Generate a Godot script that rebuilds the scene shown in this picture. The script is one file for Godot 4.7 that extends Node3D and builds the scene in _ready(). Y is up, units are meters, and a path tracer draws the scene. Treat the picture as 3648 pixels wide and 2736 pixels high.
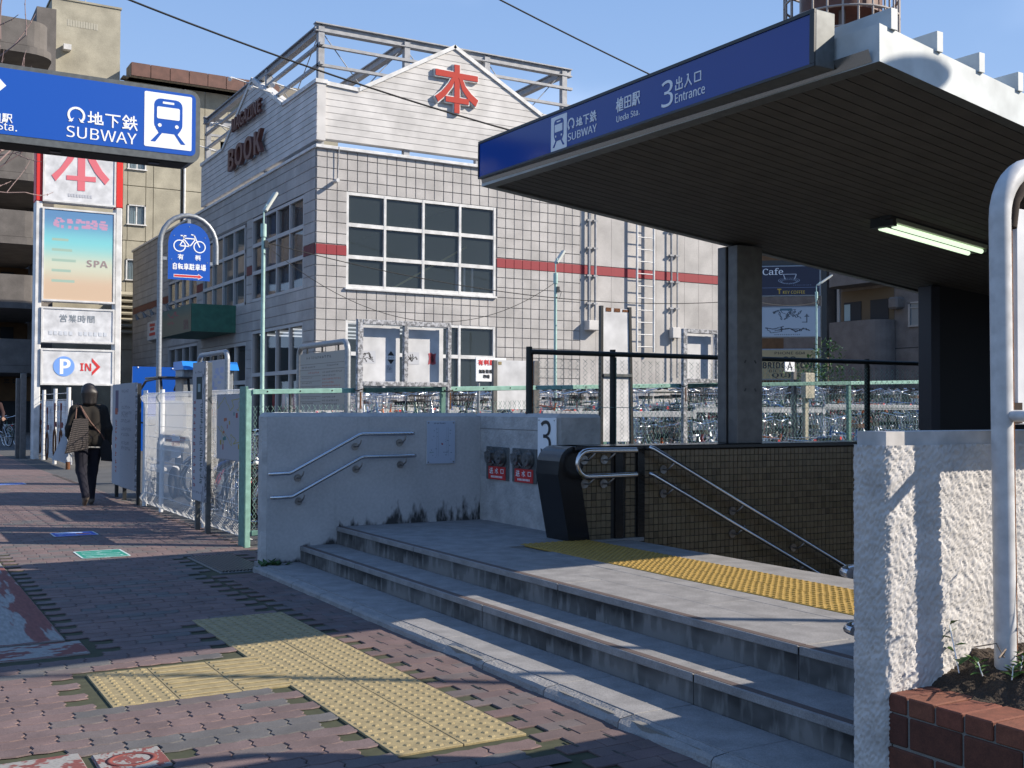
extends Node3D

var M := {}
var taken := {}
var rng := RandomNumberGenerator.new()
const EYE := Vector3(0, 1.38, 0)

func L(r: float, g: float, b: float) -> Color:
	return Color(r, g, b).linear_to_srgb()

func rnd(a: float, b: float) -> float:
	return rng.randf_range(a, b)

# ---------------------------------------------------------------- mesh builder
class B:
	var v := PackedVector3Array()
	var n := PackedVector3Array()
	var c := PackedColorArray()
	var t := PackedVector2Array()
	var i := PackedInt32Array()
	var col := Color.WHITE

	func vert(p: Vector3, nn: Vector3, uv := Vector2.ZERO) -> int:
		v.append(p)
		n.append(nn)
		c.append(col)
		t.append(uv)
		return v.size() - 1

	func tri(a: Vector3, b: Vector3, d: Vector3) -> B:   # counter-clockwise seen from outside
		var nn := (b - a).cross(d - a).normalized()
		var k := vert(a, nn)
		vert(b, nn)
		vert(d, nn)
		i.append_array(PackedInt32Array([k, k + 2, k + 1]))
		return self

	func quad(a: Vector3, b: Vector3, d: Vector3, e: Vector3) -> B:   # a lower left, b lower right, d upper right, e upper left
		var nn := (b - a).cross(e - a).normalized()
		var k := vert(a, nn, Vector2(0, 1))
		vert(b, nn, Vector2(1, 1))
		vert(d, nn, Vector2(1, 0))
		vert(e, nn, Vector2(0, 0))
		i.append_array(PackedInt32Array([k, k + 2, k + 1, k, k + 3, k + 2]))
		return self

	func box(o: Vector3, s: Vector3, q := Basis()) -> B:
		var x := q.x * s.x / 2
		var y := q.y * s.y / 2
		var z := q.z * s.z / 2
		quad(o - x - y + z, o + x - y + z, o + x + y + z, o - x + y + z)
		quad(o + x - y - z, o - x - y - z, o - x + y - z, o + x + y - z)
		quad(o + x - y + z, o + x - y - z, o + x + y - z, o + x + y + z)
		quad(o - x - y - z, o - x - y + z, o - x + y + z, o - x + y - z)
		quad(o - x + y + z, o + x + y + z, o + x + y - z, o - x + y - z)
		quad(o - x - y - z, o + x - y - z, o + x - y + z, o - x - y + z)
		return self

	func mm(a: Vector3, b: Vector3) -> B:   # box between two corners
		return box((a + b) / 2, (b - a).abs())

	func bev(o: Vector3, s: Vector3, r: float, q := Basis()) -> B:   # box with chamfered edges
		var h := s / 2
		var g := h - Vector3(r, r, r)
		for k in [-1.0, 1.0]:
			var f := [[Vector3(k * h.x, -g.y, k * g.z), Vector3(k * h.x, -g.y, -k * g.z), Vector3(k * h.x, g.y, -k * g.z), Vector3(k * h.x, g.y, k * g.z)],
				[Vector3(-g.x, k * h.y, k * g.z), Vector3(g.x, k * h.y, k * g.z), Vector3(g.x, k * h.y, -k * g.z), Vector3(-g.x, k * h.y, -k * g.z)],
				[Vector3(-k * g.x, -g.y, k * h.z), Vector3(k * g.x, -g.y, k * h.z), Vector3(k * g.x, g.y, k * h.z), Vector3(-k * g.x, g.y, k * h.z)]]
			for e in f:
				quad(o + q * e[0], o + q * e[1], o + q * e[2], o + q * e[3])
		for a in [-1.0, 1.0]:
			for b in [-1.0, 1.0]:
				fq(o, q, Vector3(a * h.x, b * g.y, g.z), Vector3(a * h.x, b * g.y, -g.z), Vector3(a * g.x, b * h.y, -g.z), Vector3(a * g.x, b * h.y, g.z), Vector3(a, b, 0))
				fq(o, q, Vector3(a * h.x, g.y, b * g.z), Vector3(a * h.x, -g.y, b * g.z), Vector3(a * g.x, -g.y, b * h.z), Vector3(a * g.x, g.y, b * h.z), Vector3(a, 0, b))
				fq(o, q, Vector3(g.x, a * h.y, b * g.z), Vector3(-g.x, a * h.y, b * g.z), Vector3(-g.x, a * g.y, b * h.z), Vector3(g.x, a * g.y, b * h.z), Vector3(0, a, b))
				for d in [-1.0, 1.0]:
					var p0 := Vector3(a * h.x, b * g.y, d * g.z)
					var p1 := Vector3(a * g.x, b * h.y, d * g.z)
					var p2 := Vector3(a * g.x, b * g.y, d * h.z)
					if a * b * d > 0:
						tri(o + q * p0, o + q * p1, o + q * p2)
					else:
						tri(o + q * p0, o + q * p2, o + q * p1)
		return self

	func fq(o: Vector3, q: Basis, a: Vector3, b: Vector3, d: Vector3, e: Vector3, outward: Vector3) -> void:
		if (b - a).cross(e - a).dot(outward) > 0:
			quad(o + q * a, o + q * b, o + q * d, o + q * e)
		else:
			quad(o + q * b, o + q * a, o + q * e, o + q * d)

	func tube(p: PackedVector3Array, r: float, k := 8, r2 := -1.0, closed := false) -> B:
		if r2 < 0:
			r2 = r
		var m := p.size()
		var up := Vector3(0, 1, 0)
		var d0 := (p[1] - p[0]).normalized()
		if absf(d0.y) > 0.9:
			up = Vector3(1, 0, 0)
		var s := d0.cross(up).normalized()
		var base := v.size()
		for a in m:
			var d: Vector3
			if closed:
				d = (p[(a + 1) % m] - p[(a + m - 1) % m]).normalized()
			elif a == 0:
				d = d0
			elif a == m - 1:
				d = (p[a] - p[a - 1]).normalized()
			else:
				d = ((p[a + 1] - p[a]).normalized() + (p[a] - p[a - 1]).normalized()).normalized()
			s = (s - d * s.dot(d)).normalized()
			var w := d.cross(s)
			var rr := lerpf(r, r2, float(a) / maxf(1, m - 1))
			for b in k:
				var an := TAU * b / k
				var o := s * cos(an) + w * sin(an)
				vert(p[a] + o * rr, o, Vector2(float(b) / k, float(a) / maxf(1, m - 1)))
		for a in (m if closed else m - 1):
			for b in k:
				var e := base + a * k + b
				var f := base + a * k + (b + 1) % k
				var g := base + ((a + 1) % m) * k + b
				var h := base + ((a + 1) % m) * k + (b + 1) % k
				i.append_array(PackedInt32Array([e, h, f, e, g, h]))
		if not closed and k > 3:
			for side in 2:
				var o := p[0] if side == 0 else p[m - 1]
				var nn := -d0 if side == 0 else (p[m - 1] - p[m - 2]).normalized()
				var row := base if side == 0 else base + (m - 1) * k
				var ce := vert(o, nn)
				var first := v.size()
				for b in k:
					vert(v[row + b], nn)
				for b in k:
					if side == 0:
						i.append_array(PackedInt32Array([ce, first + b, first + (b + 1) % k]))
					else:
						i.append_array(PackedInt32Array([ce, first + (b + 1) % k, first + b]))
		return self

	func rod(a: Vector3, b: Vector3, r: float, k := 8, r2 := -1.0) -> B:
		return tube(PackedVector3Array([a, b]), r, k, r2)

	func ball(o: Vector3, s: Vector3, k := 10, rows := 6, q := Basis()) -> B:
		var base := v.size()
		for a in rows + 1:
			var th := PI * a / rows
			for b in k + 1:
				var d := Vector3(sin(th) * cos(TAU * b / k), cos(th), sin(th) * sin(TAU * b / k))
				vert(o + q * (d * s), (q * (d / s)).normalized(), Vector2(float(b) / k, float(a) / rows))
		for a in rows:
			for b in k:
				var e := base + a * (k + 1) + b
				i.append_array(PackedInt32Array([e, e + k + 2, e + 1, e, e + k + 1, e + k + 2]) if false else PackedInt32Array([e, e + k + 1, e + k + 2, e, e + k + 2, e + 1]))
		return self

	func prism(poly: PackedVector2Array, z0: float, z1: float, f := Transform3D(), shrink := 1.0) -> B:   # z1 faces outward
		if Geometry2D.is_polygon_clockwise(poly):
			poly = poly.duplicate()
			poly.reverse()
		var ix := Geometry2D.triangulate_polygon(poly)
		var m := poly.size()
		var mid := Vector2.ZERO
		for p in poly:
			mid += p / m
		for k in range(0, ix.size(), 3):
			var a := poly[ix[k]]
			var b := poly[ix[k + 1]]
			var d := poly[ix[k + 2]]
			if (b - a).cross(d - a) < 0:
				var s := b
				b = d
				d = s
			tri(f * Vector3(a.x, a.y, z1), f * Vector3(b.x, b.y, z1), f * Vector3(d.x, d.y, z1))
			tri(f * Vector3(a.x, a.y, z0), f * Vector3(d.x, d.y, z0), f * Vector3(b.x, b.y, z0))
		for k in m:
			var a := poly[k]
			var b := poly[(k + 1) % m]
			quad(f * Vector3(a.x, a.y, z0), f * Vector3(b.x, b.y, z0), f * Vector3(b.x, b.y, z1), f * Vector3(a.x, a.y, z1))
		return self

	func mesh() -> ArrayMesh:
		var m := ArrayMesh.new()
		var a := []
		a.resize(Mesh.ARRAY_MAX)
		a[Mesh.ARRAY_VERTEX] = v
		a[Mesh.ARRAY_NORMAL] = n
		a[Mesh.ARRAY_COLOR] = c
		a[Mesh.ARRAY_TEX_UV] = t
		a[Mesh.ARRAY_INDEX] = i
		m.add_surface_from_arrays(Mesh.PRIMITIVE_TRIANGLES, a)
		return m

# ---------------------------------------------------------------- objects
func numbered(called: String) -> String:
	if taken.has(called):
		taken[called] += 1
		return "%s_%03d" % [called, taken[called]]
	taken[called] = 0
	return called

func tag(o: Node3D, label: String, category: String, group := "") -> Node3D:
	o.set_meta("label", label)
	o.set_meta("category", category)
	if group != "":
		o.set_meta("group", group)
	return o

func thing(called: String, label: String, category: String, at := Vector3.ZERO, turn := 0.0, group := "") -> Node3D:
	var o := Node3D.new()
	o.name = numbered(called)
	add_child(o)
	o.position = at
	o.rotation.y = turn
	return tag(o, label, category, group)

func obj(called: String, b, m: Material, parent: Node = null, at := Transform3D()) -> MeshInstance3D:
	var o := MeshInstance3D.new()
	o.mesh = b.mesh() if b is B else b
	o.material_override = m
	o.transform = at
	if parent == null:
		o.name = numbered(called)
		add_child(o)
	else:
		o.name = called
		parent.add_child(o, true)
	return o

func struct(called: String, b, m: Material) -> MeshInstance3D:
	var o := obj(called, b, m)
	o.set_meta("kind", "structure")
	return o

func place(called: String) -> Node3D:
	var o := Node3D.new()
	o.name = numbered(called)
	add_child(o)
	o.set_meta("kind", "structure")
	return o

func stuff(o: Node3D) -> Node3D:
	o.set_meta("kind", "stuff")
	return o

func dup(o: Node3D, called: String, at: Vector3, turn: float, label: String, group := "") -> Node3D:
	var r: Node3D = o.duplicate()
	r.name = numbered(called)
	add_child(r)
	r.position = at
	r.rotation.y = turn
	r.set_meta("label", label)
	if group != "":
		r.set_meta("group", group)
	return r

func T(x: float, y: float, z: float, turn := 0.0) -> Transform3D:
	return Transform3D(Basis(Vector3.UP, turn), Vector3(x, y, z))

func pts(a: Array) -> PackedVector3Array:
	return PackedVector3Array(a)

func poly(a: Array) -> PackedVector2Array:
	var p := PackedVector2Array()
	for k in range(0, a.size(), 2):
		p.append(Vector2(a[k], a[k + 1]))
	return p

func disc(x: float, y: float, r: float, k := 24) -> PackedVector2Array:
	var p := PackedVector2Array()
	for a in k:
		p.append(Vector2(x + r * cos(TAU * a / k), y + r * sin(TAU * a / k)))
	return p

func round_rect(x0: float, y0: float, x1: float, y1: float, r: float, k := 4) -> PackedVector2Array:
	var p := PackedVector2Array()
	var cs := [Vector2(x1 - r, y1 - r), Vector2(x0 + r, y1 - r), Vector2(x0 + r, y0 + r), Vector2(x1 - r, y0 + r)]
	for q in 4:
		for a in k + 1:
			var an := PI / 2 * (q + float(a) / k)
			p.append(cs[q] + r * Vector2(cos(an), sin(an)))
	return p

# ---------------------------------------------------------------- lettering
const INK := {
	"本": "bgtg kbkt kggkbp kgokto gpop", "口": "dererqdqde", "出": "kbks eeejqjqe cmcssssm", "入": "hckc kckhmlss kghncs",
	"植": "bgig fbft fhbo fiim jete obog lgsgsplplg ljsj lmsm jijsts", "田": "cdsdsrcrcd kdkr cksk",
	"駅": "ccjc cccm fcfm cfjf ciji cmjmjshs bobs dodr fofr hohq lcscsjlj lclkjs ojts",
	"地": "bihi eceq bqio ijrgrnpn ncnp kfkrtrto", "下": "bdtd kdkt liqm",
	"鉄": "fbbh fbjg diii cmjm fifr bsjr doeq iohq mdli lgsg kltl pbplkt pltt",
	"営": "ebfe kbke qbpe cicfsfsi gioiolglgi enqnqteten", "業": "hbhf nbnf dcff rcpf cfsf ggii ogmi diri dlrl boto kiku kodt kort",
	"時": "bdhdhrbrbd bkhk jese nbni iiti imtm qjqtns lomq", "間": "ccct ccicii ciii cfif scst scmcmisi mfsf hknknshshk hono",
	"有": "bete ibgibn gigt giqiqtnt gmqm gpqp", "料": "gbgt bjkj cdeh kdih gjbp gkko mdog miok lotm rbrt",
	"自": "kbie eeqeqtetee ejqj eoqo", "車": "ddrd egqgqneneg ekqk bqtq kbku", "転": "beje cgigimcmcg cjij bpjp fbft lfsf kktk oklrsq qntt",
	"駐": "ccjc cccm fcfm cfjf ciji cmjmjshs bobs dodr fofr hohq obpd lftf mlsl ksts pfps",
	"場": "bihi eceq bqio kcrcrikikc kfrf iltl llhq knsnrtpt nnjs qnlt",
	"送": "dcfe bieiepbs dqittt kble qbpe ifsf hktk nfnkir nksr", "水": "kbktis chhhcq relj kjsr",
	"無": "fbbg dese bjtj coso fefo jejo neno qeqo dqct hqit mqnt qqst", "断": "bcbsjs fcfq cjij cedh iehh fjcp fkio scle lelmjt ljtj pjpt",
	"輪": "beje cgigimcmcg cjij bpjp fbft objh obth mhrh lkskst lklt loso nkns qkqs", "即": "ccjcjkck cccrip cgjg mdsdsopo mdmt",
	"三": "cesf ekqk brtr", "防": "bcbt bchcfhhlbn kcld jftf nfmmjt mlslrtpt", "犯": "hbck djhthtet idbk lcrcrjpj lclstsso", "中": "kbkt dfrfrndndf",
}

func ink(b: B, ch: String, x: float, y: float, w: float, h: float, f: Transform3D, thick := 0.085, deep := 0.003) -> void:
	# strokes of one character inside the box that has (x, y) as its lower left corner, in the plane z = 0 of f
	var k := 0
	for s in INK[ch].split(" "):
		var last := Vector2.ZERO
		for a in range(0, s.length() - 1, 2):
			var p := Vector2(x + w * (s.unicode_at(a) - 97) / 20.0, y + h * (1.0 - (s.unicode_at(a + 1) - 97) / 20.0))
			if a > 0 and s.unicode_at(a) < 123 and s.unicode_at(a + 1) < 123:
				bar(b, last, p, thick * minf(w, h), f, deep + 0.0004 * (k % 6))
				k += 1
			last = p

func bar(b: B, p: Vector2, q: Vector2, th: float, f: Transform3D, deep: float) -> void:
	var d := q - p
	if d.length() < 1e-5:
		return
	var u := d.normalized()
	var z := f.basis.z.normalized()
	var xx := (f.basis * Vector3(u.x, u.y, 0)).normalized()
	b.box(f * Vector3((p.x + q.x) / 2, (p.y + q.y) / 2, 0) + z * deep / 2, Vector3(d.length() + th * 0.8, th, deep), Basis(xx, z.cross(xx), z))

func words(parent: Node, called: String, text: String, x: float, y: float, w: float, h: float, f: Transform3D, m: Material, deep := 0.003, face := "Droid Sans", weight := 400) -> MeshInstance3D:
	# Latin lettering fitted to the box (x, y, w, h) in the plane z = 0 of f
	var t := TextMesh.new()
	var font := SystemFont.new()
	font.font_names = PackedStringArray([face])
	font.font_weight = weight
	t.font = font
	t.text = text
	t.font_size = 64
	t.pixel_size = 0.01
	t.depth = 0.02
	t.curve_step = 4.0
	var bb := t.get_aabb()
	var s := Vector3(w / maxf(bb.size.x, 1e-4), h / maxf(bb.size.y, 1e-4), deep / 0.02)
	var at := f * Transform3D(Basis.from_scale(s), Vector3(x, y, deep / 2) - Vector3(bb.position.x, bb.position.y, 0) * s)
	return obj(called, t, m, parent, at)

# ---------------------------------------------------------------- materials
var noises := {}

func noise_tex(kind: String) -> Texture2D:
	if noises.has(kind):
		return noises[kind]
	var n := FastNoiseLite.new()
	n.seed = 7 + noises.size()
	var t := NoiseTexture2D.new()
	t.width = 512
	t.height = 512
	t.seamless = true
	t.noise = n
	var g := Gradient.new()
	var lo := 0.85
	match kind:
		"grain":
			n.noise_type = FastNoiseLite.TYPE_VALUE
			n.frequency = 0.35
			n.fractal_octaves = 3
			lo = 0.74
		"blotch":
			n.frequency = 0.012
			n.fractal_octaves = 5
			lo = 0.82
		"stucco":
			n.noise_type = FastNoiseLite.TYPE_SIMPLEX_SMOOTH
			n.frequency = 0.055
			n.fractal_octaves = 3
			n.domain_warp_enabled = true
			n.domain_warp_amplitude = 18.0
			n.domain_warp_frequency = 0.03
			lo = 0.0
		"patch":
			n.frequency = 0.02
			n.fractal_octaves = 4
			n.fractal_gain = 0.65
			lo = 0.66
	g.set_color(0, Color(lo, lo, lo))
	g.set_color(1, Color.WHITE)
	if kind == "patch":
		g.set_offset(0, 0.42)
		g.set_offset(1, 0.6)
	t.color_ramp = g
	noises[kind] = t
	return t

func mt(key: String, c: Color, rough := 0.8, metal := 0.0, tex := "", scale := 1.0, bump := "", depth := 0.0, second := "", second_scale := 0.2) -> StandardMaterial3D:
	var m := StandardMaterial3D.new()
	m.resource_name = key
	m.albedo_color = c
	m.roughness = rough
	m.metallic = metal
	if tex != "":
		m.albedo_texture = noise_tex(tex)
	if bump != "":
		m.heightmap_enabled = true
		m.heightmap_texture = noise_tex(bump)
		m.heightmap_scale = depth
	if tex != "" or bump != "":
		m.uv1_triplanar = true
		m.uv1_world_triplanar = true
		m.uv1_scale = Vector3(scale, scale, scale)
	if second != "":
		m.detail_enabled = true
		m.detail_blend_mode = BaseMaterial3D.BLEND_MODE_MUL
		m.detail_uv_layer = BaseMaterial3D.DETAIL_UV_2
		m.detail_albedo = noise_tex(second)
		m.uv2_triplanar = true
		m.uv2_world_triplanar = true
		m.uv2_scale = Vector3(second_scale, second_scale, second_scale)
	M[key] = m
	return m

func tint(key: String, of: String, c: Color) -> StandardMaterial3D:
	var m: StandardMaterial3D = M[of].duplicate()
	m.resource_name = key
	m.albedo_color = c
	M[key] = m
	return m

func printed(key: String, im: Image, rough := 0.5) -> StandardMaterial3D:
	var m := StandardMaterial3D.new()
	m.resource_name = key
	m.albedo_texture = ImageTexture.create_from_image(im)
	m.roughness = rough
	M[key] = m
	return m

func blank(w: int, h: int, c: Color) -> Image:
	var im := Image.create(w, h, false, Image.FORMAT_RGB8)
	im.fill(c)
	return im

func glyph_rows(im: Image, x: int, y: int, w: int, rows: int, step: int, size: int, c: Color) -> void:
	# rows of characters too small to read
	for r in rows:
		var px := x
		var end := x + int(w * rnd(0.55, 1.0))
		while px < end:
			for k in 3:
				im.fill_rect(Rect2i(px + int(rnd(0, size * 0.3)), y + r * step + int(rnd(0, size * 0.8)), int(size * rnd(0.4, 0.8)), maxi(1, size / 5)), c)
			im.fill_rect(Rect2i(px + int(rnd(0, size * 0.6)), y + r * step, maxi(1, size / 5), size), c)
			px += size + 1

func scribble(im: Image, x: int, y: int, w: int, h: int, n: int, c: Color, thick := 2) -> void:
	var p := Vector2(x, y + h * 0.3)
	for k in n:
		var q := Vector2(x + w * clampf((k + 1.0) / n + rnd(-0.25, 0.2), 0, 1), y + h * rnd(0, 1))
		for a in 40:
			var o := p.lerp(q, a / 40.0) + Vector2(sin(a * 0.3) * 2, 0)
			im.fill_rect(Rect2i(int(o.x), int(o.y), thick, thick), c)
		p = q

func make_materials() -> void:
	mt("paver", Color.WHITE, 0.9, 0, "grain", 1.6, "grain", 0.12, "blotch", 0.55).vertex_color_use_as_albedo = true
	mt("joint", L(0.055, 0.06, 0.03), 1.0, 0, "blotch", 2.0)
	mt("speckled", Color.WHITE, 0.9, 0, "grain", 2.2, "grain", 0.16, "blotch", 0.6).vertex_color_use_as_albedo = true
	mt("tactile", L(0.47, 0.375, 0.19), 0.75, 0, "blotch", 2.2, "", 0, "grain", 2.0)
	mt("tactile_bright", L(0.52, 0.33, 0.06), 0.7, 0, "blotch", 2.0, "", 0, "grain", 2.5)
	mt("granite", L(0.37, 0.36, 0.355), 0.85, 0, "grain", 1.6, "grain", 0.08, "blotch", 0.8)
	mt("granite_edge", L(0.42, 0.41, 0.4), 0.9, 0, "grain", 1.6, "stucco", 0.5, "blotch", 0.9)
	mt("nosing", L(0.13, 0.095, 0.085), 0.9, 0, "grain", 2.0)
	mt("stucco", L(0.60, 0.58, 0.555), 0.95, 0, "blotch", 0.9, "stucco", 1.6)
	mt("stucco_soft", L(0.50, 0.485, 0.47), 0.95, 0, "blotch", 0.8, "stucco", 0.7)
	mt("worn_paint", L(0.22, 0.055, 0.045), 0.9, 0, "blotch", 1.4, "grain", 0.1)
	mt("asphalt", L(0.12, 0.12, 0.118), 0.95, 0, "grain", 0.9, "", 0, "blotch", 0.15)
	mt("concrete", L(0.36, 0.35, 0.33), 0.9, 0, "blotch", 0.3, "", 0, "grain", 1.2)
	mt("tile_white", Color.WHITE, 0.6, 0, "grain", 1.1, "", 0, "blotch", 0.12).vertex_color_use_as_albedo = true
	mt("mortar", L(0.36, 0.335, 0.31), 0.95, 0, "grain", 1.0)
	mt("tile_red", L(0.34, 0.018, 0.03), 0.55, 0, "grain", 0.8)
	mt("white_paint", L(0.72, 0.72, 0.71), 0.5, 0, "blotch", 0.4)
	mt("white_sheet", L(0.70, 0.71, 0.73), 0.45, 0, "blotch", 0.5)
	mt("siding", L(0.62, 0.605, 0.59), 0.55, 0, "blotch", 0.15)
	mt("cream", L(0.58, 0.54, 0.42), 0.9, 0, "blotch", 0.12, "", 0, "grain", 0.5)
	mt("cream_dark", L(0.30, 0.27, 0.22), 0.9, 0, "blotch", 0.15)
	mt("brown_panel", L(0.16, 0.075, 0.055), 0.6, 0, "blotch", 0.3)
	mt("apartment_brown", L(0.15, 0.085, 0.04), 0.9, 0, "blotch", 0.3)
	mt("apartment_grey", L(0.22, 0.2, 0.185), 0.95, 0, "blotch", 0.2, "", 0, "grain", 0.6)
	mt("apartment_pink", L(0.27, 0.24, 0.22), 0.95, 0, "blotch", 0.2, "", 0, "grain", 0.6)
	mt("blue_sign", L(0.004, 0.07, 0.36), 0.3)
	mt("blue_bright", L(0.005, 0.075, 0.40), 0.35)  # slightly brighter blue of the overhead and bicycle park signs
	mt("blue_canopy_sign", L(0.004, 0.035, 0.24), 0.12)
	mt("print_white", L(0.8, 0.81, 0.82), 0.4)
	mt("print_black", L(0.012, 0.012, 0.014), 0.5)
	mt("print_red", L(0.55, 0.03, 0.03), 0.5)
	mt("print_pink", L(0.62, 0.14, 0.17), 0.5)
	mt("print_blue", L(0.16, 0.32, 0.72), 0.5)
	mt("print_grey", L(0.2, 0.23, 0.26), 0.5)
	mt("frame_dark", L(0.035, 0.036, 0.036), 0.4, 0.3)
	mt("frame_grey", L(0.14, 0.15, 0.15), 0.45, 0.4, "blotch", 2.0)
	mt("soffit", L(0.085, 0.08, 0.072), 0.75, 0, "blotch", 0.6)
	mt("black", L(0.006, 0.006, 0.007), 0.7)
	mt("navy_black", L(0.006, 0.007, 0.016), 0.5)
	mt("canopy_white", L(0.58, 0.62, 0.62), 0.5, 0, "blotch", 0.6)
	mt("steel", L(0.55, 0.55, 0.56), 0.22, 1.0)
	mt("steel_dull", L(0.35, 0.34, 0.33), 0.4, 1.0, "blotch", 4.0)
	mt("chrome", L(0.75, 0.75, 0.76), 0.14, 1.0)
	mt("pillar", L(0.16, 0.155, 0.15), 0.5, 0.35, "blotch", 1.2)
	mt("galvanised", L(0.34, 0.36, 0.38), 0.5, 0.6, "blotch", 3.0)
	mt("beam_grey", L(0.36, 0.37, 0.39), 0.6, 0.1, "blotch", 0.6)
	mt("mint", L(0.28, 0.5, 0.42), 0.5, 0, "blotch", 1.5)
	mt("mint_dark", L(0.12, 0.26, 0.22), 0.6, 0, "blotch", 2.0)
	mt("mesh_green", L(0.22, 0.36, 0.32), 0.5, 0.2)
	mt("rail_dark", L(0.014, 0.02, 0.017), 0.6, 0, "blotch", 3.0)
	mt("mesh_white", L(0.72, 0.73, 0.73), 0.4)
	mt("old_white", L(0.52, 0.53, 0.56), 0.8, 0, "patch", 1.6, "", 0, "blotch", 1.0)
	mt("pipe_white", L(0.60, 0.60, 0.60), 0.5, 0, "blotch", 2.0)
	mt("rust", L(0.19, 0.075, 0.028), 0.95, 0, "patch", 5.0, "grain", 0.1)
	mt("rust_dark", L(0.035, 0.022, 0.016), 0.95, 0, "blotch", 8.0)
	mt("brick", Color.WHITE, 0.85, 0, "blotch", 3.0, "grain", 0.15, "grain", 2.0).vertex_color_use_as_albedo = true
	mt("grout", L(0.25, 0.24, 0.22), 1.0, 0, "grain", 2.0)
	mt("mosaic", Color.WHITE, 0.35).vertex_color_use_as_albedo = true
	mt("mosaic_grout", L(0.035, 0.03, 0.025), 0.9)
	mt("black_stone", L(0.012, 0.011, 0.011), 0.25)
	mt("soil", L(0.06, 0.042, 0.028), 1.0, 0, "blotch", 3.0, "stucco", 1.5)
	mt("leaf", Color.WHITE, 0.6).vertex_color_use_as_albedo = true
	M.leaf.backlight_enabled = true
	M.leaf.backlight = Color(0.25, 0.35, 0.1)
	mt("bark", L(0.22, 0.17, 0.13), 0.9, 0, "blotch", 5.0)
	mt("awning", L(0.04, 0.17, 0.115), 0.5, 0, "blotch", 0.5)
	mt("dark_inside", L(0.03, 0.032, 0.035), 0.9)
	mt("shop_inside", L(0.16, 0.155, 0.15), 0.9)
	mt("shop_ceiling", L(0.45, 0.45, 0.45), 0.9)
	mt("cloth", Color.WHITE, 0.95, 0, "grain", 3.0).vertex_color_use_as_albedo = true
	mt("skin", Color.WHITE, 0.6).vertex_color_use_as_albedo = true
	mt("hair", L(0.012, 0.009, 0.008), 0.5)
	mt("plastic_bag", L(0.55, 0.57, 0.6), 0.5)
	M.plastic_bag.backlight_enabled = true
	M.plastic_bag.backlight = Color(0.5, 0.5, 0.52)
	mt("rubber", L(0.012, 0.012, 0.012), 0.8)
	mt("amber", L(0.5, 0.1, 0.01), 0.2)
	var g := mt("glass", Color(0.55, 0.6, 0.62, 0.25), 0.04)
	g.transparency = BaseMaterial3D.TRANSPARENCY_ALPHA
	var e := mt("tube_glow", L(0.7, 0.85, 0.62), 0.4)  # canopy tubes, given a greenish glow of their own
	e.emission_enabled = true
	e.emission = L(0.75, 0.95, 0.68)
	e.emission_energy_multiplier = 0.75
	var s := mt("shop_tube", L(0.9, 0.9, 0.9), 0.4)
	s.emission_enabled = true
	s.emission = L(0.9, 0.95, 1.0)
	s.emission_energy_multiplier = 0.6
	# black lichen running down the risers, streaked with bare stone
	var fn := FastNoiseLite.new()
	fn.seed = 5
	fn.fractal_octaves = 4
	var im := blank(1024, 64, Color.BLACK)
	for x in 1024:
		for y in 64:
			var h := y / 64.0
			var st := fn.get_noise_2d(x * 3.2, y * 0.7)
			var bl := fn.get_noise_2d(x * 0.35 + 900, y * 0.6)
			var d := clampf(0.8 + bl * 0.9 + (0.35 - h) * 0.75 - maxf(st, 0) * 1.3 * (0.3 + h), 0.0, 1.0)
			if y < 4:
				d *= 0.15
			var c := lerpf(0.17, 0.018, d)
			im.set_pixel(x, y, L(c, c * 0.97, c * 0.92))
	var r := printed("riser", im, 0.9)
	r.uv1_triplanar = true
	r.uv1_world_triplanar = true
	r.uv1_scale = Vector3(1, 1 / 0.15, 1 / 2.6)
	r.uv1_offset = Vector3(0, -0.2333, 0)
	# side wall of the steps: grey render with dark growth above the floor line
	var wm := blank(640, 400, Color.BLACK)
	for x in 640:
		var wx := 2.91 + 2.1 * x / 640.0
		var floor_y := 0.05 if wx < 3.24 else (0.185 if wx < 3.57 else 0.335)
		for y in 400:
			var wy := 1.33 * (1.0 - y / 400.0)
			var up := wy - floor_y
			var k := fn.get_noise_2d(x * 1.6, y * 0.45) + 0.55 * fn.get_noise_2d(x * 5.0, y * 2.0)
			var reach := 0.05 + 0.26 * clampf((wx - 3.4) / 1.4, 0.0, 1.0)
			var d := clampf((k * 0.9 + 0.55) - up / reach, 0.0, 1.0) if up < 0.6 else 0.0
			var b := 0.46 + 0.07 * fn.get_noise_2d(x * 0.5, y * 0.5) + 0.05 * fn.get_noise_2d(x * 9.0, y * 9.0)
			var run := clampf(fn.get_noise_2d(x * 2.4, y * 0.12) - 0.3, 0.0, 1.0) * 0.25
			b = lerpf(b - run * 0.4, 0.025, clampf(d * 1.6, 0.0, 0.94))
			wm.set_pixel(x, y, L(b, b * 0.975, b * 0.955))
	var w := printed("wall_stained", wm, 0.95)
	w.heightmap_enabled = true
	w.heightmap_texture = noise_tex("grain")
	w.heightmap_scale = 0.5
	# worn red paint on concrete lids
	var pm := blank(256, 256, Color.BLACK)
	for x in 256:
		for y in 256:
			var k := fn.get_noise_2d(x * 1.2, y * 0.8) + 0.6 * fn.get_noise_2d(x * 4.0, y * 2.5)
			var f := smoothstep(-0.08, 0.16, k)
			var base := Color(0.30, 0.29, 0.27).lerp(Color(0.20, 0.06, 0.05), f)
			var sp := 0.85 + 0.3 * fn.get_noise_2d(x * 11.0, y * 11.0)
			pm.set_pixel(x, y, L(base.r * sp, base.g * sp, base.b * sp))
	printed("worn_red", pm, 0.9)

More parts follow.
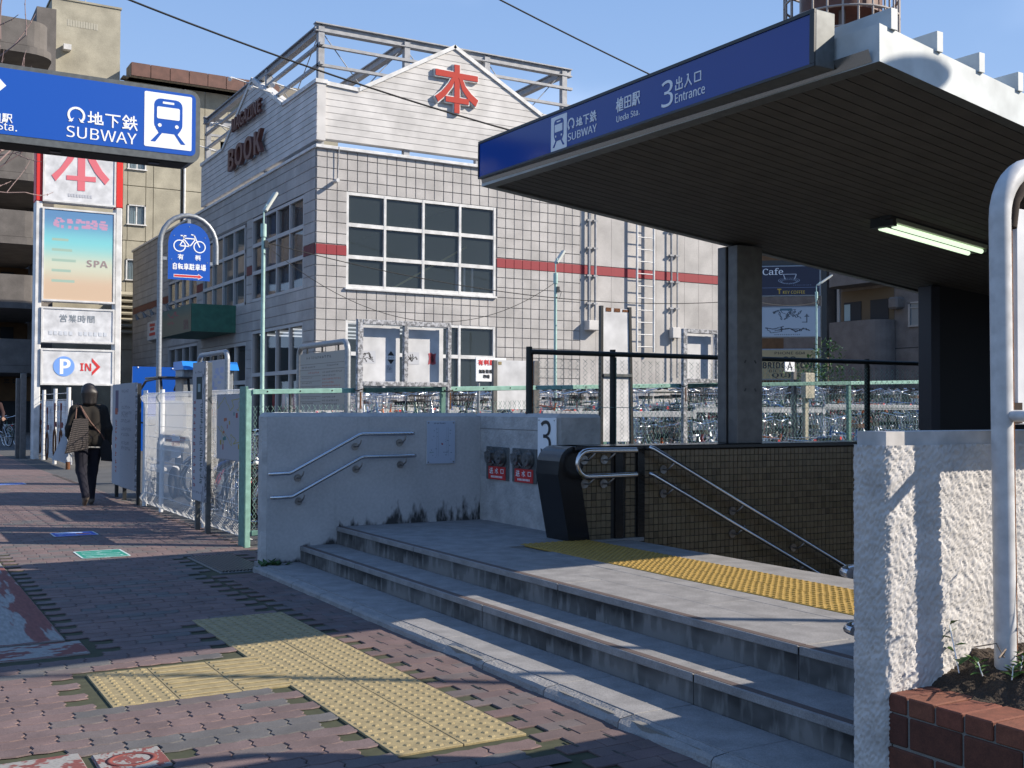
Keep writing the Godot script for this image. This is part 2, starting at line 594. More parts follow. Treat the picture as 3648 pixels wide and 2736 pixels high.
# ---------------------------------------------------------------- light and camera
func _ready() -> void:
	rng.seed = 20240311
	var cam := Camera3D.new()
	cam.name = "camera"
	add_child(cam)
	var pitch := 0.0214
	var roll := 0.00443
	var yaw := 0.52602
	var fwd := Vector3(sin(yaw) * cos(pitch), sin(pitch), -cos(yaw) * cos(pitch))
	var rt := Vector3(cos(yaw), 0, sin(yaw))
	var up := rt.cross(fwd)
	cam.basis = Basis(rt * cos(roll) + up * sin(roll), -rt * sin(roll) + up * cos(roll), -fwd)
	cam.position = EYE
	cam.fov = 38.12
	cam.near = 0.05
	cam.far = 900.0
	cam.current = true
	var env := Environment.new()
	var sky := Sky.new()
	var sm := ProceduralSkyMaterial.new()
	sm.sky_top_color = L(0.085, 0.19, 0.43)
	sm.sky_horizon_color = L(0.40, 0.55, 0.76)
	sm.sky_curve = 0.22
	sm.ground_bottom_color = L(0.12, 0.12, 0.12)
	sm.ground_horizon_color = L(0.3, 0.34, 0.38)
	sm.sun_angle_max = 12.0
	var cn := FastNoiseLite.new()
	cn.seed = 12
	cn.frequency = 0.9
	cn.fractal_octaves = 5
	var ci := Image.create(1024, 512, false, Image.FORMAT_RGBA8)
	for x in 1024:
		for y in 512:
			var th := PI * y / 512.0
			var ph := TAU * x / 1024.0
			var d := Vector3(sin(th) * cos(ph), cos(th), sin(th) * sin(ph))
			var k := cn.get_noise_3d(d.x * 2.2, d.y * 5.0, d.z * 2.2)
			var a := smoothstep(0.0, 0.55, k) * 0.14
			ci.set_pixel(x, y, Color(1, 1, 1, a))
	sm.sky_cover = ImageTexture.create_from_image(ci)
	sky.sky_material = sm
	env.background_mode = Environment.BG_SKY
	env.sky = sky
	env.tonemap_mode = Environment.TONE_MAPPER_LINEAR
	env.tonemap_exposure = 1.55
	env.sdfgi_enabled = true
	env.ssao_enabled = true
	env.ssil_enabled = true
	var we := WorldEnvironment.new()
	we.name = "environment"
	we.environment = env
	add_child(we)
	var sun := DirectionalLight3D.new()
	sun.name = "sun"
	sun.basis = Basis.looking_at(Vector3(-1.32, -1.0, -0.88), Vector3.UP)
	sun.light_energy = 1.6
	sun.light_angular_distance = 0.5
	sun.light_color = Color(1.0, 0.955, 0.89)
	sun.shadow_enabled = true
	add_child(sun)
	make_materials()
	ground()
	pavement()
	steps()
	side_walls()
	stairwell()
	canopy()
	bookstore()
	apartments()
	overhead_sign()
	street_fence()
	green_fence()
	notice_boards()
	pylon()
	lot_furniture()
	bicycles()
	people()
	right_corner()
	wires_and_trees()

# ---------------------------------------------------------------- ground, pavement, steps
func lot_y(x: float) -> float:
	return clampf((x - 3.3) * 0.0255, -0.02, 0.28)

func ground() -> void:
	var b := B.new()
	b.quad(Vector3(-300, -0.16, 60), Vector3(300, -0.16, 60), Vector3(300, -0.16, -400), Vector3(-300, -0.16, -400))
	struct("ground", b, M.asphalt)
	b = B.new()   # the bicycle park rises gently away from the street
	b.quad(Vector3(3.28, -0.006, -9.5), Vector3(14, 0.268, -9.5), Vector3(14, 0.268, -60), Vector3(3.28, -0.006, -60))
	b.quad(Vector3(14, 0.268, -9.5), Vector3(80, 0.268, -9.5), Vector3(80, 0.268, -60), Vector3(14, 0.268, -60))
	b.quad(Vector3(3.28, -0.3, -9.5), Vector3(80, -0.3, -9.5), Vector3(80, 0.268, -9.5), Vector3(3.28, -0.006, -9.5))
	struct("car_park_surface", b, M.asphalt)

func paver_mesh(kind: int, tone: Color) -> B:
	var b := B.new()
	b.col = tone
	var w := 0.228
	var h := 0.112
	var top := []
	for k in 5:
		var x := -w / 2 + w * k / 4.0
		top.append(Vector2(x, (0.006 if k % 2 == 1 else -0.006)))
	var side := [Vector2(0.009, -h / 6), Vector2(-0.009, h / 6)]
	var p := PackedVector2Array()
	for q in top:
		p.append(q + Vector2(0, -h / 2))
	for q in side:
		p.append(q + Vector2(w / 2, 0))
	for k in 5:
		p.append(top[4 - k] + Vector2(0, h / 2))
	for k in 2:
		p.append(side[1 - k] + Vector2(-w / 2, 0))
	var m := p.size()
	var ins := PackedVector2Array()
	var ino := PackedVector2Array()
	for q in p:
		ino.append(q - Vector2(signf(q.x) * 0.0022, signf(q.y) * 0.0018))
		ins.append(q - Vector2(signf(q.x) * 0.0062, signf(q.y) * 0.0055))
	var tilt := Vector2(rnd(-0.008, 0.008), rnd(-0.012, 0.012)) * (1.0 if kind > 0 else 0.0)
	var V := func(q: Vector2, y: float) -> Vector3: return Vector3(q.x, y + q.dot(tilt), q.y)
	var ix := Geometry2D.triangulate_polygon(ins)
	for k in range(0, ix.size(), 3):
		var a: Vector3 = V.call(ins[ix[k]], 0.0)
		var d: Vector3 = V.call(ins[ix[k + 1]], 0.0)
		var e: Vector3 = V.call(ins[ix[k + 2]], 0.0)
		if (d - a).cross(e - a).y < 0:
			b.tri(a, e, d)
		else:
			b.tri(a, d, e)
	for k in m:
		var k2 := (k + 1) % m
		b.quad(V.call(ino[k2], -0.0055), V.call(ino[k], -0.0055), V.call(ins[k], 0.0), V.call(ins[k2], 0.0))
	return b

func pavement() -> void:
	var side := place("pavement")
	var b := B.new()
	b.quad(Vector3(-4, -0.009, 8), Vector3(3.28, -0.009, 8), Vector3(3.28, -0.009, -80), Vector3(-4, -0.009, -80))
	b.quad(Vector3(-4, -0.16, 8), Vector3(3.28, -0.16, 8), Vector3(3.28, -0.009, 8), Vector3(-4, -0.009, 8))
	b.quad(Vector3(-4, -0.16, -80), Vector3(-4, -0.16, 8), Vector3(-4, -0.009, 8), Vector3(-4, -0.009, -80))
	obj("joint_sand", b, M.joint, side)
	# kept clear of pavers: [x0, x1, z0, z1]
	var clear := [[1.82, 2.44, -7.27, -4.04], [0.99, 1.83, -6.06, -5.33], [-0.6, 1.06, -11.4, -6.98], [-0.6, 1.13, -6.98, -6.55],
		[0.6, 1.07, -4.67, -4.37], [2.43, 2.9, -9.3, 0.5], [2.56, 3.0, -10.35, -9.15], [-0.4, 0.62, -4.8, -4.2]]
	var tones := [L(0.245, 0.165, 0.155), L(0.225, 0.16, 0.152), L(0.26, 0.18, 0.165), L(0.235, 0.168, 0.16), L(0.215, 0.152, 0.145), L(0.2, 0.165, 0.158), L(0.165, 0.158, 0.155)]
	for k in tones.size():
		tones[k] = tones[k].srgb_to_linear()
	var shapes := []
	for k in 14:
		shapes.append(paver_mesh(k, tones[k % 7] if k < 13 else tones[6]).mesh())
	var spots := []
	var row := 0
	var z := -2.6
	while z > -24.0:
		var x := 0.02 + (0.114 if row % 2 == 1 else 0.0)
		while x < 3.24:
			var ok := z < -8.9 or x < 2.4
			for q in clear:
				if x > q[0] - 0.06 and x < q[1] + 0.06 and z > q[2] - 0.03 and z < q[3] + 0.03:
					ok = false
			if x < 0.088 * -z - 0.5:
				ok = false
			if ok:
				spots.append(Vector3(x, 0, z))
			x += 0.228
		z -= 0.112
		row += 1
	var seen := func(p: Vector3) -> float: return p.z * p.z + p.x * p.x if p.x > -0.094 * p.z - 0.25 and p.z < -3.75 - (p.x - 1.0) * 0.0 else 1e6
	spots.sort_custom(func(p: Vector3, q: Vector3) -> bool: return seen.call(p) < seen.call(q))
	var far := B.new()
	for k in spots.size():
		var p: Vector3 = spots[k]
		var shade := int(rnd(0, 13))
		# two bands of greyer stones cross the pavement
		if (absf(p.z + 4.66) < 0.14 and p.x > 1.0) or (absf(p.z + 9.0) < 0.12 and rnd(0, 1) < 0.6):
			shade = [6, 13][int(rnd(0, 1.99))]
		if k < 300:
			obj("paver", shapes[shade], M.paver, side, T(p.x, rnd(-0.0012, 0.0012), p.z))
		else:
			var one := paver_mesh(1, tones[shade % 7]) if k < 1100 else null
			if one:
				var base := far.v.size()
				for q in one.v.size():
					far.v.append(one.v[q] + p)
					far.n.append(one.n[q])
					far.c.append(one.c[q])
					far.t.append(one.t[q])
				for q in one.i:
					far.i.append(q + base)
			else:
				far.col = tones[shade % 7]
				var w := 0.1115
				far.quad(p + Vector3(-w, 0, 0.0525), p + Vector3(w, 0, 0.0525), p + Vector3(w, 0, -0.0525), p + Vector3(-w, 0, -0.0525))
	stuff(obj("distant_pavers", far, M.paver, side))
	b = B.new()
	b.col = tones[0]
	b.quad(Vector3(-4, -0.004, -24.05), Vector3(3.28, -0.004, -24.05), Vector3(3.28, -0.004, -80), Vector3(-4, -0.004, -80))
	obj("distant_paving", b, M.paver, side)
	# tactile paving: two columns of dotted tiles, and a short branch of dotted and ribbed ones
	var dots := tactile_tile(false, 0.298, 0.318, 5, 5)
	for r in 10:
		for k in 2:
			obj("tactile_tile", dots, M.tactile, side, T(1.985 + k * 0.302, rnd(-0.001, 0.001), -4.22 - r * 0.3205))
	var half := tactile_tile(false, 0.3, 0.35, 5, 6)
	for k in 2:
		obj("tactile_tile", half, M.tactile, side, T(1.145, 0, -5.52 - k * 0.355))
	var ribs := tactile_tile(true, 0.3, 0.35, 0, 0)
	for k in 2:
		for q in 2:
			obj("ribbed_tactile_tile", ribs, M.tactile, side, T(1.4475 + k * 0.3025 - 0.0, 0, -5.52 - q * 0.355))
	# small speckled stones between the tactile paving and the kerb
	var small := []
	for k in 5:
		b = B.new()
		b.col = tones[[1, 0, 4, 2, 5][k]] * rnd(0.82, 1.0)
		b.bev(Vector3(0, -0.005, 0), Vector3(0.193, 0.01, 0.0985), 0.0022)
		small.append(b.mesh())
	row = 0
	z = -3.2
	var edge := B.new()
	while z > -9.15:
		var x := 2.45 + (0.0 if row % 2 == 0 else 0.098) + 0.09
		while x < 2.86:
			if not (x > 2.5 and z < -9.05):
				obj("speckled_stone", small[int(rnd(0, 4.99))], M.speckled, side, T(x, rnd(-0.0015, 0.0015), z))
			x += 0.1955
		z -= 0.1005
		row += 1
	# thin slots left open between every second pair of stones
	for r in range(0, 55, 2):
		for k in 2:
			var xx := 2.53 + k * 0.19 + (0.095 if r % 4 == 0 else 0.0)
			if xx < 2.8:
				edge.box(Vector3(xx, 0.0008, -3.25 - r * 0.1005), Vector3(0.012, 0.0012, 0.09))
	obj("drain_slots", edge, M.rail_dark, side)
	stuff(side.get_child(side.get_child_count() - 1))
	# concrete lids with worn red paint
	var lids := [[0.19, 1.05, -11.4, -7.0, "long worn concrete slab with flaking red paint along the pavement edge"], [0.2, 1.12, -6.965, -6.57, "worn red concrete lid between the long painted slab and the bare pavers"],
		[0.77, 1.06, -4.665, -4.375, "square concrete lid with a worn red ring painted on it"], [0.1, 0.765, -4.72, -4.3, "worn red lid beside the square one with a ring"]]
	for k in lids.size():
		var q: Array = lids[k]
		var o := thing("painted_lid", q[4], "lid", Vector3((q[0] + q[1]) / 2, 0, (q[2] + q[3]) / 2))
		b = B.new()
		var sx: float = q[1] - q[0] - 0.03
		var sz: float = q[3] - q[2] - 0.03
		b.bev(Vector3(0, -0.01, 0), Vector3(sx, 0.026, sz), 0.006)
		obj("slab", b, M.worn_red, o)
		if k == 2:
			b = B.new()
			var ring := PackedVector3Array()
			for a in 20:
				ring.append(Vector3(0.085 * cos(TAU * a / 20), 0.0035, 0.075 * sin(TAU * a / 20)))
			b.tube(ring, 0.014, 4, 0.014, true)
			var sq := obj("painted_ring", b, M.worn_paint, o)
			sq.scale = Vector3(1, 0.12, 1)
			sq.position.y = 0.003
	# printed notices stuck on the pavement
	var marks := [[1.915, -10.9, 0.43, 0.55, "mint", "green sticker notice on the pavement near the fence"], [1.95, -12.72, 0.45, 0.39, "blue_bright", "blue sticker notice with red and white print on the pavement"], [2.2, -21.35, 0.5, 0.5, "print_blue", "faded blue sticker far along the pavement"]]
	for k in 3:
		var q: Array = marks[k]
		var im := blank(96, 96, [Color(0.1, 0.5, 0.42), Color(0.12, 0.3, 0.68), Color(0.3, 0.42, 0.7)][k])
		im.fill_rect(Rect2i(0, 0, 96, 4), Color(0.7, 0.75, 0.75))
		im.fill_rect(Rect2i(0, 92, 96, 4), Color(0.7, 0.75, 0.75))
		im.fill_rect(Rect2i(0, 0, 4, 96), Color(0.7, 0.75, 0.75))
		im.fill_rect(Rect2i(92, 0, 4, 96), Color(0.7, 0.75, 0.75))
		if k == 1:
			im.fill_rect(Rect2i(52, 40, 30, 20), Color(0.7, 0.2, 0.15))
			im.fill_rect(Rect2i(10, 14, 60, 14), Color(0.75, 0.8, 0.85))
		for a in 4:
			scribble(im, 12, 20 + a * 16, 70, 14, 5, Color(0.7, 0.78, 0.78), 2)
		b = B.new()
		b.prism(round_rect(-q[2] / 2, -q[3] / 2, q[2] / 2, q[3] / 2, 0.04), 0, 0.002, Transform3D(Basis(Vector3(1, 0, 0), Vector3(0, 0, -1), Vector3(0, 1, 0)), Vector3(0, 0.003, 0)))
		var o := obj("pavement_sticker", b, printed("sticker_%d" % k, im, 0.7))
		(o.material_override as StandardMaterial3D).uv1_triplanar = true
		(o.material_override as StandardMaterial3D).uv1_scale = Vector3(1 / q[2], 1 / q[2], 1 / q[3])
		(o.material_override as StandardMaterial3D).uv1_offset = Vector3(0.5, 0.5, 0.5)
		o.position = Vector3(q[0], 0.0, q[1])
		tag(o, q[5], "sticker")
	# drain grating by the fence post
	var gr := thing("drain_grate", "dark ribbed drain grating in the pavement by the green fence post", "grate", Vector3(2.77, 0, -9.76))
	b = B.new()
	b.bev(Vector3(0, -0.006, 0), Vector3(0.42, 0.012, 1.12), 0.003)
	obj("frame", b, M.frame_grey, gr)
	for k in 13:
		b = B.new()
		b.bev(Vector3(-0.18 + k * 0.03, 0.004, 0), Vector3(0.016, 0.014, 1.06), 0.003)
		obj("grate_bar", b, M.frame_dark, gr)

func tactile_tile(ribbed: bool, w: float, d: float, nx: int, nz: int) -> ArrayMesh:
	var b := B.new()
	b.bev(Vector3(0, -0.004, 0), Vector3(w, 0.012, d), 0.002)
	if ribbed:
		for k in 4:
			var z := (k - 1.5) * d / 4
			b.bev(Vector3(0, 0.004, z), Vector3(w * 0.92, 0.007, 0.026), 0.0034)
	for k in nx:
		for q in nz:
			var o := Vector3((k - (nx - 1) / 2.0) * w / nx, 0.002, (q - (nz - 1) / 2.0) * d / nz)
			var ring := 6
			for a in ring:
				var u := Vector3(cos(TAU * a / ring), 0, -sin(TAU * a / ring))
				var v2 := Vector3(cos(TAU * (a + 1) / ring), 0, -sin(TAU * (a + 1) / ring))
				b.quad(o + u * 0.0165, o + v2 * 0.0165, o + v2 * 0.01 + Vector3(0, 0.0055, 0), o + u * 0.01 + Vector3(0, 0.0055, 0))
				b.tri(o + u * 0.01 + Vector3(0, 0.0055, 0), o + v2 * 0.01 + Vector3(0, 0.0055, 0), o + Vector3(0, 0.0065, 0))
	return b.mesh()

func steps() -> void:
	var s := place("steps")
	var b := B.new()
	b.mm(Vector3(2.86, -0.12, -9.2), Vector3(3.6, 0.038, -2.72))
	b.mm(Vector3(3.27, 0.038, -9.2), Vector3(3.6, 0.172, -2.72))
	b.mm(Vector3(3.6, -0.12, -9.2), Vector3(5.24, 0.322, -2.72))
	obj("bed", b, M.grout, s)
	# kerb stones, chipped here and there
	var z := -2.72
	var k := 0
	while z > -9.15:
		var d := minf(0.61, z + 9.2)
		b = B.new()
		var n := 5
		var broken := k in [1, 2, 4]
		var prev := []
		for a in n + 1:
			var zz := z - 0.003 - (d - 0.006) * a / n
			var bite := rnd(0.0, 0.03) if broken and a > 0 and a < n else rnd(0, 0.004)
			var low := rnd(0, 0.02) if broken and a > 0 and a < n else 0.0
			var ring := [Vector3(2.822 + bite * 0.4, -0.02, zz), Vector3(2.824 + bite, 0.026 - low, zz), Vector3(2.836 + bite * 1.6, 0.04 - low * 0.6, zz), Vector3(2.905, 0.047, zz)]
			if a > 0:
				for q in 3:
					b.quad(prev[q], ring[q], ring[q + 1], prev[q + 1])
			prev = ring
		obj("kerb_stone", b, M.granite_edge, s)
		z -= 0.61
		k += 1
	var slab := B.new()
	slab.bev(Vector3(0, -0.02, 0), Vector3(0.325, 0.04, 0.606), 0.0025)
	var sm := slab.mesh()
	for q in 11:
		var zz := -2.72 - 0.305 - q * 0.61
		if zz > -9.2:
			obj("paving_slab", sm, M.granite, s, T(3.072, 0.05 + rnd(-0.001, 0.001), zz))
	# two steps of long stones with a brown strip let into each edge
	for st in 2:
		var x0: float = [3.24, 3.57][st]
		var y1: float = [0.185, 0.335][st]
		var cuts: Array = [[-2.72, -3.945, -5.93, -7.964, -9.2], [-2.72, -3.625, -5.6, -7.62, -9.2]][st]
		for q in 4:
			var za: float = cuts[q] - 0.004
			var zb: float = cuts[q + 1] + 0.004
			var o := obj("step_stone", B.new().bev(Vector3(x0 + 0.165, y1 - 0.02, (za + zb) / 2), Vector3(0.33, 0.04, za - zb), 0.004), M.granite, s)
			b = B.new()
			b.mm(Vector3(x0 + 0.004, y1 - 0.155, za), Vector3(x0 + 0.05, y1 - 0.006, zb))
			obj("riser_face", b, M.riser, o)
			b = B.new()
			b.mm(Vector3(x0 + 0.012, y1 - 0.002, za + 0.0), Vector3(x0 + 0.052, y1 + 0.0018, zb))
			obj("edge_strip", b, M.nosing, o)
	# the landing: rows of granite slabs, yellow dotted tiles before the stairs
	var ps := B.new()
	ps.bev(Vector3(0, -0.015, 0), Vector3(0.3, 0.03, 0.633), 0.002)
	sm = ps.mesh()
	var pn := B.new()
	pn.bev(Vector3(0, -0.015, 0), Vector3(0.142, 0.03, 0.633), 0.002)
	var pe := B.new()
	pe.bev(Vector3(0, -0.015, 0), Vector3(0.314, 0.03, 0.633), 0.002)
	for r in 4:
		var x: float = [4.025, 4.264, 5.112, 3.0][r]
		if r == 3:
			continue
		for q in 11:
			var zz := -2.72 - 0.3175 - q * 0.636 + (0.3 if r == 1 else 0.0)
			if zz < -9.1 or zz > -2.9:
				continue
			if r > 0 and zz < -7.1:
				continue
			obj("landing_slab", (sm if r == 0 else (pn if r == 1 else pe)) if true else null, M.granite, s, T(x + (0.0 if r != 0 else 0.014), 0.335 + rnd(-0.0008, 0.0008), zz))
	b = B.new()
	b.mm(Vector3(3.9, 0.31, -9.2), Vector3(5.0, 0.332, -7.3))
	obj("landing_bed", b, M.granite, s)
	for q in 6:
		for a in 2:
			obj("landing_slab", ps, M.granite, s, Transform3D(Basis(Vector3.UP, PI / 2), Vector3(4.512 + a * 0.636, 0.3358, -7.42 - q * 0.303)))
	var dots := tactile_tile(false, 0.302, 0.302, 6, 6)
	for q in 15:
		for a in 2:
			obj("yellow_tactile_tile", dots, M.tactile_bright, s, T(4.49 + a * 0.306, 0.337, -2.9 - q * 0.306))

func handrail(z: float, wall_z: float, label: String) -> void:
	var o := thing("wall_handrail", label, "handrail")
	var sgn := signf(z - wall_z)
	for k in 2:
		var y := 0.815 - k * 0.2
		var dx := k * 0.018
		var b := B.new()
		b.tube(pts([Vector3(2.955 + dx, y - 0.004, z - sgn * 0.05), Vector3(2.962 + dx, y - 0.002, z - sgn * 0.015), Vector3(2.99 + dx, y, z), Vector3(3.105 + dx, y + 0.002, z), Vector3(3.125 + dx, y + 0.008, z), Vector3(3.735 + dx, y + 0.32, z), Vector3(3.765 + dx, y + 0.328, z),
			Vector3(4.235 + dx, y + 0.33, z), Vector3(4.262 + dx, y + 0.33, z - sgn * 0.012), Vector3(4.272 + dx, y + 0.328, z - sgn * 0.045)]), 0.0172, 10)
		obj("rail", b, M.steel, o)
		for q in 3:
			var at: Array = [[3.213, 0.045], [3.738, 0.22 + 0.0], [4.166, 0.249]][q]
			var by: float = y - 0.045 + (0.0 if q == 0 else (0.262 if q == 1 else 0.292))
			b = B.new()
			var c := Vector3(at[0] + dx * 0.5, by, wall_z)
			b.rod(c + Vector3(0, 0, sgn * 0.001), c + Vector3(0, 0, sgn * 0.012), 0.033, 14)
			b.tube(pts([c, c + Vector3(0, 0, (z - wall_z) * 0.7), Vector3(c.x + 0.012, c.y + 0.03, z), Vector3(c.x + 0.02, c.y + 0.062, z)]), 0.007, 6)
			obj("bracket", b, M.steel_dull, o)

func side_walls() -> void:
	# rendered wall beside the steps, with the handrail
	var w := thing("side_wall", "grey rendered wall with two handrails, stained black along the steps", "wall")
	var b := B.new()
	b.bev(Vector3(3.95, 0.53, -9.285), Vector3(2.08, 1.6, 0.165), 0.035)
	obj("wall_body", b, M.stucco_soft, w)
	b = B.new()
	b.quad(Vector3(2.945, 0.0, -9.199), Vector3(4.999, 0.0, -9.199), Vector3(4.999, 1.296, -9.199), Vector3(2.945, 1.296, -9.199))
	obj("rendered_face", b, M.wall_stained, w)
	handrail(-9.1, -9.2, "pair of polished steel handrails on the stained wall left of the steps")
	handrail(-2.8, -2.7, "pair of polished steel handrails whose curled ends show past the white pier")
	# evacuation plan
	var im := blank(128, 176, Color(0.66, 0.7, 0.76))
	glyph_rows(im, 30, 6, 80, 1, 8, 6, Color(0.15, 0.17, 0.2))
	for k in 4:
		im.fill_rect(Rect2i(44 + k * 8 + (k / 2) * 30, 26, 1, 120), Color(0.5, 0.53, 0.58))
	for k in 22:
		im.fill_rect(Rect2i(int(rnd(10, 110)), int(rnd(30, 160)), int(rnd(2, 8)), 2), Color(0.3, 0.33, 0.38))
	im.fill_rect(Rect2i(66, 92, 7, 7), Color(0.6, 0.3, 0.32))
	glyph_rows(im, 12, 128, 30, 1, 7, 4, Color(0.3, 0.4, 0.36))
	glyph_rows(im, 74, 128, 30, 1, 7, 4, Color(0.35, 0.38, 0.42))
	var p := thing("plan_plate", "pale metal plate with a line plan, screwed to the stained wall", "plate", Vector3(4.58, 1.06, -9.19))
	obj("plate", B.new().bev(Vector3(0, 0, 0), Vector3(0.292, 0.394, 0.008), 0.002), M.white_sheet, p)
	obj("printed_plan", B.new().quad(Vector3(-0.143, -0.194, 0.0055), Vector3(0.143, -0.194, 0.0055), Vector3(0.143, 0.194, 0.0055), Vector3(-0.143, 0.194, 0.0055)), printed("plan_print", im, 0.4), p)
	for k in 4:
		obj("screw", B.new().ball(Vector3(0.128 * (1 if k % 2 else -1), 0.18 * (1 if k > 1 else -1), 0.006), Vector3(0.008, 0.008, 0.005), 8, 4), M.steel_dull, p)
	# thick wall with the station number and the hose connections
	var n := thing("number_wall", "thick grey rendered wall carrying the number three plate and fire inlets", "wall")
	obj("wall_body", B.new().bev(Vector3(5.225, 0.53, -8.59), Vector3(0.45, 1.6, 1.5), 0.03), M.stucco_soft, n)
	obj("crack", B.new().box(Vector3(5.0, 1.186, -8.6), Vector3(0.006, 0.005, 1.44)), M.grout, n)
	var f := Transform3D(Basis(Vector3(0, 0, 1), Vector3.UP, Vector3(-1, 0, 0)), Vector3(4.982, 0, 0))
	var s := thing("number_plate", "tall white plate with a large black 3 on the grey wall", "sign", Vector3(0, 0, 0))
	obj("plate", B.new().bev(Vector3(4.99, 1.098, -7.997), Vector3(0.012, 0.396, 0.292), 0.002), M.print_white, s)
	words(s, "numeral", "3", -8.085, 0.99, 0.16, 0.285, f, M.print_black, 0.003)
	b = B.new()
	for k in 3:
		ink(b, ["出", "入", "口"][k], -8.12 + k * 0.083, 0.918, 0.072, 0.058, f, 0.1)
	obj("lettering", b, M.print_black, s)
	for k in 2:
		obj("screw", B.new().ball(Vector3(4.983, 1.275, -8.12 + k * 0.245), Vector3(0.004, 0.007, 0.007), 8, 4), M.steel_dull, s)
	for k in 2:
		var z0: float = [-9.06, -8.58][k]
		var h := thing("fire_inlet", ["twin fire hose inlets with a red plate, nearer the wall corner", "twin fire hose inlets with a red plate, beside the number plate"][k], "fire inlet", Vector3(0, 0, 0), 0, "fire hose inlets in the grey wall")
		obj("back_plate", B.new().bev(Vector3(4.994, 0.873, z0 + 0.205), Vector3(0.016, 0.3, 0.41), 0.004), M.frame_grey, h)
		for q in 2:
			var c := Vector3(4.986, 0.932, z0 + 0.11 + q * 0.19)
			b = B.new()
			b.rod(c, c + Vector3(-0.02, 0, 0), 0.082, 20)
			b.rod(c, c + Vector3(-0.05, 0, 0), 0.058, 20)
			b.rod(c, c + Vector3(-0.058, 0, 0), 0.022, 12)
			for e in 3:
				b.box(c + Vector3(-0.03, 0.062 * sin(TAU * e / 3 + 0.5), 0.062 * cos(TAU * e / 3 + 0.5)), Vector3(0.04, 0.016, 0.016))
			obj("hose_cap", b, M.steel_dull, h)
		b = B.new()
		b.tube(pts([Vector3(4.95, 0.93, z0 + 0.13), Vector3(4.96, 0.885, z0 + 0.17), Vector3(4.965, 0.86, z0 + 0.205), Vector3(4.96, 0.885, z0 + 0.25), Vector3(4.95, 0.93, z0 + 0.28)]), 0.004, 5)
		obj("chain", b, M.steel_dull, h)
		obj("red_plate", B.new().box(Vector3(4.984, 0.785, z0 + 0.21), Vector3(0.008, 0.118, 0.31)), M.print_red, h)
		b = B.new()
		var f2 := Transform3D(f.basis, Vector3(4.979, 0, 0))
		for q in 3:
			ink(b, ["送", "水", "口"][q], z0 + 0.08 + q * 0.1, 0.776, 0.066, 0.056, f2, 0.1, 0.002)
		for q in 9:
			b.box(Vector3(4.979, 0.75, z0 + 0.115 + q * 0.024), Vector3(0.003, 0.018, 0.012))
		obj("lettering", b, M.print_white, h)

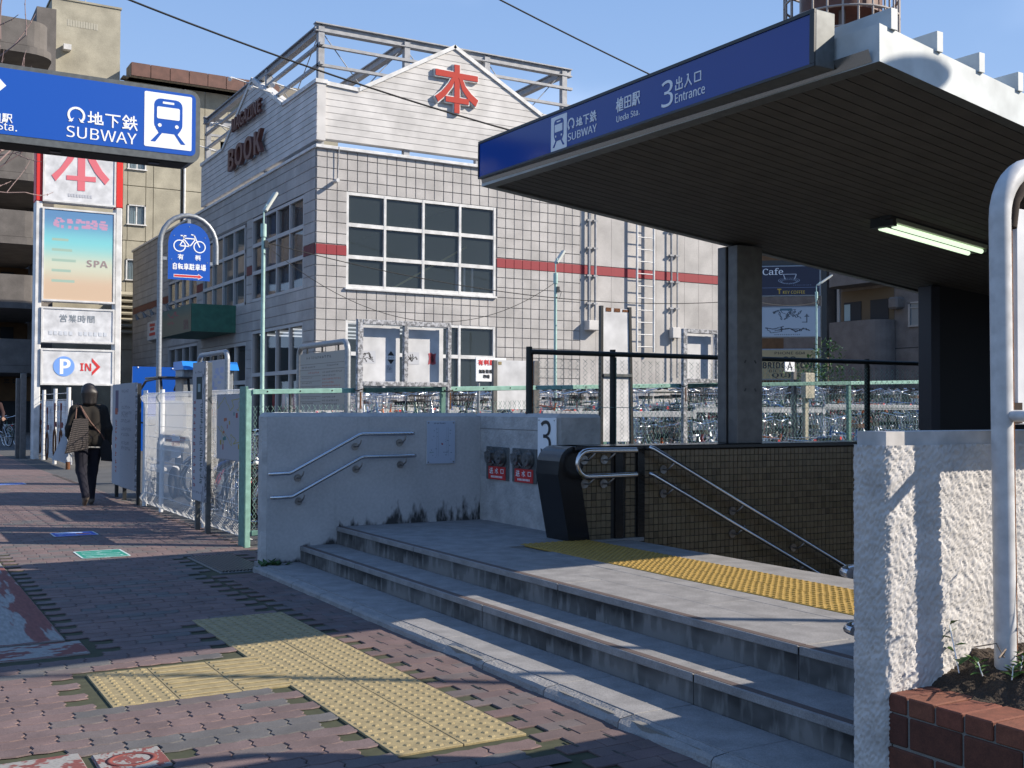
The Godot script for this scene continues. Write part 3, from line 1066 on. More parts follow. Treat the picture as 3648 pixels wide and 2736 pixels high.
func stairwell() -> void:
	# tiled wall beside the descending stairs
	var w := thing("tiled_wall", "low wall of small beige mosaic tiles with black stone trim beside the stairs", "wall")
	obj("wall_body", B.new().mm(Vector3(4.86, -3.5, -7.32), Vector3(14.0, 1.05, -7.62)), M.mosaic_grout, w)
	var b := B.new()
	var posts := [[5.2, 5.275], [5.42, 5.49]]
	for a in 86:
		for k in 62:
			var x := 4.905 + a * 0.0475
			var y := 1.01 - k * 0.0555
			if y < (0.3 if x < 5.3 else -1.2) or x > 8.95:
				continue
			if (x > 5.17 and x < 5.31) or (x > 5.39 and x < 5.52):
				continue
			var base := Vector3(0.165, 0.125, 0.072).lerp(Vector3(0.125, 0.092, 0.05), rng.randf())
			if rnd(0, 1) < 0.1:
				base *= rnd(0.65, 0.85)
			b.col = Color(base.x, base.y, base.z)
			var o := Vector3(x, y, -7.3175 + rnd(0, 0.0008))
			var p := Vector3(0.0218, 0, 0)
			var q := Vector3(0, 0.0256, 0)
			var z := Vector3(0, 0, 0.0045)
			b.quad(o - p * 0.93 - q * 0.93 + z, o + p * 0.93 - q * 0.93 + z, o + p * 0.93 + q * 0.93 + z, o - p * 0.93 + q * 0.93 + z)
			b.quad(o - p + q * -1, o + p - q, o + p * 0.93 - q * 0.93 + z, o - p * 0.93 - q * 0.93 + z)
			b.quad(o - p * 0.93 + q * 0.93 + z, o + p * 0.93 + q * 0.93 + z, o + p + q, o - p + q)
			b.quad(o - p - q, o - p * 0.93 - q * 0.93 + z, o - p * 0.93 + q * 0.93 + z, o - p + q)
			b.quad(o + p * 0.93 - q * 0.93 + z, o + p - q, o + p + q, o + p * 0.93 + q * 0.93 + z)
	stuff(obj("mosaic_tiles", b, M.mosaic, w))
	obj("capping", B.new().bev(Vector3(9.4, 1.062, -7.455), Vector3(9.2, 0.036, 0.36), 0.006), M.black_stone, w)
	for p in posts:
		obj("black_strip", B.new().mm(Vector3(p[0], 0.3 if p[0] < 5.3 else -0.6, -7.33), Vector3(p[1], 1.044, -7.296)), M.black_stone, w)
	# the leaning end of the wall, curved back at the top
	b = B.new()
	var prof := PackedVector2Array()
	for a in 9:
		var an := PI / 2 + (PI / 2) * a / 8.0
		prof.append(Vector2(4.81 + 0.145 * cos(an), 0.935 + 0.145 * sin(an)))
	prof.append_array(poly([4.655, 0.86, 4.76, 0.335, 4.955, 0.335, 4.872, 0.80, 4.875, 0.88, 4.91, 0.96, 4.97, 1.03, 4.97, 1.08]))
	b.prism(prof, -7.63, -7.40 + 0.1)
	obj("curved_end", b, M.black_stone, w)
	var hr := thing("curved_handrail", "short steel handrail bent into a loop on the tiled wall end", "handrail")
	b = B.new()
	var p := [Vector3(5.335, 1.045, -7.2)]
	p.append(Vector3(4.9, 1.05, -7.2))
	for a in 9:
		var an := PI / 2 + PI * a / 8.0
		p.append(Vector3(4.868 + 0.098 * cos(an), 0.948 + 0.1 * sin(an), -7.2))
	p.append(Vector3(4.92, 0.848, -7.2))
	p.append(Vector3(5.335, 0.852, -7.2))
	b.tube(pts(p), 0.021, 10)
	obj("rail", b, M.steel, hr)
	var rl := thing("stair_handrail", "two parallel steel handrails running down the tiled wall into the stairs", "handrail")
	for k in 2:
		b = B.new()
		var y := 1.054 - k * 0.211
		b.tube(pts([Vector3(5.50, y + 0.008, -7.235), Vector3(5.51, y, -7.2), Vector3(9.2, y - 3.69 * 0.505, -7.2)]), 0.019, 10)
		obj("rail", b, M.steel, rl)
	var spots := [[4.9, 0.97, 0], [5.092, 0.97, 0], [4.905, 0.783, 0], [5.088, 0.78, 0], [5.684, 0.878, 1], [5.684, 0.68, 1], [6.428, 0.505, 1], [6.428, 0.312, 1], [7.135, 0.15, 1], [7.135, -0.05, 1]]
	for s in spots:
		b = B.new()
		var c := Vector3(s[0], s[1], -7.312)
		b.rod(c, c + Vector3(0, 0, 0.014), 0.036, 14)
		b.tube(pts([c, c + Vector3(0, 0, 0.07), c + Vector3(0.02, 0.04, 0.11), c + Vector3(0.05, 0.075, 0.112)]), 0.008, 6)
		obj("bracket", b, M.steel_dull, hr if s[2] == 0 else rl)
	# stairs down; the unseen side wall and end, coloured dark, keep the shaft dim
	var st := place("stairs_down")
	for k in 14:
		obj("stair_tread", B.new().mm(Vector3(5.27 + k * 0.3, 0.335 - (k + 1) * 0.155 - 0.4, -7.3), Vector3(5.57 + k * 0.3, 0.335 - (k + 1) * 0.155, -3.3)), M.granite, st)
	obj("unseen_shaft_wall", B.new().mm(Vector3(5.6, -3.5, -3.3), Vector3(14.0, 1.05, -3.0)), M.mosaic_grout, st)
	obj("unseen_shaft_end", B.new().mm(Vector3(13.9, -3.5, -7.6), Vector3(14.2, 3.0, -3.0)), M.dark_inside, st)
	var d := thing("shutter_housing", "dark navy panel wall standing under the canopy past the pillar", "panel")
	obj("panel", B.new().mm(Vector3(9.12, 1.06, -7.42), Vector3(13.9, 2.62, -7.46)), M.black, d)
	obj("frame_post", B.new().bev(Vector3(9.06, 1.82, -7.41), Vector3(0.13, 1.55, 0.16), 0.006), M.navy_black, d)

# ---------------------------------------------------------------- subway canopy
func canopy() -> void:
	var A := Vector3(3.94, 3.027, -7.25)
	var C := Vector3(4.089, 3.015, -3.62)
	var da := Vector3(0.99, -0.0785, -0.113)
	var dc := Vector3(0.989, -0.0785, -0.122)
	var len := 8.6
	var up := Vector3(0, 0.18, 0)
	var at := func(s: float, t: float) -> Vector3: return A.lerp(C, s) + da.lerp(dc, s) * t
	var o := thing("subway_canopy", "long sloping canopy over the subway stairs with a dark boarded ceiling", "canopy")
	var b := B.new()
	# white outer faces, roof and a ceiling above the boards
	var q := [at.call(0.0, 0.0), at.call(1.0, 0.0), at.call(1.0, len), at.call(0.0, len)]
	for k in 4:
		b.quad(q[k], q[(k + 1) % 4], q[(k + 1) % 4] + up, q[k] + up)
	b.quad(q[3] + up, q[0] + up, q[1] + up, q[2] + up)
	obj("roof_body", b, M.canopy_white, o)
	b = B.new()
	var r := 0.045
	var L2 := Vector3(0, 0.03, 0)
	var iq := [at.call(0.02, 0.08), at.call(0.98, 0.08), at.call(0.98, len - 0.05), at.call(0.02, len - 0.05)]
	for k in 4:
		b.quad(q[k], iq[k], iq[(k + 1) % 4], q[(k + 1) % 4])
		b.quad(iq[k], iq[k] + L2, iq[(k + 1) % 4] + L2, iq[(k + 1) % 4])
	obj("edge_trim", b, M.frame_grey, o)
	b = B.new()
	b.quad(iq[0] + L2, iq[3] + L2, iq[2] + L2, iq[1] + L2)
	obj("ceiling_back", b, M.black, o)
	var n := 36
	for k in n:
		var s0 := 0.026 + 0.948 * (k + 0.045) / n
		var s1 := 0.026 + 0.948 * (k + 0.955) / n
		b = B.new()
		var t := 0.1
		var a0: Vector3 = at.call(s0, t) + Vector3(0, 0.012, 0)
		var a1: Vector3 = at.call(s1, t) + Vector3(0, 0.012, 0)
		var e0: Vector3 = at.call(s0, len - 0.1) + Vector3(0, 0.012, 0)
		var e1: Vector3 = at.call(s1, len - 0.1) + Vector3(0, 0.012, 0)
		var h := Vector3(0, 0.013, 0)
		b.quad(a0, e0, e1, a1)
		b.quad(e0, a0, a0 + h, e0 + h)
		b.quad(a1, e1, e1 + h, a1 + h)
		b.quad(a0, a1, a1 + h, a0 + h)
		obj("ceiling_board", b, M.soffit, o)
	# added upstand, out of view on the roof, to shade the stained wall
	var g0: Vector3 = at.call(0.0, 1.5) + Vector3(0, 0.35, 0)
	var g1: Vector3 = at.call(0.0, len) + Vector3(0, 0.35, 0)
	var gd := (g1 - g0).normalized()
	obj("added_shade_upstand", B.new().box((g0 + g1) / 2, Vector3(g0.distance_to(g1), 0.36, 0.06), Basis(gd, gd.cross(Vector3.UP).cross(gd), gd.cross(Vector3.UP))), M.canopy_white, o)
	# purlins that stand up above the roof
	for k in 7:
		var t := 0.1 + k * 0.385
		var p0: Vector3 = at.call(-0.005, t)
		var p1: Vector3 = at.call(1.004, t)
		var d := (p1 - p0).normalized()
		b = B.new()
		b.box((p0 + p1) / 2 + Vector3(0, 0.225, 0), Vector3(0.045, 0.1, p0.distance_to(p1)), Basis(Vector3.UP.cross(d).normalized(), Vector3.UP, d))
		obj("purlin", b, M.canopy_white, o)
	# pillar on the tiled wall, grooved on its street side
	var p := thing("canopy_pillar", "square grey steel pillar carrying the canopy on the tiled wall", "pillar")
	b = B.new()
	b.bev(Vector3(6.635, 1.94, -7.37), Vector3(0.29, 1.72, 0.12), 0.006)
	b.bev(Vector3(6.635, 1.94, -7.515), Vector3(0.29, 1.72, 0.11), 0.006)
	obj("shaft", b, M.pillar, p)
	obj("groove", B.new().mm(Vector3(6.515, 1.08, -7.43), Vector3(6.77, 2.79, -7.46)), M.black, p)
	for k in 4:
		obj("bolt_slot", B.new().box(Vector3(6.58 + (k % 2) * 0.115, 1.79 - (k / 2) * 0.245, -7.3085), Vector3(0.012, 0.03, 0.003), Basis(Vector3(0, 0, 1), 0.6 * (1 if k % 2 else -1))), M.frame_dark, p)
	# fluorescent batten
	var c := thing("canopy_light", "ceiling batten with two faintly glowing greenish fluorescent tubes under the canopy", "light fitting")
	var lx := Vector3(0.99, -0.0785, -0.094).normalized()
	var lz := lx.cross(Vector3.UP).normalized()
	var q2 := Basis(lx, lz.cross(lx) * -1.0 if lz.cross(lx).y < 0 else lz.cross(lx), lz)
	var o0 := Vector3(7.23, 2.79, -5.88)
	b = B.new()
	b.bev(o0 + Vector3(0, -0.012, 0.05), Vector3(1.33, 0.05, 0.1), 0.008, q2)
	for k in 2:
		b.box(o0 + lx * (0.62 if k else -0.62) + Vector3(0, -0.05, 0.0), Vector3(0.05, 0.07, 0.2), q2)
	obj("housing", b, M.frame_dark, c)
	obj("reflector", B.new().box(o0 + Vector3(0, -0.045, 0.09), Vector3(1.2, 0.03, 0.04), q2), mt("reflector", L(0.3, 0.32, 0.22), 0.5), c)
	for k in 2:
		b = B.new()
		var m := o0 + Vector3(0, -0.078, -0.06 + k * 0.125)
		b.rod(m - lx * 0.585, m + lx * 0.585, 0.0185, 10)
		obj("fluorescent_tube", b, M.tube_glow, c)
	# blue fascia sign
	var s := thing("entrance_fascia_sign", "long blue fascia sign on the canopy reading subway, station name and entrance three", "sign")
	var x0 := 3.905
	var z0 := -7.232
	var x1 := 3.93
	var z1 := -3.872
	var u := Vector3(x1 - x0, -0.04, z1 - z0).normalized()
	var nrm := u.cross(Vector3.UP).normalized()
	if nrm.x > 0:
		nrm = -nrm
	var vy := nrm.cross(u)
	var f := Transform3D(Basis(u, vy, nrm), Vector3(x0, 3.075, z0))
	var w := Vector3(x1, 0, z1).distance_to(Vector3(x0, 0, z0))
	b = B.new()
	b.bev(f * Vector3(w / 2, 0.138, -0.067), Vector3(w, 0.277, 0.13), 0.004, f.basis)
	obj("sign_box", b, M.frame_grey, s)
	b = B.new()
	b.quad(f * Vector3(0.012, 0.016, 0.0), f * Vector3(w - 0.03, 0.016, 0.0), f * Vector3(w - 0.03, 0.262, 0.0), f * Vector3(0.012, 0.262, 0.0))
	for k in b.v.size():
		b.v[k] += nrm * 0.0015
	obj("blue_face", b, M.blue_canopy_sign, s)
	b = B.new()
	b.box(f * Vector3(w / 2, 0.268, 0.002), Vector3(w, 0.018, 0.012), f.basis)
	b.box(f * Vector3(w / 2, 0.006, 0.002), Vector3(w, 0.014, 0.012), f.basis)
	b.box(f * Vector3(0.004, 0.138, 0.002), Vector3(0.012, 0.246, 0.012), f.basis)
	b.box(f * Vector3(w - 0.016, 0.138, 0.002), Vector3(0.03, 0.246, 0.012), f.basis)
	obj("sign_frame", b, M.frame_dark, s)
	var g := Transform3D(f.basis, f.origin + nrm * 0.0018)
	var X := func(z: float) -> float: return (z - z0)
	train_icon(s, 1.0, 0.016, 0.19, 0.225, g, M.blue_canopy_sign)
	b = B.new()
	logo(b, 1.24, 0.155, 0.034, g)
	for k in 3:
		ink(b, ["地", "下", "鉄"][k], 1.3 + k * 0.078, 0.117, 0.07, 0.07, g, 0.1)
	for k in 3:
		ink(b, ["植", "田", "駅"][k], 1.735 + k * 0.082, 0.118, 0.074, 0.09, g, 0.1)
	for k in 3:
		ink(b, ["出", "入", "口"][k], 2.3 + k * 0.08, 0.118, 0.07, 0.08, g, 0.1)
	obj("lettering", b, M.print_white, s)
	words(s, "lettering", "SUBWAY", 1.205, 0.048, 0.325, 0.05, g, M.print_white)
	words(s, "lettering", "Ueda Sta.", 1.74, 0.06, 0.23, 0.04, g, M.print_white)
	words(s, "lettering", "Entrance", 2.3, 0.052, 0.255, 0.052, g, M.print_white)
	words(s, "lettering", "3", 2.178, 0.05, 0.102, 0.15, g, M.print_white)
	# polished strip below the sign
	b = B.new()
	b.quad(Vector3(3.946, 3.032, -7.24), Vector3(4.083, 3.02, -3.66), Vector3(4.06, 3.078, -3.66), Vector3(3.925, 3.092, -7.24))
	obj("polished_strip", b, M.steel, s)

func train_icon(parent: Node, x: float, y: float, w: float, h: float, f: Transform3D, blue: Material) -> void:
	var q := func(px: float, py: float) -> Vector2: return Vector2(x + w * px, y + h * py)
	var rr := func(x0: float, y0: float, x1: float, y1: float, r: float) -> PackedVector2Array: return round_rect(x + w * x0, y + h * y0, x + w * x1, y + h * y1, r * w)
	var b := B.new()
	b.prism(rr.call(0, 0, 1, 1, 0.03), 0, 0.002, f)
	obj("train_symbol_ground", b, M.print_white, parent)
	b = B.new()
	b.prism(rr.call(0.2, 0.32, 0.8, 0.9, 0.14), 0.002, 0.003, f)
	b.prism(PackedVector2Array([q.call(0.23, 0.36), q.call(0.77, 0.36), q.call(0.7, 0.27), q.call(0.3, 0.27)]), 0.002, 0.0034, f)
	for k in [-1.0, 1.0]:
		b.prism(PackedVector2Array([q.call(0.5 + k * 0.2, 0.27), q.call(0.5 + k * 0.13, 0.27), q.call(0.5 + k * 0.27, 0.1), q.call(0.5 + k * 0.37, 0.1)]), 0.002, 0.0038, f)
	obj("train_symbol", b, blue, parent)
	b = B.new()
	b.prism(rr.call(0.26, 0.53, 0.74, 0.75, 0.03), 0.003, 0.0048, f)
	b.prism(rr.call(0.38, 0.81, 0.62, 0.85, 0.01), 0.003, 0.0048, f)
	b.prism(disc(x + w * 0.32, y + h * 0.41, w * 0.04, 12), 0.003, 0.0048, f)
	b.prism(disc(x + w * 0.68, y + h * 0.41, w * 0.04, 12), 0.003, 0.0048, f)
	obj("train_window", b, M.print_white, parent)

func logo(b: B, x: float, y: float, r: float, f: Transform3D) -> void:
	var last := Vector2.ZERO
	for a in 23:
		var an := deg_to_rad(-52 + a * 284.0 / 22)
		var p := Vector2(x + r * cos(an), y + r * sin(an))
		if a > 0:
			bar(b, last, p, r * 0.3, f, 0.003 + 0.0003 * (a % 3))
		last = p
	for k in [-1.0, 1.0]:
		b.prism(PackedVector2Array([Vector2(x + k * r * 0.62, y - r * 0.95), Vector2(x + k * r * 1.05, y - r * 0.95), Vector2(x + k * r * 0.28, y - r * 0.35)]), 0, 0.0045, f)

func overhead_sign() -> void:
	var s := thing("overhead_subway_sign", "blue overhead street sign with a white train symbol and a dark frame", "sign")
	var f := Transform3D(Basis(), Vector3(0, 0, -11))
	obj("sign_box", B.new().prism(round_rect(-1.6, 3.775, 2.81, 4.487, 0.1, 6), -0.34, -0.02, f), M.frame_grey, s)
	obj("sign_underside", B.new().mm(Vector3(-1.5, 3.77, -11.33), Vector3(2.7, 3.774, -11.03)), M.black, s)
	obj("frame_face", B.new().prism(round_rect(-1.6, 3.775, 2.81, 4.487, 0.1, 6), -0.019, 0, f), M.frame_grey, s)
	obj("blue_face", B.new().prism(round_rect(-1.58, 3.842, 2.766, 4.447, 0.05, 5), -0.002, 0.004, f), M.blue_bright, s)
	var g := Transform3D(Basis(), Vector3(0, 0, -10.9955))
	train_icon(s, 2.275, 3.888, 0.452, 0.532, g, M.blue_bright)
	var b := B.new()
	logo(b, 1.658, 4.098, 0.068, g)
	for k in 3:
		ink(b, ["地", "下", "鉄"][k], 1.758 + k * 0.156, 4.02, 0.142, 0.142, g, 0.1)
	ink(b, "駅", 1.025, 3.945, 0.086, 0.09, g, 0.1)
	ink(b, "田", 0.93, 3.945, 0.086, 0.09, g, 0.1)
	b.prism(poly([1.056, 4.285, 0.95, 4.395, 0.87, 4.395, 0.945, 4.32, 0.6, 4.32, 0.6, 4.25, 0.945, 4.25, 0.87, 4.175, 0.95, 4.175]), 0, 0.003, g)
	obj("lettering", b, M.print_white, s)
	words(s, "lettering", "SUBWAY", 1.575, 3.885, 0.63, 0.107, g, M.print_white)
	words(s, "lettering", "Ueda Sta.", 0.72, 3.878, 0.43, 0.075, g, M.print_white)
	for k in 3:
		obj("fixing", B.new().box(Vector3(0.6 + k * 0.9, 3.765, -11.15), Vector3(0.1, 0.014, 0.06)), M.frame_dark, s)
	b = B.new()
	b.rod(Vector3(-1.2, -0.15, -11.2), Vector3(-1.2, 4.6, -11.2), 0.11, 16)
	obj("post", b, M.frame_grey, s)

# ---------------------------------------------------------------- bookstore
func tile_front(x: float, y: float, wall: Array) -> bool:   # true where a tile of the street-lot wall lies clear of the windows
	for q in wall:
		if x > q[0] and x < q[1] and y > q[2] and y < q[3]:
			return false
	return true

func window(parent: Node, origin: Vector3, u: Vector3, xs: Array, ys: Array, bar_w: float, pane_mat: Array, deep := 0.12) -> void:
	# frame bars between the cuts xs (along u) and ys (up), one pane in each opening, set back from the wall
	var nrm := u.cross(Vector3.UP).normalized()
	var q := Basis(u, Vector3.UP, nrm)
	var w: MeshInstance3D
	var b := B.new()
	for x in xs:
		b.box(origin + u * x + Vector3(0, (ys[0] + ys[-1]) / 2, 0) - nrm * 0.03, Vector3(bar_w, ys[-1] - ys[0] + bar_w, 0.09), q)
	for y in ys:
		var h: float = bar_w * (1.5 if y != ys[0] and y != ys[-1] else 1.2)
		b.box(origin + u * (xs[0] + xs[-1]) / 2 + Vector3(0, y, 0) - nrm * 0.034, Vector3(xs[-1] - xs[0] + bar_w, h, 0.088), q)
	w = obj("window", b, pane_mat[1], parent)
	for a in xs.size() - 1:
		for c in ys.size() - 1:
			b = B.new()
			var o := origin - nrm * 0.05
			b.quad(o + u * xs[a] + Vector3(0, ys[c], 0), o + u * xs[a + 1] + Vector3(0, ys[c], 0), o + u * xs[a + 1] + Vector3(0, ys[c + 1], 0), o + u * xs[a] + Vector3(0, ys[c + 1], 0))
			var k: int = a + c * (xs.size() - 1)
			obj("pane", b, pane_mat[0][k] if pane_mat[0] is Array else pane_mat[0], w)

func bookstore() -> void:
	var o := thing("bookstore", "two storey white tiled bookstore with a red stripe and large windows", "building")
	var xf := 9.72
	var zf := -26.646
	var back := -48.9
	var t := 0.275
	# openings on the lot side: [x0, x1, y0, y1]; on the street side the same along -z
	var front := [[10.545, 14.93, 4.44, 6.88], [10.545, 14.93, 1.6, 3.6]]
	var street := [[27.45, 31.95, 4.42, 6.9], [32.55, 37.5, 4.4, 6.85], [38.1, 42.4, 4.4, 6.0], [27.45, 31.9, 0.25, 3.58], [32.4, 37.4, 0.25, 3.3], [38.0, 42.3, 1.9, 3.55]]
	# carcass with real openings
	var b := B.new()
	var cut := func(r: Array, x0: float, x1: float, y0: float, y1: float, put: Callable) -> void:
		var xs := [x0, x1]
		var ys := [y0, y1]
		for q in r:
			xs.append_array([q[0], q[1]])
			ys.append_array([q[2], q[3]])
		xs.sort()
		ys.sort()
		for a in xs.size() - 1:
			for c in ys.size() - 1:
				var mx: float = (xs[a] + xs[a + 1]) / 2
				var my: float = (ys[c] + ys[c + 1]) / 2
				if xs[a + 1] - xs[a] > 0.001 and ys[c + 1] - ys[c] > 0.001 and tile_front(mx, my, r):
					put.call(xs[a], xs[a + 1], ys[c], ys[c + 1])
	cut.call(front, xf, 23.7, -0.3, 7.9, func(a: float, c: float, d: float, e: float) -> void: b.mm(Vector3(a, d, zf), Vector3(c, e, zf - 0.2)))
	cut.call(street, 26.85, 48.9, -0.3, 7.9, func(a: float, c: float, d: float, e: float) -> void: b.mm(Vector3(xf, d, -a), Vector3(xf + 0.2, e, -c)))
	b.mm(Vector3(23.5, -0.3, zf - 0.2), Vector3(23.7, 7.9, back))
	b.mm(Vector3(xf + 0.2, -0.3, back), Vector3(23.5, 7.9, back + 0.2))
	b.mm(Vector3(xf + 0.2, 7.6, zf - 0.2), Vector3(23.5, 7.75, back + 0.2))
	obj("wall", b, M.mortar, o)
	b = B.new()
	b.mm(Vector3(xf + 0.2, 3.72, zf - 0.2), Vector3(23.5, 4.0, back + 0.2))
	b.mm(Vector3(xf + 0.2, 0.0, zf - 0.2), Vector3(23.5, 0.2, back + 0.2))
	b.mm(Vector3(15.6, 0.2, zf - 0.25), Vector3(15.75, 7.6, -40))
	b.mm(Vector3(10.0, 0.2, -42.0), Vector3(15.7, 7.6, -42.2))
	obj("interior", b, M.shop_inside, o)
	b = B.new()
	b.mm(Vector3(xf + 0.25, 3.66, zf - 0.3), Vector3(15.5, 3.7, -41))
	b.mm(Vector3(xf + 0.25, 7.5, zf - 0.3), Vector3(15.5, 7.55, -41))
	obj("ceiling", b, M.shop_ceiling, o)
	b = B.new()
	for k in 5:
		b.box(Vector3(12.2, 3.6, -27.6 - k * 1.5), Vector3(3.4, 0.04, 0.12))
	obj("ceiling_lamp", b, M.shop_tube, o)
	b = B.new()
	for k in 6:
		b.mm(Vector3(10.6 + k * 0.8, 0.2, -28.2), Vector3(11.1 + k * 0.8, 1.7 + 0.3 * (k % 2), -30.5))
	obj("shelving", b, M.dark_inside, o)
	# inner staircase with its railings behind the upper window
	b = B.new()
	b.box(Vector3(13.2, 5.0, -28.6), Vector3(4.2, 0.05, 0.08), Basis(Vector3(0, 0, 1), 0.52))
	obj("stair_rail", b, mt("stair_rail", L(0.5, 0.42, 0.15), 0.5), o)
	b = B.new()
	for k in 3:
		b.box(Vector3(14.1 + k * 0.25, 4.9, -27.4), Vector3(0.05, 1.0, 0.05))
	obj("stair_post", b, M.white_paint, o)
	# square tiles on the lot side
	var one := []
	for k in 4:
		b = B.new()
		var v := rnd(0.93, 1.03)
		b.col = Color(0.66 * v, 0.635 * v, 0.615 * v)
		b.bev(Vector3(0, 0, 0.008), Vector3(0.258, 0.258, 0.026), 0.006)
		one.append(b.mesh())
	var red := B.new()
	red.bev(Vector3(0, 0, 0.008), Vector3(0.266, 0.25, 0.028), 0.004)
	var rm := red.mesh()
	var rest := B.new()
	var n := 0
	for r in 29:
		var y := 7.855 - r * t
		for c in 29:
			var x := xf + t * (c + 0.5) + 0.012
			if not tile_front(x, y, front) or y < 0.2:
				continue
			if absf(y - 5.375) < 0.12:
				obj("red_tile", rm, M.tile_red, o, T(x, 5.374, zf))
				continue
			if n < 290 and (c < 12 or r < 10):
				obj("tile", one[int(rnd(0, 3.99))], M.tile_white, o, T(x, y, zf))
				n += 1
			else:
				var v := rnd(0.93, 1.03)
				rest.col = Color(0.66 * v, 0.635 * v, 0.615 * v)
				rest.bev(Vector3(x, y, zf + 0.008), Vector3(0.258, 0.258, 0.026), 0.006)
	# smooth tall panels further along
	for c in 11:
		var x := 17.72 + c * 0.545
		for q in [[5.52, 7.92], [2.95, 5.225], [0.2, 2.93]]:
			var v := rnd(0.97, 1.02)
			rest.col = Color(0.66 * v, 0.635 * v, 0.615 * v)
			rest.mm(Vector3(x, q[0], zf + 0.02), Vector3(x + 0.537, q[1], zf - 0.01))
		obj("red_tile", B.new().mm(Vector3(x, 5.25, zf + 0.021), Vector3(x + 0.541, 5.5, zf - 0.01)), M.tile_red, o)
	# tiles on the street side, coloured darker for the shade there
	for r in 29:
		var y := 7.855 - r * t
		if y < 0.2:
			continue
		for c in 80:
			var z := 26.66 + t * (c + 0.5)
			if not tile_front(z, y, street):
				continue
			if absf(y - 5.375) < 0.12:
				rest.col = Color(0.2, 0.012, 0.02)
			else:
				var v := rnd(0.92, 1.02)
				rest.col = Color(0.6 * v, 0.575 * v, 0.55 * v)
			rest.bev(Vector3(xf - 0.008, y, -z), Vector3(0.024, 0.262, 0.27), 0.004)
	stuff(obj("further_tiles", rest, M.tile_white, o))
	b = B.new()
	b.bev(Vector3(16.71, 7.965, zf - 0.05), Vector3(14.06, 0.085, 0.3), 0.01)
	b.bev(Vector3(xf + 0.08, 7.955, (zf + back) / 2), Vector3(0.3, 0.085, 22.3), 0.01)
	obj("coping", b, M.white_paint, o)
	# windows
	var tinted := mt("dim_glass", L(0.10, 0.115, 0.115), 0.05)
	tinted.metallic_specular = 0.75
	var clear := mt("shop_glass", Color(0.32, 0.36, 0.37, 0.32), 0.03)
	clear.transparency = BaseMaterial3D.TRANSPARENCY_ALPHA
	var fr: Material = M.white_paint
	window(o, Vector3(0, 0, zf), Vector3(1, 0, 0), [10.575, 11.62, 12.725, 13.82, 14.89], [4.48, 5.23, 6.055, 6.855], 0.065, [clear, fr])
	window(o, Vector3(0, 0, zf), Vector3(1, 0, 0), [10.575, 11.62, 12.725, 13.82, 14.89], [1.65, 2.75, 3.57], 0.065, [clear, fr])
	obj("sill", B.new().bev(Vector3(12.72, 4.405, zf + 0.03), Vector3(4.44, 0.06, 0.12), 0.01), fr, o)
	var grey := mt("grey_frame", L(0.42, 0.41, 0.4), 0.5)
	# the posters behind the street windows: coloured bands, no likeness
	var im := blank(256, 160, Color(0.22, 0.16, 0.17))
	for k in 60:
		var c: Color = [Color(0.36, 0.2, 0.2), Color(0.25, 0.16, 0.18), Color(0.42, 0.27, 0.24), Color(0.16, 0.14, 0.2)][k % 4]
		for a in 50:
			var x := int(rnd(60, 70) + k * 3.2 + sin(a * 0.1 + k) * 6)
			im.fill_rect(Rect2i(clampi(x, 0, 250), clampi(a * 3, 0, 156), 4, 4), c.lerp(Color(0.2, 0.15, 0.17), rnd(0, 0.4)))
	im.fill_rect(Rect2i(78, 0, 22, 160), Color(0.12, 0.25, 0.42))
	im.fill_rect(Rect2i(60, 0, 16, 100), Color(0.4, 0.42, 0.45))
	im.fill_rect(Rect2i(0, 118, 256, 42), Color(0.12, 0.2, 0.3))
	for k in 14:
		im.fill_rect(Rect2i(int(rnd(120, 230)), int(rnd(118, 150)), int(rnd(6, 20)), int(rnd(4, 14))), Color(0.28, 0.36, 0.46).lerp(Color(0.1, 0.12, 0.2), rng.randf()))
	var poster := printed("window_poster", im, 0.25)
	var S := Vector3(0, 0, 1)
	window(o, Vector3(xf, 0, 0), S, [-31.88, -30.78, -29.68, -28.58, -27.5], [4.47, 5.26, 6.06, 6.83], 0.07, [clear, grey])
	obj("window_film", B.new().quad(Vector3(xf + 0.12, 4.45, -31.9), Vector3(xf + 0.12, 4.45, -27.5), Vector3(xf + 0.12, 6.85, -27.5), Vector3(xf + 0.12, 6.85, -31.9)), poster, o)
	window(o, Vector3(xf, 0, 0), S, [-37.4, -36.2, -35.0, -33.8, -32.65], [4.45, 5.25, 6.02, 6.78], 0.07, [tinted, grey])
	window(o, Vector3(xf, 0, 0), S, [-42.35, -41.3, -40.25, -39.2, -38.15], [4.45, 5.2, 5.95], 0.07, [clear, grey])
	obj("window_film", B.new().quad(Vector3(xf + 0.12, 4.45, -42.3), Vector3(xf + 0.12, 4.45, -38.2), Vector3(xf + 0.12, 5.95, -38.2), Vector3(xf + 0.12, 5.95, -42.3)), poster, o)
	window(o, Vector3(xf, 0, 0), S, [-31.85, -30.75, -29.65, -28.55, -27.5], [0.3, 2.3, 3.53], 0.07, [clear, grey])
	window(o, Vector3(xf, 0, 0), S, [-37.35, -36.4, -35.5, -34.6, -33.6, -32.45], [0.3, 2.1, 3.25], 0.08, [clear, grey])
	window(o, Vector3(xf, 0, 0), S, [-42.25, -41.2, -40.1, -39.1, -38.05], [1.95, 3.5], 0.07, [clear, grey])
	b = B.new()
	for k in 5:
		b.box(Vector3(xf + 0.2, 1.55, -27.9 - k * 0.85), Vector3(0.03, 0.45, 0.16))
	obj("red_tag", b, M.print_red, o)
	obj("window_display", B.new().mm(Vector3(xf + 0.8, 0.3, -31.5), Vector3(xf + 1.2, 1.25, -27.8)), mt("display", L(0.35, 0.25, 0.18), 0.8), o)
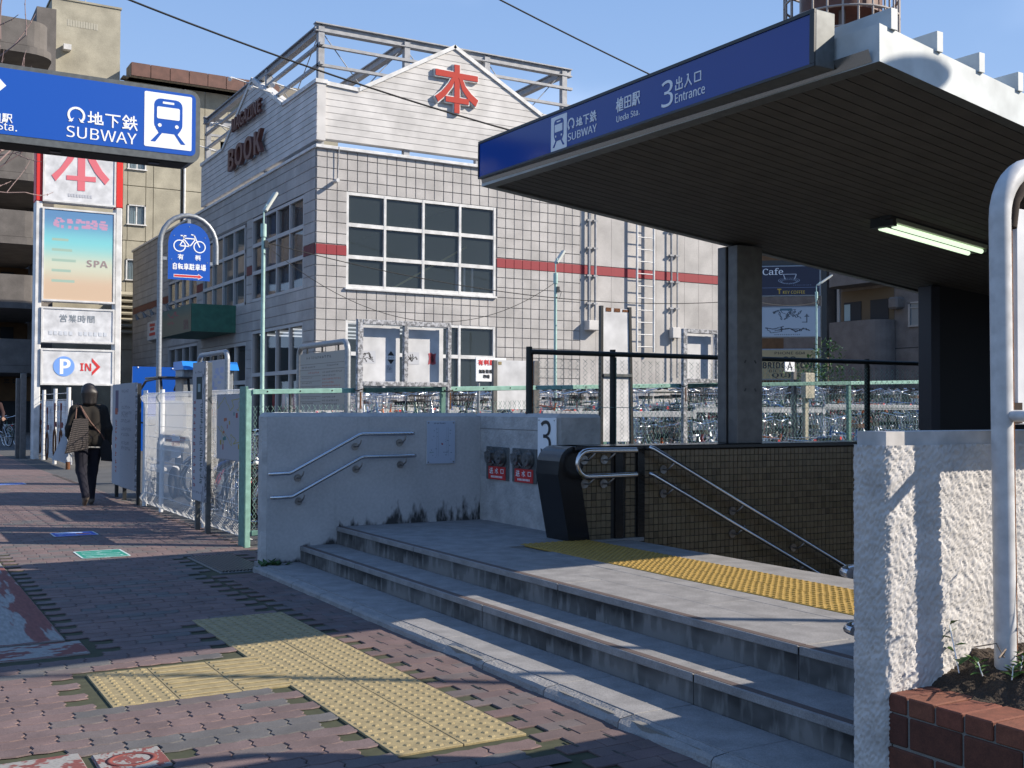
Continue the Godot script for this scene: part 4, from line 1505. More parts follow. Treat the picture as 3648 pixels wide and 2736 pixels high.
	# gabled sign boards on the roof edge, clad in narrow planks
	var pf := poly([9.74, 8.18, 17.45, 8.18, 17.45, 9.6, 16.4, 9.64, 13.62, 11.13, 10.84, 9.55, 9.74, 9.61])
	var f := Transform3D(Basis(), Vector3(0, 0, zf))
	var g := thing("front_gable_board", "white planked gable board with the red sign, on the sunny side of the roof", "sign board")
	obj("board", B.new().prism(pf, -0.22, 0.0, f), M.siding, g)
	planks(g, pf, 8.18, 11.13, 0.17, f)
	obj("edge_cap", caps(pf, f), M.white_paint, g)
	var ps := poly([26.56, 8.12, 37.75, 8.12, 37.75, 9.56, 35.1, 9.57, 32.04, 11.03, 29.2, 9.62, 26.56, 9.61])
	# street side: x of the drawing runs towards -z seen from the street, so mirror it
	var mir := PackedVector2Array()
	for p in ps:
		mir.append(Vector2(-p.x, p.y))
	var fs := Transform3D(Basis(Vector3(0, 0, 1), Vector3.UP, Vector3(-1, 0, 0)), Vector3(xf, 0, 0))
	var h := thing("street_gable_board", "shaded planked gable board with brown letters facing the street", "sign board")
	obj("board", B.new().prism(mir, -0.22, 0.0, fs), M.siding, h)
	planks(h, mir, 8.12, 11.03, 0.17, fs)
	obj("edge_cap", caps(mir, fs), M.white_paint, h)
	var f3 := Transform3D(fs.basis, Vector3(xf - 0.1, 0, 0))
	var letters := mt("sign_brown", L(0.12, 0.045, 0.035), 0.5)
	words(h, "raised_lettering", "BOOK", -33.85, 8.6, 3.3, 0.66, f3, letters, 0.12, "Droid Sans", 700)
	words(h, "raised_lettering", "MAGAZINE", -33.6, 9.77, 2.85, 0.4, f3, letters, 0.09, "Droid Sans", 700)
	# the red character, a shallow metal tray with a bright rim
	var fr2 := Transform3D(Basis(), Vector3(0, 0, zf + 0.1))
	var shapes := [poly([13.0, 10.27, 13.0, 10.42, 13.565, 10.41, 13.565, 10.62, 13.725, 10.62, 13.725, 10.4, 14.28, 10.4, 14.28, 10.25, 13.0, 10.25]),
		poly([13.565, 10.27, 13.725, 10.27, 13.725, 9.31, 13.565, 9.31]), poly([13.5, 10.27, 13.6, 10.27, 13.5, 10.0, 13.3, 9.74, 13.08, 9.54, 12.99, 9.69, 13.2, 9.86, 13.4, 10.1]),
		poly([13.69, 10.27, 13.8, 10.27, 13.9, 10.06, 14.08, 9.88, 14.29, 9.74, 14.21, 9.56, 13.98, 9.73, 13.8, 9.95]), poly([13.3, 9.73, 14.0, 9.73, 14.0, 9.58, 13.3, 9.58])]
	var tray := B.new()
	var rim := B.new()
	var k := 0
	for p in shapes:
		tray.prism(p, -0.09 + 0.002 * k, 0.03 + 0.003 * k, fr2)
		var grown := Geometry2D.offset_polygon(p, 0.028)
		for e in grown:
			rim.prism(e, -0.085 + 0.002 * k, 0.012 + 0.002 * k, fr2)
		k += 1
	var ch := thing("red_character_sign", "big red raised book character with pale rim on the gable board", "sign")
	obj("tray", tray, mt("sign_red", L(0.42, 0.035, 0.014), 0.3), ch)
	obj("rim", rim, M.white_paint, ch)
	# steel frame around the roof
	var st := thing("roof_frame", "open grey steel frame standing on the bookstore roof behind the boards", "steel frame")
	var zr := -37.5
	var top := 11.03
	var post_at := [[9.86, zf - 0.12], [12.25, zf - 0.12], [14.67, zf - 0.12], [17.2, zf - 0.12], [9.86, -31.0], [9.86, zr], [17.2, zr], [13.4, zr], [17.2, -32.0]]
	for p in post_at:
		obj("post", B.new().box(Vector3(p[0], 9.5, p[1]), Vector3(0.16, 3.1, 0.16)), M.beam_grey, st)
	for q in [[9.7, 17.45, zf - 0.12], [9.7, 17.45, zr]]:
		b = B.new()
		b.box(Vector3((q[0] + q[1]) / 2, top, q[2]), Vector3(q[1] - q[0], 0.2, 0.05))
		b.box(Vector3((q[0] + q[1]) / 2, top + 0.1, q[2]), Vector3(q[1] - q[0], 0.03, 0.2))
		b.box(Vector3((q[0] + q[1]) / 2, top - 0.1, q[2]), Vector3(q[1] - q[0], 0.03, 0.2))
		obj("top_beam", b, M.beam_grey, st)
	for x in [9.86, 12.25, 14.67, 17.2]:
		b = B.new()
		b.box(Vector3(x, top - 0.02, (zf + zr) / 2), Vector3(0.05, 0.2, 10.7))
		b.box(Vector3(x, top + 0.07, (zf + zr) / 2), Vector3(0.18, 0.03, 10.7))
		b.box(Vector3(x, top - 0.12, (zf + zr) / 2), Vector3(0.18, 0.03, 10.7))
		obj("cross_beam", b, M.beam_grey, st)
	for y in [10.56, 10.06]:
		obj("rail", B.new().box(Vector3(13.6, y, zf - 0.06), Vector3(7.7, 0.07, 0.1)), M.beam_grey, st)
		obj("rail", B.new().box(Vector3(13.6, y, zr), Vector3(7.7, 0.07, 0.1)), M.beam_grey, st)
		obj("rail", B.new().box(Vector3(9.8, y, -32.0), Vector3(0.1, 0.07, 11.0)), M.beam_grey, st)
	for q in [[9.9, 12.2], [12.2, 14.6], [14.7, 17.1]]:
		b = B.new()
		b.rod(Vector3(q[0], 10.95, zf - 0.15), Vector3(q[1], 8.3, zf - 0.15), 0.014, 5)
		b.rod(Vector3(q[1], 10.95, zf - 0.15), Vector3(q[0], 8.3, zf - 0.15), 0.014, 5)
		obj("tie_rod", b, M.beam_grey, st)
	for q in [[-27, -31], [-31, -37]]:
		b = B.new()
		b.rod(Vector3(9.9, 10.95, q[0]), Vector3(9.9, 8.3, q[1]), 0.014, 5)
		b.rod(Vector3(9.9, 10.95, q[1]), Vector3(9.9, 8.3, q[0]), 0.014, 5)
		obj("tie_rod", b, M.beam_grey, st)
	for q in 5:
		b = B.new()
		var zz := -28.2 - q * 2.0
		var yy: float = 9.75 + (1.25 - absf(zz + 32.04) * 0.45 if absf(zz + 32.04) < 2.8 else 0.0)
		b.rod(Vector3(9.75, yy, zz), Vector3(9.1, yy + 0.12, zz), 0.02, 6)
		b.rod(Vector3(9.12, yy + 0.1, zz - 0.12), Vector3(9.05, yy + 0.02, zz + 0.1), 0.06, 8)
		obj("spot_lamp", b, M.white_paint, st)
	# green box awning over the entrance, with a printed front
	var aw := thing("entrance_awning", "deep green box awning over the bookstore entrance, cream on its street face", "awning")
	b = B.new()
	b.mm(Vector3(8.36, 3.63, -33.5), Vector3(9.7, 4.46, -37.6))
	obj("box", b, M.awning, aw)
	var ai := blank(256, 96, Color(0.42, 0.38, 0.28))
	for y in 40:
		ai.fill_rect(Rect2i(0, y, 256, 1), Color(0.25, 0.34, 0.3).lerp(Color(0.42, 0.38, 0.28), y / 40.0))
	scribble(ai, 70, 12, 90, 20, 14, Color(0.55, 0.25, 0.25), 3)
	scribble(ai, 70, 46, 60, 10, 10, Color(0.55, 0.25, 0.25), 2)
	obj("printed_face", B.new().quad(Vector3(8.35, 3.63, -37.6), Vector3(8.35, 3.63, -33.5), Vector3(8.35, 4.46, -33.5), Vector3(8.35, 4.46, -37.6)), printed("awning_print", ai, 0.6), aw)
	words(aw, "lettering", "SPA", -34.4, 3.72, 0.6, 0.3, Transform3D(fs.basis, Vector3(8.349, 0, 0)), mt("awning_letter", L(0.16, 0.06, 0.05), 0.6), 0.004, "Droid Serif", 700)
	var rs := thing("red_shop_sign", "white box sign with two red characters beside the green awning", "sign")
	obj("box", B.new().bev(Vector3(9.6, 4.3, -43.4), Vector3(0.2, 0.72, 3.1), 0.02), M.white_paint, rs)
	b = B.new()
	var f4 := Transform3D(fs.basis, Vector3(9.499, 0, 0))
	ink(b, "三", -44.55, 4.08, 1.0, 0.56, f4, 0.2)
	ink(b, "車", -43.2, 4.08, 1.05, 0.56, f4, 0.16)
	obj("lettering", b, M.print_red, rs)
	for q in 5:
		b = B.new()
		var zz := -45.2 + q * 1.3
		b.tube(pts([Vector3(9.7, 4.9, zz), Vector3(9.3, 5.1, zz), Vector3(9.1, 4.95, zz)]), 0.015, 5)
		b.rod(Vector3(9.1, 4.98, zz), Vector3(9.2, 4.78, zz), 0.04, 8, 0.08)
		obj("spot_lamp", b, M.galvanised, rs)
	# pipes, boxes and the ladder on the smooth part of the wall
	var pipes := []
	for k2 in 2:
		var cx: float = [18.0, 21.0][k2]
		var c := thing("wall_conduit", ["pair of pipes ending in a grey box by the end of the square tiles", "thin pipes with a small box beside the wall ladder"][k2], "pipe")
		pipes.append(c)
		for q in (2 if k2 == 0 else 2):
			b = B.new()
			var x: float = cx - 0.05 + q * 0.22
			b.rod(Vector3(x, 3.8 - k2 * 1.5, zf + 0.12), Vector3(x, 7.9, zf + 0.12), 0.036 - k2 * 0.012, 8)
			for e in 4:
				b.box(Vector3(x, 4.4 + e * 0.8, zf + 0.1), Vector3(0.14, 0.05, 0.1))
			obj("pipe", b, M.beam_grey, c)
		obj("junction_box", B.new().bev(Vector3(cx + 0.06, 3.76 - k2 * 0.1, zf + 0.15), Vector3(0.42 - k2 * 0.12, 0.28 + k2 * 0.04, 0.26 - k2 * 0.08), 0.012), M.siding, c)
	var la := thing("wall_ladder", "white steel access ladder fixed high on the bookstore wall", "ladder")
	for q in 2:
		obj("rail", B.new().rod(Vector3(19.6 + q * 0.62, 3.05, zf + 0.2), Vector3(19.6 + q * 0.62, 7.9, zf + 0.2), 0.035, 8), M.white_paint, la)
	for q in 13:
		obj("rung", B.new().rod(Vector3(19.6, 3.2 + q * 0.36, zf + 0.2), Vector3(20.22, 3.2 + q * 0.36, zf + 0.2), 0.018, 6), M.white_paint, la)
	var ho := thing("wall_lamp_bracket", "little lamp on a bent cable near the bookstore corner", "wall lamp")
	b = B.new()
	b.tube(pts([Vector3(10.3, 8.0, zf + 0.1), Vector3(10.29, 7.6, zf + 0.09), Vector3(10.27, 7.15, zf + 0.08), Vector3(10.2, 7.1, zf + 0.1)]), 0.012, 5)
	obj("cable", b, M.beam_grey, ho)
	obj("lamp_head", B.new().rod(Vector3(10.2, 7.1, zf + 0.05), Vector3(10.2, 7.1, zf + 0.3), 0.05, 8), M.white_paint, ho)

	for e in [o, g, h, ch, st, aw, rs, la, ho] + pipes:
		e.scale = Vector3(1.2, 1.2, 1.2)   # drawn in tile units: one tile is 0.33 m
		e.position.y = -0.276

func planks(parent: Node, p: PackedVector2Array, y0: float, y1: float, step: float, f: Transform3D) -> void:
	var y := y0
	while y < y1 - 0.02:
		var strip := PackedVector2Array([Vector2(-60, y + 0.004), Vector2(60, y + 0.004), Vector2(60, minf(y + step, y1) - 0.004), Vector2(-60, minf(y + step, y1) - 0.004)])
		for c in Geometry2D.intersect_polygons(p, strip):
			var b := B.new()
			b.prism(c, 0.001, 0.014, f)
			for k in b.v.size():   # each plank leans out at its lower edge
				var l := f.affine_inverse() * b.v[k]
				if l.z > 0.01 and l.y < y + step * 0.4:
					b.v[k] += f.basis.z * 0.008
			obj("plank", b, M.siding, parent)
		y += step

func caps(p: PackedVector2Array, f: Transform3D) -> B:
	var b := B.new()
	var m := p.size()
	for k in m:
		var a := p[k]
		var c := p[(k + 1) % m]
		if (a.y + c.y) / 2 > 8.6 and absf(a.x - c.x) > 0.1:
			var u := (c - a).normalized()
			var z := f.basis.z
			var xx := f.basis * Vector3(u.x, u.y, 0)
			b.box(f * Vector3((a.x + c.x) / 2, (a.y + c.y) / 2, -0.1), Vector3(a.distance_to(c) + 0.06, 0.1, 0.32), Basis(xx, z.cross(xx), z))
	return b

# ---------------------------------------------------------------- buildings behind
func apartments() -> void:
	var o := thing("cream_apartment_block", "tall cream apartment block with a stair tower and a brown roof edge", "building")
	var z := -62.0
	var b := B.new()
	b.mm(Vector3(8.1, -0.2, z), Vector3(11.5, 22.7, z - 6))
	b.mm(Vector3(11.5, -0.2, z - 0.5), Vector3(24, 19.0, z - 12))
	obj("wall", b, M.cream_dark, o)
	b = B.new()
	b.quad(Vector3(8.08, -0.2, z + 0.03), Vector3(11.52, -0.2, z + 0.03), Vector3(11.52, 22.7, z + 0.03), Vector3(8.08, 22.7, z + 0.03))
	b.quad(Vector3(8.08, -0.2, z - 6), Vector3(8.08, -0.2, z + 0.03), Vector3(8.08, 22.7, z + 0.03), Vector3(8.08, 22.7, z - 6))
	b.mm(Vector3(8.02, 22.7, z + 0.08), Vector3(11.58, 22.8, z - 6))
	obj("stair_tower", b, M.cream, o)
	# facade panels with open joints; windows are left free
	var wins := [[12.0, 12.95, 14.2, 15.2], [12.0, 12.95, 11.2, 12.25], [11.95, 12.9, 8.2, 9.3], [17.0, 18.2, 11.2, 12.4], [17.0, 18.2, 14.2, 15.4]]
	var xs := [11.75, 13.35, 14.85, 16.1, 17.4, 18.7, 20.0, 21.3, 22.6, 24.0]
	var ys := [1.4, 4.4, 7.35, 10.3, 13.28, 16.25, 18.95]
	for a in xs.size() - 1:
		for k in ys.size() - 1:
			var x0: float = xs[a] + (0.22 if a == 2 else 0.0)
			var hit := false
			for w in wins:
				if w[0] < xs[a + 1] and w[1] > x0 and w[2] < ys[k + 1] and w[3] > ys[k]:
					hit = true
					b = B.new()
					for r in [[x0, w[0], ys[k], ys[k + 1]], [w[1], xs[a + 1], ys[k], ys[k + 1]], [w[0], w[1], ys[k], w[2]], [w[0], w[1], w[3], ys[k + 1]]]:
						if r[1] - r[0] > 0.05 and r[3] - r[2] > 0.05:
							b.mm(Vector3(r[0] + 0.015, r[2] + 0.02, z - 0.06), Vector3(r[1] - 0.015, r[3] - 0.02, z))
					obj("facade_panel", b, M.cream, o)
			if not hit:
				obj("facade_panel", B.new().mm(Vector3(x0 + 0.015, ys[k] + 0.02, z - 0.06), Vector3(xs[a + 1] - 0.015, ys[k + 1] - 0.02, z)), M.cream, o)
	var curtain := mt("curtain", L(0.3, 0.4, 0.42), 0.9)
	for w in wins:
		b = B.new()
		b.mm(Vector3(w[0], w[2], z - 0.02), Vector3(w[0] + 0.07, w[3], z + 0.05))
		b.mm(Vector3(w[1] - 0.07, w[2], z - 0.02), Vector3(w[1], w[3], z + 0.05))
		b.mm(Vector3(w[0] - 0.05, w[2] - 0.06, z - 0.02), Vector3(w[1] + 0.05, w[2], z + 0.1))
		b.mm(Vector3(w[0], w[3] - 0.06, z - 0.02), Vector3(w[1], w[3], z + 0.05))
		b.mm(Vector3((w[0] + w[1]) / 2 - 0.03, w[2], z - 0.03), Vector3((w[0] + w[1]) / 2 + 0.03, w[3], z))
		var f := obj("window", b, M.white_paint, o)
		obj("pane", B.new().quad(Vector3(w[0], w[2], z - 0.05), Vector3(w[1], w[2], z - 0.05), Vector3(w[1], w[3], z - 0.05), Vector3(w[0], w[3], z - 0.05)), M.glass, f)
		b = B.new()
		for k in 10:
			var x: float = lerpf(w[0], w[1], k / 10.0)
			b.mm(Vector3(x, w[2], z - 0.2 - 0.05 * (k % 2)), Vector3(x + 0.07, w[3], z - 0.16 - 0.05 * (k % 2)))
		obj("curtain", b, curtain, f)
	for k in 8:
		obj("brown_edge_panel", B.new().mm(Vector3(11.95 + k * 1.02, 19.02, z + 0.9), Vector3(11.95 + k * 1.02 + 0.985, 19.72, z + 0.82)), M.brown_panel, o)
	b = B.new()
	b.mm(Vector3(11.93, 19.0, z + 0.8), Vector3(24, 19.7, z - 0.4))
	b.mm(Vector3(11.6, 19.0, z + 0.5), Vector3(24, 19.06, z - 0.3))
	obj("roof_edge", b, M.cream_dark, o)
	obj("downpipe", B.new().rod(Vector3(15.0, 1, z + 0.06), Vector3(15.0, 18.9, z + 0.06), 0.07, 8), M.white_paint, o)
	obj("vent_hood", B.new().mm(Vector3(8.62, 20.0, z + 0.45), Vector3(9.0, 20.28, z + 0.03)), M.white_paint, o)
	b = B.new()
	for k in 12:
		b.box(Vector3(8.9 + 0.13 * k, 21.55 - 0.01 * (k % 3), z + 0.035), Vector3(0.1, 0.34, 0.01))
	obj("faded_letters", b, mt("faded_letter", L(0.4, 0.38, 0.31), 0.9), o)
	for k in 7:
		obj("louvre", B.new().box(Vector3(11.9, 5.4 + k * 0.33, z + 0.25), Vector3(1.3, 0.1, 0.5), Basis(Vector3(1, 0, 0), 0.4)), M.cream, o)
	obj("roof_aerial", B.new().rod(Vector3(10.2, 22.7, z - 3), Vector3(10.2, 24.6, z - 3), 0.03, 5), M.galvanised, o)
	# grey block with rounded balconies at the far end of the street
	var g := thing("balcony_apartment_block", "shaded grey apartment block with rounded balconies at the end of the pavement", "building")
	obj("wall", B.new().mm(Vector3(6.95, -0.2, -58.6), Vector3(7.85, 21, -80)), M.apartment_grey, g)
	for k in 6:
		var y := 3.1 + k * 2.75
		var pl := round_rect(-1.6, -8, 1.55, 1.6, 0.9, 5)
		var f := Transform3D(Basis(Vector3(1, 0, 0), Vector3(0, 0, 1), Vector3(0, -1, 0)), Vector3(5.1, y, -59.5))
		f = Transform3D(Basis(Vector3(1, 0, 0), Vector3(0, 0, -1), Vector3(0, 1, 0)), Vector3(5.1, y, -59.5))
		b = B.new()
		b.prism(pl, 0.0, 1.12, f)
		b.prism(round_rect(-1.75, -8, 1.75, 1.75, 1.0, 5), -0.32, -0.01, f)
		obj("balcony", b, M.apartment_grey, g)
		obj("back_wall", B.new().mm(Vector3(4.0, y + 1.12, -60.6), Vector3(6.95, y + 2.43, -61.0)), M.apartment_brown, g)
		b = B.new()
		b.mm(Vector3(4.3, y + 1.2, -60.55), Vector3(5.3, y + 2.3, -60.6))
		b.mm(Vector3(5.7, y + 1.3, -60.55), Vector3(6.3, y + 2.2, -60.6))
		obj("window", b, M.dark_inside, g)
		b = B.new()
		for q in 4:
			b.rod(Vector3(4.2 + q * 0.75, y + 1.1, -58.1), Vector3(4.2 + q * 0.75, y + 1.32, -58.1), 0.03, 5)
		b.rod(Vector3(3.6, y + 1.33, -58.1), Vector3(6.55, y + 1.33, -58.1), 0.035, 6)
		obj("balcony_rail", b, M.galvanised, g)
	obj("shop_front", B.new().mm(Vector3(3.9, 1.6, -58.6), Vector3(6.9, 2.9, -58.8)), M.apartment_brown, g)
	b = B.new()
	for k in 3:
		ink(b, ["三", "口", "本"][k], 5.7 + k * 0.38, 2.45, 0.26, 0.24, Transform3D(Basis(), Vector3(0, 0, -58.59)), 0.16)
	obj("lettering", b, M.dark_inside, g)
	obj("dark_base", B.new().mm(Vector3(3.9, -0.2, -58.7), Vector3(6.9, 1.6, -58.9)), M.dark_inside, g)
	# flats behind the bicycle park on the right, seen in shade
	var r := thing("right_apartment_block", "shaded pinkish apartment block with a curved balcony, behind the bicycle park", "building")
	var x := 30.0
	obj("wall", B.new().mm(Vector3(x, -0.2, -13), Vector3(x + 12, 8, -28.35)), M.apartment_pink, r)
	obj("wall", B.new().mm(Vector3(x, -0.2, -29.1), Vector3(x + 12, 8, -31.2)), M.apartment_pink, r)
	obj("wall", B.new().mm(Vector3(x + 0.5, -0.2, -28.35), Vector3(x + 12, 8, -29.1)), M.dark_inside, r)  # recessed gap, its shade put into the dark colour
	obj("wall", B.new().mm(Vector3(x + 0.3, -0.2, -31.2), Vector3(x + 12, 8, -36)), M.apartment_brown, r)
	obj("pale_band", B.new().mm(Vector3(x + 0.2, 4.75, -31.25), Vector3(x + 0.4, 5.95, -36)), M.apartment_pink, r)
	obj("downpipe", B.new().rod(Vector3(x + 0.1, 0, -28.5), Vector3(x + 0.1, 8, -28.5), 0.09, 8), M.galvanised, r)
	for k in 2:
		var y := 3.2 + k * 2.6
		b = B.new()
		var f := Transform3D(Basis(Vector3(1, 0, 0), Vector3(0, 0, -1), Vector3(0, 1, 0)), Vector3(x - 0.0, y - (0.05 if k else 0.0), -26.9))
		b.prism(round_rect(-0.9, -1.05, 0.3, 1.45, 0.55, 5), -0.1 if k else -3.0, 1.2 if k == 0 else 2.5, f)
		obj("balcony", b, M.apartment_pink, r)
	b = B.new()
	b.mm(Vector3(x - 0.02, 4.42, -28.3), Vector3(x + 0.03, 5.55, -25.95))
	obj("balcony_opening", b, mt("recess", L(0.12, 0.09, 0.055), 0.9), r)
	for k in 2:
		b = B.new()
		var z0 := -28.15 + k * 1.2
		b.mm(Vector3(x - 0.05, 4.45, z0), Vector3(x - 0.021, 5.15, z0 + 0.78))
		var w := obj("window", b, M.dark_inside, r)
		if k == 0:
			obj("curtain", B.new().mm(Vector3(x - 0.06, 4.5, z0 + 0.03), Vector3(x - 0.051, 5.08, z0 + 0.3)), curtain, w)
	b = B.new()
	for q in [[-25.34, -25.26], [-24.86, -24.8], [-24.3, -24.24]]:
		b.mm(Vector3(x - 0.06, 4.16, q[0]), Vector3(x, 4.94, q[1]))
	b.mm(Vector3(x - 0.07, 4.12, -25.34), Vector3(x, 4.18, -24.24))
	b.mm(Vector3(x - 0.06, 4.9, -25.34), Vector3(x, 4.95, -24.24))
	b.mm(Vector3(x - 0.055, 4.74, -25.3), Vector3(x, 4.77, -24.26))
	var rw := obj("window", b, M.galvanised, r)
	obj("pane", B.new().quad(Vector3(x - 0.02, 4.16, -25.3), Vector3(x - 0.02, 4.16, -24.26), Vector3(x - 0.02, 4.92, -24.26), Vector3(x - 0.02, 4.92, -25.3)), mt("net_curtain", L(0.16, 0.19, 0.2), 0.3), rw)
	obj("balcony_corbel", B.new().bev(Vector3(x - 0.1, 4.95, -25.75), Vector3(0.5, 0.4, 0.4), 0.06), M.apartment_pink, r)
	for y in [3.42, 5.85]:
		obj("joint", B.new().mm(Vector3(x - 0.006, y, -28.3), Vector3(x, y + 0.03, -20)), M.dark_inside, r)
		obj("joint", B.new().mm(Vector3(x - 0.006, y + 0.03, -31.1), Vector3(x, y + 0.06, -29.15)), M.dark_inside, r)
	r.scale = Vector3(1.35, 1.35, 1.35)
	r.position.y = -0.48
	# advertising post of the shops
	var t := thing("shop_sign_post", "dark framed post with three shop sign panels behind the bicycle park fence", "sign", Vector3(23.3, 0, -24), -0.72)
	for k in 2:
		obj("post", B.new().box(Vector3(-0.98 + k * 1.96, 2.85, 0), Vector3(0.15, 5.7, 0.15)), M.frame_dark, t)
	obj("top_bar", B.new().box(Vector3(0, 5.66, 0), Vector3(2.1, 0.14, 0.14)), M.frame_dark, t)
	var im := blank(192, 132, Color(0.07, 0.09, 0.2))
	im.fill_rect(Rect2i(0, 96, 192, 2), Color(0.4, 0.45, 0.55))
	for k in 3:
		for a in 40:
			var an := TAU * a / 40
			im.fill_rect(Rect2i(int(94 + (34 - k * 5) * cos(an)), int(60 + (12 - k) * sin(an) + k * 3 - 8 + 12), 2, 2), Color(0.55, 0.6, 0.66))
	for a in 22:
		im.fill_rect(Rect2i(76 + a / 4, 36 + a, 3, 2), Color(0.7, 0.72, 0.75))
		im.fill_rect(Rect2i(116 - a / 4, 36 + a, 3, 2), Color(0.7, 0.72, 0.75))
	im.fill_rect(Rect2i(76, 34, 42, 3), Color(0.7, 0.72, 0.75))
	glyph_rows(im, 108, 84, 80, 1, 8, 5, Color(0.4, 0.45, 0.55))
	im.fill_rect(Rect2i(62, 104, 4, 22), Color(0.7, 0.55, 0.12))
	im.fill_rect(Rect2i(57, 101, 13, 6), Color(0.7, 0.55, 0.12))
	var im2 := blank(192, 132, Color(0.62, 0.66, 0.7))
	scribble(im2, 44, 8, 90, 52, 26, Color(0.2, 0.24, 0.28), 2)
	im2.fill_rect(Rect2i(66, 4, 38, 10), Color(0.22, 0.36, 0.42))
	scribble(im2, 20, 82, 140, 34, 26, Color(0.15, 0.17, 0.2), 2)
	for q in [[150, 30, 3, 40], [136, 66, 16, 3], [144, 40, 15, 3], [147, 35, 9, 3], [166, 30, 0, 0]]:
		im2.fill_rect(Rect2i(q[0], q[1], q[2], q[3]), Color(0.2, 0.22, 0.25))
	glyph_rows(im2, 48, 122, 100, 1, 8, 5, Color(0.25, 0.28, 0.3))
	for k in 3:
		var y: float = [4.72, 3.52, 2.28][k]
		obj("panel", B.new().bev(Vector3(0, y + 0.4, 0), Vector3(1.78, 0.92, 0.18), 0.02), M.galvanised, t)
		if k < 2:
			obj("printed_face", B.new().quad(Vector3(-0.85, y - 0.02, 0.094), Vector3(0.85, y - 0.02, 0.094), Vector3(0.85, y + 0.82, 0.094), Vector3(-0.85, y + 0.82, 0.094)), printed("shop_panel_%d" % k, [im, im2][k], 0.4), t)
	obj("tan_face", B.new().quad(Vector3(-0.85, 2.26, 0.094), Vector3(0.85, 2.26, 0.094), Vector3(0.85, 3.1, 0.094), Vector3(-0.85, 3.1, 0.094)), mt("tan", L(0.34, 0.26, 0.13), 0.5), t)
	var pf := Transform3D(Basis(), Vector3(0, 0, 0.095))
	words(t, "lettering", "Cafe", -0.76, 5.3, 0.58, 0.2, pf, M.print_white, 0.004, "Droid Serif")
	words(t, "lettering", "KEY COFFEE", -0.18, 4.74, 0.62, 0.09, pf, mt("print_yellow", L(0.6, 0.42, 0.05), 0.5), 0.004)
	words(t, "lettering", "PHONE 604", -0.42, 2.97, 0.86, 0.08, pf, M.print_black, 0.004)
	words(t, "lettering", "BRIDGESTONE", -0.76, 2.56, 1.52, 0.19, pf, M.print_black, 0.004, "Droid Sans", 700)
	words(t, "lettering", "BICYCLE SHOP", -0.58, 2.45, 1.16, 0.08, pf, M.print_black, 0.004)
	words(t, "lettering", "QUEST", -0.5, 2.27, 1.0, 0.15, pf, M.print_black, 0.004, "Droid Serif", 700)
	b = B.new()
	for k in 2:
		var ring := PackedVector3Array()
		for a in 14:
			ring.append(Vector3(-0.1 + k * 0.2 + 0.08 * cos(TAU * a / 14), 2.84 + 0.06 * sin(TAU * a / 14), 0.1))
		b.tube(ring, 0.012, 4, 0.012, true)
	obj("bicycle_mark", b, M.print_black, t)
	# caged tank high behind the canopy
	var wt := thing("caged_water_tank", "caged round tank on a lattice tower above the canopy roof", "water tank", Vector3(53.0, 0, -50.0))
	obj("tank", B.new().rod(Vector3(0, 26.0, 0), Vector3(0, 30, 0), 2.5, 20), M.brown_panel, wt)
	for k in 4:
		var a := PI / 4 + PI / 2 * k
		obj("leg", B.new().rod(Vector3(1.8 * cos(a), 0, 1.8 * sin(a)), Vector3(1.8 * cos(a), 26, 1.8 * sin(a)), 0.2, 8), M.apartment_pink, wt)
	obj("deck", B.new().rod(Vector3(0, 24.3, 0), Vector3(0, 24.55, 0), 3.3, 20), M.brown_panel, wt)
	for k in 24:
		var a := TAU * k / 24
		obj("cage_bar", B.new().rod(Vector3(3.5 * cos(a), 24.3, 3.5 * sin(a)), Vector3(3.5 * cos(a), 31, 3.5 * sin(a)), 0.07, 5), mt("cage", L(0.34, 0.31, 0.29), 0.8) if k == 0 else M.cage, wt)
	for k in 5:
		b = B.new()
		var ring := PackedVector3Array()
		for a in 24:
			ring.append(Vector3(3.5 * cos(TAU * a / 24), 24.5 + k * 1.25, 3.5 * sin(TAU * a / 24)))
		b.tube(ring, 0.08, 5, 0.08, true)
		obj("cage_ring", b, M.cage, wt)

# ---------------------------------------------------------------- fences and boards along the street
func wire_panel(parent: Node, z0: float, z1: float, x: float) -> void:
	# welded mesh with bent top and bottom; verticals are joined, the cross wires stay single
	var prof := [Vector2(0.05, 1.56), Vector2(-0.0, 1.55), Vector2(-0.05, 1.5), Vector2(-0.0, 1.42), Vector2(0, 0.2), Vector2(-0.05, 0.12), Vector2(0.0, 0.05), Vector2(0.05, 0.045)]
	var b := B.new()
	var n := int((z0 - z1) / 0.05)
	for k in n + 1:
		var z := z0 - (z0 - z1) * k / n
		var p := PackedVector3Array()
		for q in prof:
			p.append(Vector3(x + q.x, q.y, z))
		b.tube(p, 0.0032, 4)
	obj("upright_wires", b, M.mesh_white, parent)
	for y in [1.555, 1.42, 1.27, 1.12, 0.97, 0.82, 0.67, 0.52, 0.37, 0.2, 0.05]:
		obj("cross_wire", B.new().rod(Vector3(x + 0.004, y, z0), Vector3(x + 0.004, y, z1), 0.0034, 4), M.mesh_white, parent)

